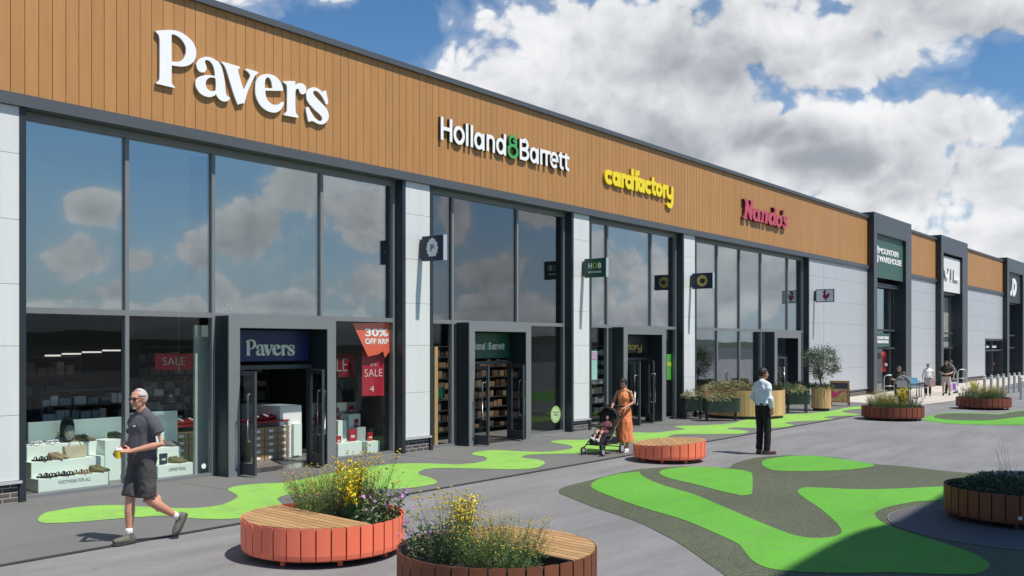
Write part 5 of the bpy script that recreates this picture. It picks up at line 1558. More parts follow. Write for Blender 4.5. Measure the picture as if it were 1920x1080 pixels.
# ------------------------------------------------------------------ people
def skin(name, c): return mat(name, c, 0.55, var=0.08, vscale=25)
M_SKIN1 = skin("tanned_skin", (0.56, 0.27, 0.175))
M_SKIN2 = skin("brown_skin", (0.42, 0.22, 0.14))
M_SKIN3 = skin("fair_skin", (0.52, 0.31, 0.23))
M_HAIRW = mat("white_hair", (0.50, 0.47, 0.44), 0.8, var=0.2, vscale=60, bump=0.5, bscale=90)
M_HAIRD = mat("dark_hair", (0.012, 0.009, 0.008), 0.55, var=0.3, vscale=60, bump=0.5, bscale=90)
M_HAIRB = mat("brown_hair", (0.075, 0.045, 0.03), 0.6, var=0.3, vscale=60, bump=0.5, bscale=90)
def cloth(name, c, r=0.85): return mat(name, c, r, var=0.10, vscale=14, bump=0.25, bscale=220)
M_TEE = cloth("charcoal_cotton", (0.080, 0.078, 0.090)); M_SHORT = cloth("dark_grey_twill", (0.062, 0.057, 0.057))
M_SHIRTB = cloth("pale_blue_cotton", (0.64, 0.72, 0.80)); M_TROUS = cloth("black_wool", (0.009, 0.009, 0.011))
M_DRESS = mat("orange_satin", (0.80, 0.255, 0.09), 0.62, var=0.08, vscale=8)
M_WTOP = cloth("white_cotton", (0.72, 0.72, 0.70)); M_BLACKC = cloth("black_cotton", (0.010, 0.010, 0.011)); M_BEIGE = cloth("beige_twill", (0.50, 0.42, 0.36)); M_GREYC = cloth("grey_cotton", (0.17, 0.17, 0.175))
M_SHOE = mat("grey_trainer", (0.12, 0.115, 0.095), 0.8, var=0.35, vscale=30); M_SOLE = mat("dark_sole", (0.05, 0.05, 0.045), 0.8); M_SOCK = cloth("white_sock", (0.75, 0.75, 0.73))
M_BROWNS = mat("brown_leather", (0.11, 0.055, 0.032), 0.4); M_WSHOE = mat("white_trainer", (0.72, 0.71, 0.67), 0.6); M_LENS = mat("dark_lens", (0.01, 0.01, 0.012), 0.15); M_LIP = mat("lips", (0.30, 0.10, 0.085), 0.5); M_EYE = mat("eye_dark", (0.02, 0.014, 0.012), 0.3)

def vx(mb, voxel, m, name, parent=None, smooth=6, fold=0.0, fscale=(9, 9, 4), seed=0.0):
    """weld overlapping shapes into one continuous surface"""
    o = mb.build(name, m)
    r = o.modifiers.new("weld", 'REMESH'); r.mode = 'VOXEL'; r.voxel_size = voxel; r.use_smooth_shade = True
    s = o.modifiers.new("relax", 'SMOOTH'); s.factor = 0.5; s.iterations = smooth
    me = evaluated(o); old = o.data
    o.modifiers.clear(); o.data = me; bpy.data.meshes.remove(old); me.name = name
    me.materials.clear(); me.materials.append(m)
    if fold:
        ns = [v.normal.copy() for v in me.vertices]
        for v, n_ in zip(me.vertices, ns):
            c = v.co
            q = Vector((c.x * fscale[0] + seed, c.y * fscale[1], c.z * fscale[2] + .6 * math.sin(c.x * 9)))
            a = 1 - abs(noise.noise(q)) * 2.2
            b = 1 - abs(noise.noise(q * 2.3 + Vector((5, 1, 2)))) * 2
            v.co = c + n_ * (fold * (a + .4 * b - .7))
    me.polygons.foreach_set('use_smooth', [True] * len(me.polygons))
    if parent is not None: o.parent = parent
    return o

def V3(*a): return Vector(a)
class Fig: pass
POSE0 = dict(lean=0.0, sh=(.185, -.01, 1.42), elL=(-.24, -.03, 1.14), wrL=(-.25, .05, .90), elR=(.24, -.03, 1.14), wrR=(.25, .05, .90), hip=(.088, 0, .92), knL=(-.10, .02, .50), anL=(-.10, -.02, .085), knR=(.10, .02, .50), anR=(.10, -.02, .085),
             toeL=(0, 1, 0), toeR=(0, 1, 0), turn=0.0, nod=0.0, hdL=(0, .1, -1), hdR=(0, .1, -1), nL=(1, 0, 0), nR=(-1, 0, 0), curl=.5, headoff=(0, .02, 1.625), neck=(0, -.005, 1.47))
def hand(mb, w, d, n, thumb, curl, sc=1.0):
    d = Vector(d).normalized(); n = Vector(n); n = (n - d * n.dot(d)).normalized(); s = d.cross(n) * thumb
    mb.tube([w - d * .02, w + d * .02, w + d * .06, w + d * .092], [(.024 * sc, .019 * sc), (.034 * sc, .018 * sc), (.041 * sc, .017 * sc), (.037 * sc, .013 * sc)], 10, up=n)
    for k, (off, ln) in enumerate(((.030, .068), (.010, .077), (-.010, .071), (-.030, .056))):
        p = w + d * .088 + s * off; q = p; pts = [p - d * .012, p]; a = curl * .5
        for sgm in (.44, .32, .24):
            dd = d * math.cos(a) + n * math.sin(a); q = q + dd * ln * sgm; pts.append(q); a += curl * .85
        mb.tube(pts, [.0095, .0095, .009, .0085, .007], 8)
    p = w + d * .025 + s * .030; t1 = (d * .62 + s * .62 + n * .35).normalized(); t2 = (d * .85 + s * .15 + n * .5).normalized()
    mb.tube([p, p + t1 * .035, p + t1 * .035 + t2 * .032, p + t1 * .035 + t2 * .055], [.014, .0125, .0105, .008], 8)

def figure(label, loc, rz, sc, pose, m_skin, bare_arms=True, bare_legs=False, voxel=.010, build=1.0, belly=0.0, female=False, name="person", cat="person", group=None, no_legs=False):
    P = dict(POSE0); P.update(pose)
    J = {k: (Vector(v) if isinstance(v, tuple) else v) for k, v in P.items()}
    mb = MB()
    hc = J['headoff']; Rm = Matrix.Rotation(J['turn'], 3, 'Z') @ Matrix.Rotation(J['nod'], 3, 'X')
    def hp(x, y, z): return hc + Rm @ Vector((x, y, z))
    mb.ball(hp(0, -.006, .02), .073, .093, .100, 20, 14, Rm); mb.ball(hp(0, .022, -.030), .060, .070, .078, 16, 10, Rm); mb.ball(hp(0, .048, -.078), .036, .036, .030, 12, 8, Rm)
    mb.tube([hp(0, .084, .022), hp(0, .098, -.004), hp(0, .106, -.022), hp(0, .090, -.032)], [.009, .011, .0145, .010], 8)
    mb.ball(hp(0, .072, .038), .050, .022, .012, 10, 6, Rm)
    for s in (-1, 1): mb.ball(hp(s * .074, -.012, -.005), .010, .020, .031, 8, 6, Rm); mb.ball(hp(s * .034, .064, -.020), .024, .022, .022, 8, 6, Rm)
    mb.ball(hp(0, .082, -.055), .024, .014, .014, 8, 6, Rm)
    mb.tube([J['neck'] - Vector((0, 0, .06)), J['neck'], hp(0, -.022, -.06), hp(0, -.015, .0)], [.070, .056, .050, .05], 14)
    pel = (J['knL'] * 0 + Vector((J['hip'].x * 0, J['hip'].y, J['hip'].z + .03)))
    b = build; shz = J['sh'].z
    nk = J['neck']
    def tp(t): return pel.lerp(Vector((nk.x, nk.y, shz + .01)), t)
    fw = .9 if female else 1.0
    yk = [(-.92, -.022), (-.55, .0), (-.26, .024), (0, .046), (.26, .024), (.55, .0), (.92, -.022)]
    yoke = [Vector((nk.x + q * J['sh'].x, J['sh'].y * abs(q) + (nk.y - .012) * (1 - abs(q)), (shz if abs(q) > .2 else max(shz, nk.z - .045)) + z)) for q, z in yk]
    yr = [.047, .052, .058, .064, .058, .052, .047]
    mb.tube(yoke, [r * b * (.95 if female else 1) for r in yr], 12)
    torso = [(-.10, .135, .10), (.02, .158, .108 + belly * .5), (.22, .150 * fw, .105 + belly), (.42, .140 * fw, .100 + belly * .8), (.62, .152, .108), (.80, .168 * fw, .108), (.93, .165 * fw, .088), (1.02, .105, .066)]
    mb.tube([tp(t) for t, _, _ in torso], [(rx * b * .93, ry * b * .92) for _, rx, ry in torso], 20, up=(0, 1, 0))
    if female:
        for s in (-1, 1): mb.ball(tp(.68) + Vector((s * .062, .066, 0)), .058, .050, .058, 12, 8)
    for s, k in ((-1, 'L'), (1, 'R')):
        shp = Vector((s * J['sh'].x, J['sh'].y, shz)); el, wr = J['el' + k], J['wr' + k]
        if 'shd' + k in J: shp = shp + J['shd' + k]
        mb.ball(shp - Vector((s * .022, 0, .022)), .050 * b, .050 * b, .050 * b)
        f_ = .86 if female else 1.0
        u_ = 1.0 if 'halter' in label else .84
        mb.tube([shp - Vector((s * .028, 0, .02)), shp.lerp(el, .35) - Vector((s * .008, 0, 0)), el, el.lerp(wr, .3), el.lerp(wr, .75), wr], [.050 * f_ * b * u_, .049 * f_ * b * u_, .039 * f_, .041 * f_, .030 * f_, .025 * f_], 12)
        hand(mb, wr, J['hd' + k], J['n' + k], -s if False else s * -1, J.get('curl' + k, J['curl']))
        if no_legs: continue
        hp_ = Vector((s * J['hip'].x, J['hip'].y, J['hip'].z)); kn, an = J['kn' + k], J['an' + k]
        mb.tube([hp_ + Vector((0, 0, .03)), hp_.lerp(kn, .3), hp_.lerp(kn, .75), kn, kn.lerp(an, .14), kn.lerp(an, .35), kn.lerp(an, .75), an, an + (an - kn).normalized() * .03],
                [.078 * b, .076 * b, .058 * b, .056, .054, .058, .040, .034, .034], 14)
        back = (an - kn).normalized()
        cal = kn.lerp(an, .32) - Vector(J['toe' + k]).normalized() * .020; mb.ball(cal, .042, .042, .10, 10, 8)
        tv = Vector(J['toe' + k]).normalized()
        mb.tube([an + back * .02 - tv * .035, an + back * .045 + tv * .05, an + back * .058 + tv * .13, an + back * .062 + tv * .175], [(.034, .034), (.036, .030), (.040, .02), (.030, .014)], 10)
    o = vx(mb, voxel, m_skin, name, smooth=4)
    o.location = loc; o.rotation_euler = (0, 0, rz); o.scale = (sc, sc, sc)
    tag(o, label, cat, group)
    f = Fig(); f.o = o; f.J = J; f.hp = hp; f.Rm = Rm; f.tp = tp; f.b = b; f.belly = belly; f.female = female; f.fw = fw; f.torso = torso; f.pel = pel; f.yoke = yoke; f.yr = yr
    return f

def face(f, glasses=False, lips=True):
    if not glasses:
        for s in (-1, 1): MB().ball(f.hp(s * .031, .080, .012), .011, .007, .007, 8, 6, f.Rm).build("eye", M_EYE, f.o, smooth=True)
        for s in (-1, 1): MB().tube([f.hp(s * .016, .089, .034), f.hp(s * .034, .088, .040), f.hp(s * .050, .074, .036)], .0045, 6).build("eyebrow", M_HAIRD, f.o, smooth=True)
    if lips: MB().ball(f.hp(0, .094, -.056), .022, .007, .0075, 10, 6, f.Rm).build("lips", M_LIP, f.o, smooth=True)
def hair(f, m, keep, big=1.0, extra=None, dz=0.0):
    mb = MB(); mb.ball((0, -.010, .028 + dz), .080 * big, .099 * big, .101 * big, 28, 20)
    dele = [v for v in mb.bm.verts if not keep(v.co)]
    bmesh.ops.delete(mb.bm, geom=dele, context='VERTS')
    for v in mb.bm.verts: v.co *= 1 + .03 * noise.noise(v.co * 40)
    if extra: extra(mb)
    for v in mb.bm.verts: v.co = f.J['headoff'] + f.Rm @ v.co
    o = mb.build("hair", m, f.o, smooth=True)
    s = o.modifiers.new("body", 'SOLIDIFY'); s.thickness = .012; s.offset = -1
    me = evaluated(o); o.modifiers.clear(); o.data = me
    return o
def shirt(f, m, name, z0, sleeve, off=.014, voxel=.011, fold=.006, collar=False, tuck=False, seed=0.0, loose=1.0):
    mb = MB(); J = f.J; b = f.b
    ts = [(t, rx, ry) for t, rx, ry in f.torso if t > z0 + .03]
    rows = [(z0, None, None)] + ts
    r0 = [r for r in f.torso if r[0] <= z0 + .03][-1]
    pts, rad = [], []
    for t, rx, ry in [(z0, max(r0[1], ts[0][1] * .97), max(r0[2], ts[0][2] * .97))] + ts:
        o_ = off * (loose if t < .5 else 1.0)
        k_ = 1.0 if t < .85 else .955
        pts.append(f.tp(t)); rad.append(((rx + o_) * b * k_, (ry + o_) * b * k_))
    mb.tube(pts, rad, 24, up=(0, 1, 0))
    mb.tube(f.yoke, [(r + off * .75) * b for r in f.yr], 14)
    if f.female:
        for s in (-1, 1): mb.ball(f.tp(.68) + Vector((s * .068, .088, 0)), .066, .06, .066, 12, 8)
    for s, k in ((-1, 'L'), (1, 'R')):
        shp = Vector((s * J['sh'].x, J['sh'].y, J['sh'].z)); el, wr = J['el' + k], J['wr' + k]
        if 'shd' + k in J: shp = shp + J['shd' + k]
        mb.ball(shp - Vector((s * .026, 0, .030)), (.053 + off * .7) * b, (.053 + off * .7) * b, (.053 + off * .7) * b)
        if sleeve > 0:
            if sleeve <= 1.0:
                e = shp.lerp(el, sleeve); mb.tube([shp - Vector((s * .03, 0, .03)), shp.lerp(e, .5) - Vector((s * .012, 0, 0)), e], [(.052 + off * .8) * b, (.054 + off * .9) * b, (.054 + off * 1.0) * b], 14)
            else:
                e = el.lerp(wr, sleeve - 1); mb.tube([shp - Vector((s * .03, 0, .03)), shp.lerp(el, .4) - Vector((s * .01, 0, 0)), el, el.lerp(e, .4), e], [(.048 + off * .8) * b, (.047 + off * .9), .042 + off * .9, .041 + off * .7, .029 + off * .6], 14)
    if collar:
        nk = J['neck']; mb.tube([nk + Vector((0, -.004, -.05)), nk + Vector((0, -.006, .018)), nk + Vector((0, -.004, .034))], [.086, .066, .064], 18)
    return vx(mb, voxel, m, name, f.o, 5, fold, seed=seed)
def legs(f, m, name, end, off=.016, voxel=.012, fold=.006, flare=1.0, top=.16, seed=3.0):
    """end: 1.0 knee, 2.0 ankle"""
    mb = MB(); J = f.J; b = f.b
    mb.tube([f.tp(-.13), f.tp(-.02), f.tp(top * .6), f.tp(top)], [(.138 * b, .105 * b), ((.162 + off) * b, (.112 + f.belly * .5 + off) * b), ((.158 + off * .6) * b, (.112 + f.belly * .8 + off * .5) * b), ((.152 + off * .5) * b, (.108 + f.belly + off * .4) * b)], 24, up=(0, 1, 0))
    for s, k in ((-1, 'L'), (1, 'R')):
        h = Vector((s * J['hip'].x, J['hip'].y, J['hip'].z)); kn, an = J['kn' + k], J['an' + k]
        if end <= 1.0:
            e = h.lerp(kn, end); mb.tube([h + Vector((0, 0, .05)), h.lerp(e, .3), h.lerp(e, .7), e], [.090 * b + off * .4, .088 * b + off * .5, (.078 * b + off * .5) * flare, (.074 * b + off * .5) * flare], 16)
        else:
            e = kn.lerp(an, end - 1); mb.tube([h + Vector((0, 0, .05)), h.lerp(kn, .35), kn, kn.lerp(e, .4), kn.lerp(e, .8), e], [.090 * b + off * .3, .082 * b + off * .5, .062 + off * .7, .060 + off * .7, .053 + off, .053 + off], 16)
    return vx(mb, voxel, m, name, f.o, 5, fold, fscale=(8, 8, 9), seed=seed)
def shoes(f, m, m_sole, big=1.0, sock=None):
    for k in ('L', 'R'):
        an, kn = f.J['an' + k], f.J['kn' + k]; tv = Vector(f.J['toe' + k]).normalized()
        dn = (Vector((0, 0, -1)) - tv * Vector((0, 0, -1)).dot(tv)).normalized()
        c = an + dn * .04
        mb = MB()
        mb.tube([c - tv * .075, c - tv * .055, c + tv * .01, c + tv * .09, c + tv * .15, c + tv * .195], [(.024 * big, .028 * big), (.038 * big, .045 * big), (.042 * big, .050 * big), (.046 * big, .038 * big), (.046 * big, .030 * big), (.026 * big, .020 * big)], 14, up=dn)
        mb.tube([an - dn * .035 - tv * .012, an + dn * .02], [.042 * big, .044 * big], 12)
        s = vx(mb, .008, m, "shoe", f.o, 3)
        sm = MB(); ring = []
        side = tv.cross(dn)
        for (u, w) in ((-.085, .0), (-.075, .028), (-.03, .036), (.05, .040), (.12, .046), (.17, .040), (.205, .018), (.212, 0), (.205, -.018), (.17, -.040), (.12, -.046), (.05, -.040), (-.03, -.036), (-.075, -.028)):
            ring.append(c + tv * u + side * w * big + dn * .022)
        sm.prism(ring, dn * .022); sm.build("sole", m_sole, f.o)
        if sock is not None:
            up = (kn - an).normalized(); MB().tube([an - up * .0, an + up * .05, an + up * .085], [.041, .0395, .041], 14).build("sock", sock, f.o, smooth=True)

# walking man with a yellow cup
pw = AT(267, 11.42)
walker = figure("white haired man in sunglasses, charcoal t-shirt and shorts walking past with a yellow cup", pw, R(92), 1.045,
    dict(anR=(.075, .12, .085), knR=(.085, .10, .50), anL=(-.105, -.40, .235), knL=(-.095, .0, .50), toeL=(0, .50, -.84), elL=(-.275, -.07, 1.13), wrL=(-.105, .205, 1.06), elR=(.27, -.02, 1.13), wrR=(.135, .235, 1.005), hdL=(.75, .65, .05), nL=(.5, .6, .35), hdR=(-.85, .5, .15), nR=(-.2, .6, .7), curl=.75, turn=R(8), nod=R(-2), headoff=(0, .045, 1.622), neck=(0, .005, 1.47)),
    M_SKIN1, voxel=.0065, build=1.0, belly=.022)
face(walker, True)
hair(walker, M_HAIRW, lambda c: (c.y < -.012 + .25 * (c.z - .02) and c.z > -.055) or (c.y < .055 and abs(c.x) > .050 and c.z > .035) or (c.z > .1 and c.y < .045), 1.0)
shirt(walker, M_TEE, "t_shirt", -.02, .62, .020, .009, .008, loose=1.35, seed=1.3)
legs(walker, M_SHORT, "shorts", .95, .028, .010, .009, 1.12)
shoes(walker, M_SHOE, M_SOLE, 1.05, M_SOCK)
gm = MB()
for s in (-1, 1):
    gm.ball(walker.hp(s * .036, .088, .014), .031, .010, .020, 12, 8, walker.Rm)
    gm.tube([walker.hp(s * .064, .082, .022), walker.hp(s * .078, .04, .020), walker.hp(s * .080, -.015, .012)], [.005, .004, .004], 6)
gm.tube([walker.hp(-.02, .098, .02), walker.hp(.02, .098, .02)], .004, 6)
gm.build("sunglasses", M_LENS, walker.o, smooth=True)
MB().ball(walker.hp(0, .064, -.088), .026, .022, .018, 10, 8, walker.Rm).build("goatee", M_HAIRW, walker.o, smooth=True)
MB().obox((-.075, .150, 1.335), R(28), .032, .004, .012).build("chest_print", M_WHITE, walker.o)
# the cup, held in both hands
cl = Vector((-.005, .302, 1.035)) * 1.045
ca, sa_ = math.cos(R(92)), math.sin(R(92))
cup = thing("drink_cup", (pw.x + cl.x * ca - cl.y * sa_, pw.y + cl.x * sa_ + cl.y * ca, cl.z - .055), "yellow takeaway cup with a white lid in the walking man's hands", "cup")
MB().lathe([(.001, 0), (.030, 0), (.041, .095), (.001, .095)], seg=20).build("cup_body", mat("yellow_card", (0.75, 0.50, 0.01), 0.5), cup, smooth=False)
MB().lathe([(.043, .0955), (.044, .103), (.039, .106), (.036, .122), (.001, .122)], seg=20).build("lid", M_WHITE, cup)

# standing man, seen from behind
ps = AT(1430, 20.65)
man2 = figure("dark haired man in pale blue shirt and black trousers standing with his back turned", ps, R(-112), 1.055,
    dict(anL=(-.10, .0, .085), anR=(.09, .03, .085), knL=(-.10, .03, .50), knR=(.10, .04, .50), elR=(.265, -.06, 1.15), wrR=(.235, .03, .93), hdR=(-.15, .25, -1), nR=(-1, 0, 0), elL=(-.265, -.04, 1.15), wrL=(-.20, .14, .98), hdL=(.5, .5, -.6), nL=(.6, .0, .3), turn=R(-28), toeL=(-.15, 1, 0), toeR=(.3, 1, 0)), M_SKIN2, voxel=.009)
face(man2)
hair(man2, M_HAIRD, lambda c: c.z > .055 or (c.y < .03 and c.z > -.05) or (abs(c.x) > .05 and c.y < .045 and c.z > -.005), 1.06)
shirt(man2, M_SHIRTB, "shirt", .10, 1.93, .018, .010, .012, collar=True, loose=1.2, seed=4.0)
legs(man2, M_TROUS, "trousers", 2.0, .016, .012, .006, top=.19)
shoes(man2, M_BROWNS, M_SOLE, 1.0)
MB().tube([man2.tp(.13), man2.tp(.175)], [(.174, .128), (.174, .128)], 24, up=(0, 1, 0)).build("belt", M_LENS, man2.o)

# woman in the orange dress
pwo = G(1170, 846.5)
woman = figure("woman in a long orange halter dress pushing a black pushchair", pwo, R(97), .925,
    dict(anL=(-.085, .02, .085), knL=(-.09, .05, .50), anR=(.085, -.16, .10), knR=(.09, .01, .50), elL=(-.25, .02, 1.17), wrL=(-.15, .30, 1.06), elR=(.25, .05, 1.16), wrR=(.17, .31, 1.06), hdL=(.15, 1, -.1), hdR=(-.15, 1, -.1), nL=(0, .1, -1), nR=(0, .1, -1), curl=.9, nod=R(-24), turn=R(6), headoff=(0, .05, 1.615), neck=(0, .0, 1.47), toeL=(-.1, 1, 0)), M_SKIN2, voxel=.008, female=True, build=.97)
face(woman)
def bun(mb): mb.tube([(0, -.09, .03), (.02, -.12, -.06), (.05, -.11, -.16), (.07, -.07, -.25)], [.07, .062, .05, .02], 10)
hair(woman, M_HAIRD, lambda c: c.z > .07 or (c.y < .02 and c.z > -.07) or (abs(c.x) > .06 and c.y < .05 and c.z > -.02), 1.12, bun)
dm = MB()
pts, rad = [], []
for t, rx, ry in ((1.00, .070, .062), (.93, .105, .092), (.82, .148, .114), (.66, .150, .120), (.45, .135, .102), (.30, .140, .108), (.12, .162, .122), (-.05, .182, .138)):
    pts.append(woman.tp(t)); rad.append((rx, ry))
for z, rx, ry, y in ((.72, .200, .165, .012), (.50, .205, .19, -.01), (.32, .222, .225, -.035), (.25, .228, .235, -.045)):
    pts.append(Vector((0, y, z))); rad.append((rx, ry))
dm.tube(pts[::-1], rad[::-1], 28, up=(0, 1, 0))
for s in (-1, 1): dm.ball(woman.tp(.66) + Vector((s * .058, .072, 0)), .062, .056, .066, 12, 8)
dm.tube([woman.tp(.93), woman.J['neck'] + Vector((0, .01, .03))], [(.095, .085), (.058, .060)], 16)
vx(dm, .010, M_DRESS, "dress", woman.o, 5, .013, fscale=(11, 11, 2.6), seed=2.0)
shoes(woman, M_WSHOE, M_WHITE, .92)

# pushchair and toddler; local +Y is the way it travels
M_BLKF = cloth("black_canvas", (0.012, 0.012, 0.013)); M_TYRE = mat("rubber_tyre", (0.02, 0.02, 0.021), 0.8); M_HUB = mat("grey_hub", (0.35, 0.35, 0.36), 0.4)
pp = G(1131, 850.8)
pc = thing("pushchair", (pp.x, pp.y, 0), "black folding pushchair carrying a toddler, pushed by the woman in orange", "pushchair", None, R(90))
fr = MB()
for s in (-1, 1):
    x = s * .24
    fr.tube([(x, -.52, 1.00), (x, -.40, .86), (x, .08, .34), (x, .40, .14)], .013, 8)
    fr.tube([(x, -.36, .12), (x, -.16, .52), (x, -.14, .60)], .013, 8)
    fr.tube([(x, -.30, .20), (x, .25, .26)], .010, 8)
fr.tube([(-.24, -.40, .86), (.24, -.40, .86)], .011, 8); fr.tube([(-.24, .30, .21), (.24, .30, .21)], .011, 8); fr.tube([(-.24, -.36, .14), (.24, -.36, .14)], .011, 8)
fr.build("chassis", mat("black_tube", (0.03, 0.03, 0.032), 0.35, metal=.4), pc, smooth=True)
MB().tube([(-.25, -.52, 1.0), (.25, -.52, 1.0)], .017, 8).build("handlebar", M_TYRE, pc, smooth=True)
sm = MB(); sm.tube([(0, -.26, .92), (0, -.13, .50), (0, -.06, .40), (0, .16, .40), (0, .24, .30), (0, .30, .20)], [(.20, .03), (.21, .035), (.21, .04), (.21, .035), (.19, .02), (.19, .015)], 12, up=(0, 0, 1)); vx(sm, .014, M_BLKF, "seat", pc, 3)
hm = MB()
rows = []
for j in range(9):
    a = R(22 + 88 * j / 8); rows.append(hm.pts([(.235 * math.cos(R(180 * i / 12)), -.16 + (.30 + .02 * (j % 2)) * math.cos(a + R(60)) * math.sin(R(180 * i / 12)) * 1.0 - .05, .72 + (.27 + .012 * (j % 2)) * math.sin(a + R(60)) * math.sin(R(180 * i / 12))) for i in range(13)]))
for j in range(8):
    for i in range(12): hm.face([rows[j][i], rows[j][i + 1], rows[j + 1][i + 1], rows[j + 1][i]])
ho = hm.build("hood", M_BLKF, pc, smooth=True); sd_ = ho.modifiers.new("t", 'SOLIDIFY'); sd_.thickness = .012; me = evaluated(ho); ho.modifiers.clear(); ho.data = me
bk = MB(); bk.hexa([(-.2, -.28, .20), (.2, -.28, .20), (.2, .22, .22), (-.2, .22, .22), (-.23, -.32, .36), (.23, -.32, .36), (.23, .20, .32), (-.23, .20, .32)]); bk.build("basket", M_BLKF, pc, bevel=.02)
MB().tube([(-.24, .0, .60), (-.22, .16, .60), (0, .22, .60), (.22, .16, .60), (.24, .0, .60)], .016, 8).build("bumper_bar", M_BLKF, pc, smooth=True)
for s in (-1, 1):
    for y, r in ((-.36, .105), (.40, .085)):
        x = s * .25
        w = MB(); w.lathe([(r - .028, -.018), (r - .006, -.02), (r, -.01), (r, .01), (r - .006, .02), (r - .028, .018)], seg=20, closed=True)
        for v in w.bm.verts: v.co = Vector((v.co.z + x, v.co.x + y, v.co.y + r))
        wo = w.build("wheel", M_TYRE, pc, smooth=True)
        h_ = MB(); h_.lathe([(.001, -.016), (r - .029, -.012), (r - .029, .012), (.001, .016)], seg=16)
        for v in h_.bm.verts: v.co = Vector((v.co.z + x, v.co.x + y, v.co.y + r))
        h_.build("hub", M_HUB, wo)
M_PINK = cloth("plum_fabric", (0.16, 0.055, 0.065))
kid = figure("toddler in plum clothes and white socks reclining in the black pushchair", pp, R(90), .50,
    dict(hip=(.085, .02, .86), knL=(-.10, .38, .93), anL=(-.11, .66, .60), knR=(.10, .40, .96), anR=(.11, .70, .66), toeL=(0, .8, .5), toeR=(0, .8, .5), neck=(0, -.26, 1.34), sh=(.17, -.24, 1.29), headoff=(0, -.24, 1.50), elL=(-.24, -.06, 1.10), wrL=(-.10, .14, 1.12), elR=(.24, -.06, 1.10), wrR=(.10, .15, 1.10), hdL=(.6, .6, 0), hdR=(-.6, .6, 0), nod=R(10)), M_SKIN3, voxel=.012, build=1.12)
kid.o.location = Vector((pp.x, pp.y, .02)) + Vector((.06, 0, 0))
kid.o['category'] = "person"
hair(kid, M_HAIRD, lambda c: c.z > .05 or (c.y < .02 and c.z > -.05), 1.06); face(kid)
shirt(kid, M_PINK, "top", .0, .95, .02, .018, .0); legs(kid, M_PINK, "shorts", .85, .02, .018, .0)
shoes(kid, M_SOCK, M_SOCK, .9)

# far shoppers
fa = PHI
def to_cam(px): return R(90) + math.atan2((px - 960), -FOC) * 0 + (PHI - math.atan((px - 960) / FOC)) 
q = AT(1740, 44.3)
w2 = figure("woman in white top and black trousers walking towards us with a pink bag", q, to_cam(1740), .83, dict(anL=(-.10, .06, .085), anR=(.09, -.08, .10), knL=(-.10, .06, .50), elL=(-.30, -.05, 1.20), wrL=(-.33, .12, 1.12), elR=(.27, -.03, 1.14), wrR=(.28, .08, .92), nod=R(-8)), M_SKIN3, voxel=.014, female=True, build=1.18, belly=.03)
face(w2); hair(w2, M_HAIRB, lambda c: c.z > .06 or (c.y < .02 and c.z > -.08), 1.06)
shirt(w2, M_WTOP, "top", .05, .5, .02, .016, .004, loose=1.4); legs(w2, M_TROUS, "trousers", 1.95, .015, .016, .0); shoes(w2, M_LENS, M_SOLE)
q2 = AT(1747.5, 44.1)
bg = thing("shopping_bag", (q2.x, q2.y, .42), "pale pink shopping bag hanging beside the woman in white", "bag", None, va)
MB().hexa([(-.13, -.05, 0), (.13, -.05, 0), (.13, .05, 0), (-.13, .05, 0), (-.15, -.03, .34), (.15, -.03, .34), (.15, .03, .34), (-.15, .03, .34)]).build("bag_body", mat("dusty_pink", (0.36, 0.22, 0.19), 0.6), bg)
MB().tube([(-.09, 0, .34), (-.08, 0, .46), (.0, 0, .52), (.08, 0, .46), (.09, 0, .34)], .008, 6).build("handle", M_BROWNS, bg)
q = AT(1774.5, 44.2)
m3 = figure("man in black t-shirt and beige shorts walking towards us with hands clasped", q, to_cam(1774), .925, dict(anL=(-.14, -.06, .10), anR=(.14, .08, .085), knL=(-.135, .0, .50), knR=(.135, .08, .50), elL=(-.30, -.03, 1.17), wrL=(-.09, .20, 1.07), elR=(.30, -.03, 1.17), wrR=(.09, .20, 1.07), hdL=(.8, .4, .1), hdR=(-.8, .4, .1), nod=R(-6)), M_SKIN3, voxel=.013, build=1.14, belly=.03)
face(m3, True); hair(m3, M_HAIRD, lambda c: c.z > .07 or (c.y < .0 and c.z > -.05), 1.04)
MB().tube([m3.hp(-.06, .09, .014), m3.hp(0, .102, .016), m3.hp(.06, .09, .014)], .016, 8).build("sunglasses", M_LENS, m3.o, smooth=True)
shirt(m3, M_BLACKC, "t_shirt", -.02, .75, .022, .016, .004, loose=1.3); legs(m3, M_BEIGE, "shorts", .98, .022, .016, .004, 1.05); shoes(m3, M_LENS, M_SOLE)
q = AT(1783, 45.8)
m4 = figure("person in dark clothes stepping out behind the man in black t-shirt", q, to_cam(1783) - R(50), .92, dict(anL=(-.10, -.25, .12), knL=(-.10, -.02, .52), anR=(.10, .22, .085), knR=(.10, .16, .50), elR=(.24, .0, 1.14), wrR=(.25, .12, .92)), M_SKIN3, voxel=.014)
hair(m4, M_HAIRB, lambda c: c.z > .05 or (c.y < .02 and c.z > -.06), 1.06); face(m4)
shirt(m4, M_GREYC, "top", .0, .8, .02, .016, .0); legs(m4, M_TROUS, "trousers", 1.95, .015, .016, .0); shoes(m4, M_LENS, M_SOLE)
q = AT(1787.5, 45.2)
bg = thing("shopping_bag", (q.x, q.y, .16), "white and purple shopping bag held by the person in dark clothes", "bag", None, va + R(12))
MB().hexa([(-.14, -.06, 0), (.14, -.06, 0), (.14, .06, 0), (-.14, .06, 0), (-.15, -.05, .42), (.15, -.05, .42), (.15, .05, .42), (-.15, .05, .42)]).build("bag_body", mat("lilac_white", (0.66, 0.58, 0.68), 0.5), bg)
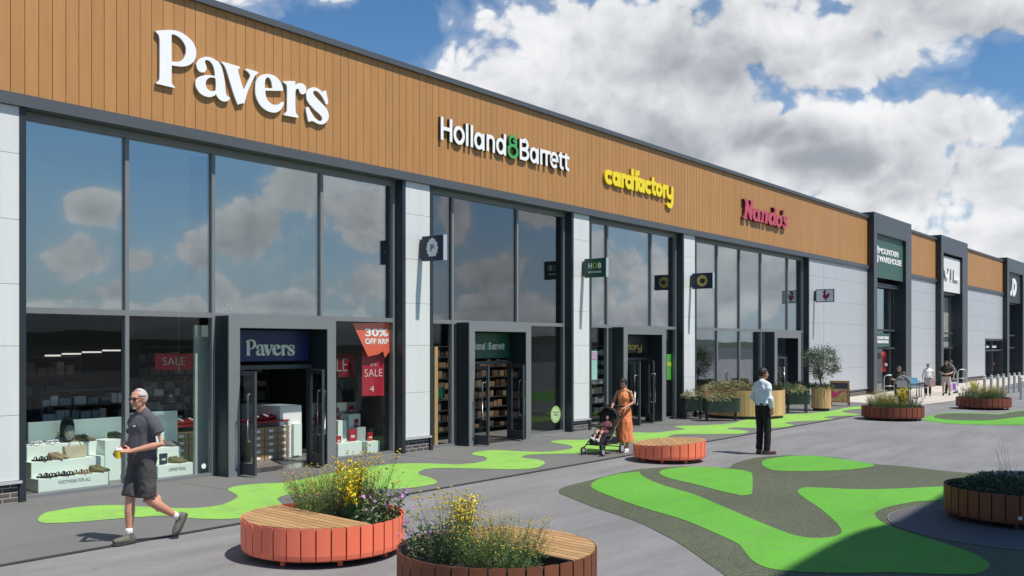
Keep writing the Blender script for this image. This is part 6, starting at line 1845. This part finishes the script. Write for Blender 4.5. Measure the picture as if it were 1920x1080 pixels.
MB().hexa([(-.07, -.064, .05), (.08, -.064, .05), (.08, -.061, .05), (-.07, -.061, .05), (-.09, -.055, .36), (.09, -.055, .36), (.09, -.052, .36), (-.09, -.052, .36)]).build("bag_print", mat("purple_print", (0.30, 0.08, 0.42), 0.5), bg)
MB().tube([(-.08, 0, .42), (-.07, 0, .55), (.0, 0, .62), (.07, 0, .55), (.08, 0, .42)], .008, 6).build("handle", M_WHITE, bg)
# seated people
sit = dict(hip=(.09, .02, .50), knL=(-.12, .44, .50), anL=(-.12, .42, .085), knR=(.12, .44, .50), anR=(.12, .42, .085), neck=(0, .02, 1.02), sh=(.19, .0, .97), headoff=(0, .05, 1.18), elL=(-.30, .02, .74), wrL=(-.14, .26, .72), elR=(.30, .02, .74), wrR=(.14, .26, .72), hdL=(.6, .7, 0), hdR=(-.6, .7, 0))
q = AT(1686, 43.4)
chair_z = 0
p5 = figure("person in black top and sunglasses seated facing us by the nearest grey tower", q, to_cam(1686), 1.06, sit, M_SKIN3, voxel=.014, build=1.12)
hair(p5, M_HAIRB, lambda c: c.z > .06 or (c.y < .0 and c.z > -.05), 1.05); MB().tube([p5.hp(-.06, .09, .014), p5.hp(0, .102, .016), p5.hp(.06, .09, .014)], .016, 8).build("sunglasses", M_LENS, p5.o, smooth=True); face(p5, True)
shirt(p5, M_BLACKC, "top", -.02, .7, .02, .016, .004); legs(p5, M_TROUS, "trousers", 1.95, .015, .016, .0); shoes(p5, M_LENS, M_SOLE)
cafe_chair(q - Vector((0, 0, 0)), to_cam(1686), "grey cafe chair under the person in the black top", M_GREYP)
q = AT(1693, 40.6)
sit2 = dict(sit); sit2.update(headoff=(0, .16, 1.10), neck=(0, .10, .96), nod=R(-25))
p6 = figure("person in grey top seated with back turned behind the red brown planter", q, to_cam(1693) + R(170), .98, sit2, M_SKIN3, voxel=.014, build=1.15)
hair(p6, M_HAIRB, lambda c: c.z > .05 or (c.y < .03 and c.z > -.08), 1.08); face(p6)
shirt(p6, M_GREYC, "top", -.02, .9, .022, .016, .005); legs(p6, M_TROUS, "trousers", 1.95, .015, .016, .0); shoes(p6, M_LENS, M_SOLE)
cafe_chair(q, to_cam(1693) + R(170), "grey cafe chair under the person in the grey top", M_GREYP)
# ------------------------------------------------------------------ window displays
M_PLINTH = mat("mint_white_plinth", (0.76, 0.84, 0.77), 0.5)
M_GREYPANEL = mat("grey_display_panel", (0.40, 0.43, 0.41), 0.6)
M_CRIMSON = mat("crimson_poster", (0.40, 0.012, 0.03), 0.5); M_CORAL = mat("coral_poster", (0.80, 0.13, 0.075), 0.5)
M_TAN = mat("tan_leather", (0.30, 0.21, 0.12), 0.5, var=0.1); M_BLKL = mat("black_leather", (0.014, 0.013, 0.013), 0.4); M_KRAFT = mat("kraft_box", (0.38, 0.27, 0.16), 0.7, var=0.1, island=0.25); M_OLV = mat("olive_suede", (0.16, 0.13, 0.07), 0.8)
def wx(px, Y): return FX(px, Y)
def plinth(px0, px1, py_top, Y0, Y1, label, z0=0.01, m=M_PLINTH, text=None):
    x0, x1 = FX(px0, Y0), FX(px1, Y0); zt = FZ((px0 + px1) / 2, py_top, Y0)
    t = thing("display_plinth", ((x0 + x1) / 2, (Y0 + Y1) / 2, 0), label, "plinth", "window display plinths")
    MB().box(x0 - t.location.x, x1 - t.location.x, Y0 - t.location.y, Y1 - t.location.y, z0, zt).build("plinth_body", m, t, bevel=.006)
    if text:
        add_mesh("lettering", text_mesh(text, (x1 - x0) * .45, .055, .004), M_INT_MID, t, on_wall(0, Y0 - t.location.y - .003, .14))
    return zt
zA = plinth(72, 205, 892, .36, .66, "lowest mint white plinth at the front of the left window", text="FOOTWEAR FOR ALL")
zB = plinth(58.8, 196, 861, .67, .97, "middle step of the mint white plinths in the left window")
zC = plinth(50.5, 185, 832, .98, 1.33, "highest step of the mint white plinths in the left window")
plinth(197, 226, 825, .72, 1.3, "tall narrow mint white block beside the steps in the left window")
plinth(53, 228, 787, 1.36, 1.42, "long pale back panel behind the stepped plinths in the left window", m=M_PLINTH)
zD = plinth(296, 367.5, 870, .36, .70, "low mint white plinth at the front of the second window", text="COMFORT FOR ALL")
zE = plinth(246, 339, 841, .72, 1.05, "middle mint white plinth in the second window")
plinth(246, 333, 772, 1.1, 1.17, "tall mint white back panel in the second window")
zF = plinth(634, 679, 829, .34, .66, "low white plinth at the left of the window with the posters")
zG = plinth(689, 713, 827, .34, .62, "low white plinth at the right of the window with the posters")
# pale return panel beside the doorway and grey backdrop in the poster window
x0, x1 = FX(366, .3), FX(391, .3)
tag(MB().box(x0, x1, .30, .36, .01, 2.7).build("backdrop_screen", M_GREYPANEL), "tall pale panel closing the second window beside the porch", "panel")
x0, x1 = FX(632, 1.2), FX(748, 1.2)
tag(MB().box(x0, x1, 1.2, 1.26, .01, FZ(690, 752, 1.2)).build("backdrop_screen", M_GREYPANEL), "low grey panel behind the boxes in the poster window", "panel")
x0, x1 = FX(703, 1.0), FX(745, 1.0)
bp = thing("backdrop_screen", ((x0 + x1) / 2, 1.0, 0), "tall grey panel with small shoe shelves in the poster window", "panel")
MB().box(-(x1 - x0) / 2, (x1 - x0) / 2, 0, .06, .01, 2.65).build("panel_body", M_GREYPANEL, bp)
for px, py in ((689, 763), (711, 763), (689, 784), (711, 784), (711, 804)):
    x, z = FX(px + 14, .93) - bp.location.x, FZ(px + 14, py, .93)
    sh_ = MB().box(x - .14, x + .14, -.16, -.001, z - .012, z).build("shelf", M_WHITE, bp)

# shoes, bags, boxes
def shoe_mesh(kind):
    mb = MB()
    if kind == "sandal":
        mb.tube([(-.12, 0, .012), (-.05, 0, .013), (.05, .0, .012), (.13, 0, .012)], [(.03, .012), (.034, .013), (.042, .012), (.025, .01)], 10, up=(0, 0, 1))
        for x in (-.07, .02, .07): mb.tube([(x, -.038, .015), (x + .005, -.03, .055), (x + .01, .0, .07), (x + .005, .03, .055), (x, .038, .015)], [(.014, .004)] * 5, 6)
    else:
        mb.tube([(-.13, 0, .05), (-.11, 0, .05), (-.03, 0, .05), (.05, 0, .036), (.12, 0, .026), (.145, 0, .02)], [(.02, .04), (.032, .05), (.036, .05), (.042, .034), (.036, .025), (.015, .012)], 10, up=(0, 0, 1))
        mb.tube([(-.08, 0, .07), (-.085, 0, .115)], [(.032, .042), (.034, .046)], 10)
    return mb
def shoes_on(px, py_dummy, Y, z, kind, m, label, rz=R(-60), n=2):
    x = FX(px, Y)
    t = thing("shoe_pair" if n == 2 else "shoe", (x, Y, z + .001), label, "shoes", "shoes in the window displays", rz)
    for k in range(n):
        o = shoe_mesh(kind).build("sandal" if kind == "sandal" else "shoe", m, t, smooth=True, loc=(.03 * k, .105 * (k - .5) * (n - 1), 0))
for px, m_, k_, lab in ((86, M_BLKL, "sandal", "black strappy sandals, leftmost on the lowest step"), (119, M_BLKL, "sandal", "dark sandals second from the left on the lowest step"), (152, M_TAN, "sandal", "brown and black sandals third from the left on the lowest step"), (184, M_OLV, "shoe", "olive casual shoes, rightmost on the lowest step")):
    shoes_on(px, 0, .50, zA, k_, m_, lab)
shoes_on(77, 0, .80, zB, "sandal", M_BLKL, "black sandals at the left of the middle step"); shoes_on(107, 0, .80, zB, "shoe", M_TAN, "tan shoe pair beside the handbag on the middle step")
shoes_on(62, 0, 1.12, zC, "sandal", M_WHITE, "white sandals at the left of the highest step"); shoes_on(92, 0, 1.12, zC, "sandal", M_WHITE, "white strappy sandals beside the backpack"); shoes_on(158, 0, 1.12, zC, "shoe", M_OLV, "olive trainers right of the backpack")
shoes_on(218, 0, 1.0, FZ(211, 825, .72), "shoe", M_BLKL, "black trainers on the tall narrow block")
shoes_on(331, 0, .52, zD, "shoe", M_OLV, "olive lace-up shoes on the low plinth of the second window"); shoes_on(318, 0, .9, zE, "shoe", M_GREYC, "grey trainers on the middle plinth of the second window")
# backpack
bx, bz = FX(126, 1.15), zC
t = thing("backpack", (bx, 1.15, bz), "grey and black backpack standing on the highest step of the left window", "backpack")
mb = MB(); mb.ball((0, 0, .23), .125, .09, .22, 16, 12); mb.ball((0, -.0, .12), .13, .095, .12, 16, 10); vx(mb, .015, M_BLKF, "bag_body", t, 3)
mb = MB(); mb.ball((0, -.075, .17), .095, .05, .13, 14, 10); vx(mb, .012, mat("grey_print_fabric", (0.26, 0.25, 0.24), .8, var=.6, vscale=26), "front_pocket", t, 3)
MB().tube([(-.03, .02, .43), (-.03, .02, .49), (.03, .02, .49), (.03, .02, .43)], .008, 6).build("top_handle", M_BLKF, t, smooth=True)
# handbag
hx = FX(140, .82)
t = thing("handbag", (hx, .82, zB), "beige leather handbag on the middle step of the left window", "handbag")
MB().hexa([(-.17, -.07, 0), (.17, -.07, 0), (.17, .07, 0), (-.17, .07, 0), (-.2, -.04, .20), (.2, -.04, .20), (.2, .04, .20), (-.2, .04, .20)]).build("bag_body", mat("beige_leather", (0.46, 0.40, 0.28), .5, var=.12, vscale=9), t, bevel=.01)
MB().tube([(-.11, 0, .19), (-.08, 0, .26), (0, 0, .285), (.08, 0, .26), (.11, 0, .19)], .008, 6).build("strap", M_TAN, t, smooth=True)
# hat on a stand
hx, hz_ = FX(318, 1.3), FZ(318, 770, 1.3)
t = thing("hat_stand", (hx, 1.3, 0), "black sun hat on a thin stand in the second window", "hat")
MB().tube([(0, 0, .01), (0, 0, hz_ + .12)], .012, 8).build("stand", M_BLKL, t)
mb = MB(); mb.ball((0, 0, hz_ + .22), .13, .13, .12, 16, 10); mb.ball((0, -.02, hz_ + .14), .20, .17, .035, 16, 8); vx(mb, .014, M_BLKL, "hat_crown", t, 3)
tag(MB().tube([(hx, 1.0, FZ(317, 735, 1.0) + .35), (hx, 1.0, 2.97)], .008, 6).build("hanging_rod", M_STEEL), "thin steel rod hanging above the black hat", "rod")

def banner(px0, px1, py0, py1, Y, m, label, texts=(), poly=None, th=.006, name="poster", cat="poster"):
    xc = FX((px0 + px1) / 2, Y); zc = FZ((px0 + px1) / 2, (py0 + py1) / 2, Y)
    t = thing(name, (xc, Y, zc), label, cat)
    pts = poly or [(px0, py0), (px1, py0), (px1, py1), (px0, py1)]
    me = outline_mesh([[(FX(x, Y) - xc, FZ(x, y, Y) - zc) for x, y in pts]], th)
    add_mesh("poster_sheet", me, m, t, on_wall(0, 0, 0))
    for (s, px, py, w, h, mt, bold) in texts:
        x, z = FX(px, Y) - xc, FZ(px, py, Y) - zc
        W = abs(FX(px + w / 2, Y) - FX(px - w / 2, Y)); Hh = abs(FZ(px, py + h / 2, Y) - FZ(px, py - h / 2, Y))
        add_mesh("lettering", text_mesh(s, W, Hh, .004, bold), mt, t, on_wall(x, -th / 2 - .004, z))
    return t
banner(661, 741, 605, 665, .045, M_CORAL, "coral red jagged poster offering a discount stuck high inside the glass", (("30%", 706, 623.5, 43, 15, M_WHITE, .03), ("OFF RRP", 706.5, 640, 44, 10.5, M_WHITE, .03)),
       poly=[(661, 606), (741, 605), (739.5, 658), (728, 661.5), (721.6, 671), (718, 658.5), (709, 664.5), (690, 668.5), (685, 658)])
M_SALEW = mat("off_white_print", (0.62, 0.58, 0.55), .6)
banner(679, 720, 652, 742, .16, M_CRIMSON, "tall crimson sale poster hanging below the coral poster", (("UP TO", 700, 684, 11, 4.5, M_SALEW, .0), ("SALE", 700, 699, 33, 14, M_SALEW, -.01), ("4", 697, 729, 8, 11, M_SALEW, .0)))
banner(634, 667, 663, 707, 1.15, M_CRIMSON, "square crimson sale banner hanging deeper in the poster window", (("LE", 641, 684, 20, 24, M_SALEW, -.01),))
banner(291, 361, 663, 693, 1.25, M_CRIMSON, "wide crimson sale banner hanging in the second window", (("SALE", 326, 677, 42, 15, M_SALEW, -.01),))
def card(px0, px1, py0, py1, Y, m, label, dep=.03, name="display_card", cat="card", group="small display cards"):
    xa, xb = FX(px0, Y), FX(px1, Y); za, zb_ = FZ(px0, py1, Y), FZ(px0, py0, Y)
    t = thing(name, ((xa + xb) / 2, Y, za), label, cat, group)
    MB().box(-(xb - xa) / 2, (xb - xa) / 2, 0, dep, 0, zb_ - za).build("card_body", m, t)
    MB().box(-(xb - xa) * .28, (xb - xa) * .28, -.003, -.001, (zb_ - za) * .35, (zb_ - za) * .55).build("card_print", M_SALEW, t)
    return t
card(300, 314, 851, 871, .42, M_NAVY, "navy display card on the low plinth of the second window")
card(655, 668, 805, 830, .42, M_CRIMSON, "largest crimson card at the middle of the poster window"); card(631, 640, 818, 834, .44, M_CRIMSON, "crimson card at the lower left of the poster window"); card(690, 699, 811, 828, .42, M_CRIMSON, "crimson card on the right plinth of the poster window")
card(665, 672, 786, 803, .70, M_CRIMSON, "crimson card on the white cube in the poster window"); card(655, 664, 761, 778, 1.1, M_CRIMSON, "crimson card standing highest in the poster window"); card(631, 636, 765, 786, 1.1, M_CRIMSON, "crimson card highest at the left of the poster window")
def cube(px0, px1, py_top, Y0, Y1, label, m=M_PLINTH, z0=.01):
    x0, x1 = FX(px0, Y0), FX(px1, Y0); zt = FZ(px0, py_top, Y0)
    t = thing("display_cube", ((x0 + x1) / 2, (Y0 + Y1) / 2, z0), label, "display cube", "display cubes in the poster window")
    MB().box(-(x1 - x0) / 2, (x1 - x0) / 2, -(Y1 - Y0) / 2, (Y1 - Y0) / 2, 0, zt - z0).build("cube_body", m, t, bevel=.004)
cube(634, 650, 789, .68, .95, "white display cube at the left of the poster window"); cube(655, 676, 777, .72, 1.0, "tallest white display cube in the poster window"); cube(670, 686, 802, .50, .70, "grey display cube behind the crimson cards", M_GREYPANEL)

# doorway of the first shop: counter, table with red cloth, shoe boxes
x0, x1 = FX(525, 1.0), FX(566, 1.0)
t = thing("counter", ((x0 + x1) / 2, 1.4, 0), "tall white counter block just inside the first shop's doors", "counter")
MB().box(-(x1 - x0) / 2, (x1 - x0) / 2, -.4, .9, .01, FZ(540, 761, 1.0)).build("counter_body", M_WHITE, t, bevel=.01)
MB().box(-(x1 - x0) / 2 + .3, (x1 - x0) / 2 - .06, -.47, -.405, .05, FZ(540, 795, 1.0)).build("counter_panel", M_PLINTH, t)
def box_table(xc, yc, label, rows, cols, lab2):
    t = thing("display_table", (xc, yc, 0), label, "table", "tables with red cloths")
    MB().box(-.45, .45, -.3, .3, .78, .81).build("tabletop", M_CRIMSON, t)
    for sx in (-1, 1):
        for sy in (-1, 1): MB().box(sx * .42 - .015, sx * .42 + .015, sy * .27 - .015, sy * .27 + .015, 0.008, .779).build("leg", M_STEEL, t)
    k = 0
    words_ = ("top", "second", "third", "fourth", "bottom")
    for j in range(rows):
        for i in range(cols):
            b = thing("shoe_box", (xc - .32 + .32 * i, yc - .16, .012 + .135 * j), "kraft shoe box under the %s" % lab2, "shoe box", "shoe boxes under the " + lab2)
            MB().box(-.15, .15, -.11, .11, 0, .10).build("box_body", M_KRAFT, b); MB().box(-.155, .155, -.115, .115, .1005, .128).build("box_lid", M_KRAFT, b); MB().box(-.05, .05, -.1185, -.1155, .03, .08).build("box_label", M_WHITE, b)
    b = thing("shoe_pair", (xc, yc - .05, .812), "pale shoes heaped on the %s" % lab2, "shoes", None)
    for q in range(5): shoe_mesh("shoe").build("shoe", M_WHITE if q % 2 else M_CRIMSON, b, smooth=True, loc=(-.25 + .12 * q, -.05 + .1 * (q % 2), .0))
box_table(FX(492, 1.25), 1.25, "table with red top and shoe boxes beneath, seen through the first doorway", 5, 3, "red table inside the doorway")
box_table(FX(352, 1.6), 1.6, "table with red top and shoe boxes beneath, behind the second window", 5, 2, "red table behind the second window")
# stickers on glass
def sticker(px, py, r, Y, m, label, rim=None):
    x, z = FX(px, Y), FZ(px, py, Y); rr = abs(FZ(px, py + r, Y) - z)
    t = thing("window_sticker", (x, Y, z), label, "sticker")
    add_mesh("sticker_sheet", outline_mesh([[(rr * math.cos(a * .2618), rr * math.sin(a * .2618)) for a in range(24)]], .002), m, t, on_wall(0, 0, 0))
    if rim: add_mesh("sticker_print", outline_mesh([[(rr * .72 * math.cos(a * .2618), rr * .72 * math.sin(a * .2618)) for a in range(24)]], .002), rim, t, on_wall(0, -.003, 0))
    return t, rr
sticker(382, 874, 5, -.016, M_PLINTH, "small round pale sticker low on the second window")
M_LIMES = mat("lime_sticker", (0.42, 0.62, 0.20), .5)
t, rr = sticker(1042, 777, 16, .03, M_LIMES, "round lime sticker low on the second shop's right window", mat("pale_lime", (0.62, 0.72, 0.48), .5))
for i, w_ in enumerate((1.0, .8)): add_mesh("lettering", text_mesh("REFILL" if i else "RECYCLE", rr * w_, rr * .17, .003, .01), M_BRITISH, t, on_wall(0, -.006, rr * (.25 - .3 * i)))
xg, zg = FX(826, .3), FZ(826, 737, .3)
t = thing("first_aid_box", (xg, .3, zg), "small green and white wall box behind the second shop's narrow left window", "box")
MB().box(-.16, .16, 0, .12, -.13, .13).build("box_body", mat("signal_green", (0.02, 0.22, 0.08), .5), t, bevel=.008); MB().box(-.26, -.162, .01, .1, -.1, .1).build("side_card", M_WHITE, t)
x0 = FX(816, .25); tag(MB().box(x0 - .05, x0 + .06, .22, .30, .01, 2.3).build("wood_post", M_LARCH), "narrow pale timber post behind the second shop's left window", "post")
banner(1106, 1119.5, 658, 712, .10, mat("mint_poster", (0.42, 0.66, 0.62), .6), "mint and lilac poster in the third shop's left window", (), name="poster")
banner(1106.5, 1119, 660, 674, .09, mat("lilac_poster", (0.60, 0.36, 0.55), .6), "lilac header strip across the mint poster", ())
banner(1250, 1265, 664, 712, .10, mat("leaf_poster", (0.10, 0.42, 0.06), .6), "green and white poster in the third shop's right window", ())
banner(1250.5, 1264.5, 679, 687, .09, mat("lime_strip", (0.45, 0.62, 0.02), .6), "lime strip across the green and white poster", ())

# shop fittings in the dark interiors
M_SHELF = mat("dark_shelf", (0.07, 0.06, 0.05), .7); M_STOCK = mat("mixed_stock", (0.16, 0.13, 0.11), .7, island=.9)
def shelving(x0, x1, y, zt, label, m_stock, rows=6):
    t = thing("wall_shelving", ((x0 + x1) / 2, y, 0), label, "shelving", "wall shelving in the shops")
    hw = (x1 - x0) / 2; fr = MB()
    for k in range(rows + 1): fr.box(-hw + .031, hw - .031, -.32, 0, .1 + (zt - .12) * k / rows, .13 + (zt - .12) * k / rows)
    fr.box(-hw, -hw + .03, -.33, 0, .01, zt + .1); fr.box(hw - .03, hw, -.33, 0, .01, zt + .1)
    fr.build("shelf_frame", M_SHELF, t)
    st_ = MB()
    for k in range(rows):
        x = -hw + .06; z = .131 + (zt - .12) * k / rows
        while x < hw - .2:
            w = random.uniform(.1, .26); h = random.uniform(.4, .8) * (zt - .12) / rows * .85
            if random.random() < .85: st_.box(x, x + w, -.29, -.05, z, z + h)
            x += w + random.uniform(.01, .06)
    o = st_.build("stock", m_stock, t); o['kind'] = 'stuff'
M_STOCKB = mat("warm_stock", (0.30, 0.17, 0.09), .7, island=.9); M_STOCKP = mat("pale_stock", (0.34, 0.33, 0.32), .7, island=.8)
shelving(FX(60, 0), FX(420, 0), 5.4, 2.1, "dark wall shelving of shoes deep behind the first two windows", M_STOCK, 5)
shelving(S1.j0 + .6, P1[0] - .4, 4.2, 2.3, "dark wall shelving of shoes seen through the first doorway", M_STOCK, 7)
shelving(P1[1] + .5, P2[0] - .3, 1.9, 2.3, "warm brown shelving of jars seen through the second doorway", M_STOCKB, 8)
shelving(P2[1] + .5, P3[0] - .3, 2.6, 2.3, "shelving of cards seen through the third doorway", M_STOCKP, 7)
shelving(FX(60, 2.8), FX(232, 2.8), 2.8, 1.5, "low pale shelving of shoes behind the stepped plinths of the left window", M_STOCKP, 5)
shelving(FX(250, 3.0), FX(330, 3.0), 3.0, 1.6, "low pale shelving of shoes behind the black hat in the second window", M_STOCKP, 5)
shelving(FX(650, 3.2), FX(735, 3.2), 3.2, 2.0, "pale shoe shelving deep behind the poster window", M_STOCKP, 6)
# lit strip lamps along the first shop's ceiling line
M_LAMP = mat("lit_lamp", (1.0, 0.97, 0.9), .5, emit=0.75)
for i, (a, b) in enumerate(((86, 112), (118, 150), (156, 188), (194, 224))):
    xa, xb = FX(a, 5.0), FX(b, 5.0); z = FZ((a + b) / 2, 668 - i * 3.2, 5.0)
    t = thing("strip_lamp", ((xa + xb) / 2, 5.0, z), ("leftmost", "second from left", "third from left", "rightmost")[i] + " of the lit strip lamps above the shoe shelving", "lamp", "strip lamps in the first shop")
    MB().box(-(xb - xa) / 2, (xb - xa) / 2, -.05, .05, 0, .03).build("diffuser", M_LAMP, t); MB().box(-(xb - xa) / 2, (xb - xa) / 2, -.06, .06, .031, .06).build("housing", M_ANTH, t)
# outdoor shop display and fashion shop display in the towers
def hanging(px0, px1, py0, py1, Y, m, label):
    xa, xb = FX(px0, Y), FX(px1, Y); za, zb_ = FZ(px0, py1, Y), FZ(px0, py0, Y)
    t = thing("jacket_display", ((xa + xb) / 2, Y, za), label, "jacket display")
    h = zb_ - za; w = (xb - xa) / 2
    mb = MB(); mb.tube([(0, 0, 0), (0, 0, h * .45), (0, 0, h * .82), (0, 0, h)], [(w, .12), (w * .85, .12), (w, .12), (w * .4, .08)], 14, up=(0, 1, 0)); vx(mb, .03, m, "jacket", t, 2)
    MB().box(-w * .7, w * .7, -.16, -.13, h * .3, h * .42).build("chest_band", M_WHITE, t)
hanging(1652, 1660, 659, 698, .45, mat("red_jacket", (0.55, 0.03, 0.03), .6), "red jacket display behind the nearest tower's glass")
hanging(1780, 1790, 662, 684, .4, mat("rose_jacket", (0.42, 0.05, 0.10), .6), "rose red display behind the middle tower's glass")
hanging(1858, 1866, 660, 694, .4, mat("dark_rose_jacket", (0.28, 0.03, 0.06), .6), "dark red display behind the small side window")
banner(1849, 1868, 647.5, 652, -.03 - .02, M_WHITE, "narrow white sign strip in the small side window", ())

# swan-neck display lamps standing on the porch roof behind the upper glass
lx, lz = FX(430, .5), FZ(430, 588, .5)
t = thing("display_lamp", (lx, .5, lz), "white swan-neck display lamp behind the upper glass above the first porch", "lamp")
MB().tube([(-.05, 0, 0), (-.05, 0, .12), (-.02, 0, .18), (.03, 0, .17), (.05, 0, .10)], .012, 8).build("neck", M_WHITE, t, smooth=True)
MB().lathe([(.012, .11), (.05, .06), (.045, .055)], (.05, 0, 0), 14).build("shade", M_WHITE, t, smooth=True)
MB().lathe([(.06, 0), (.06, .012), (.001, .014)], (-.05, 0, 0), 14).build("base", M_WHITE, t)
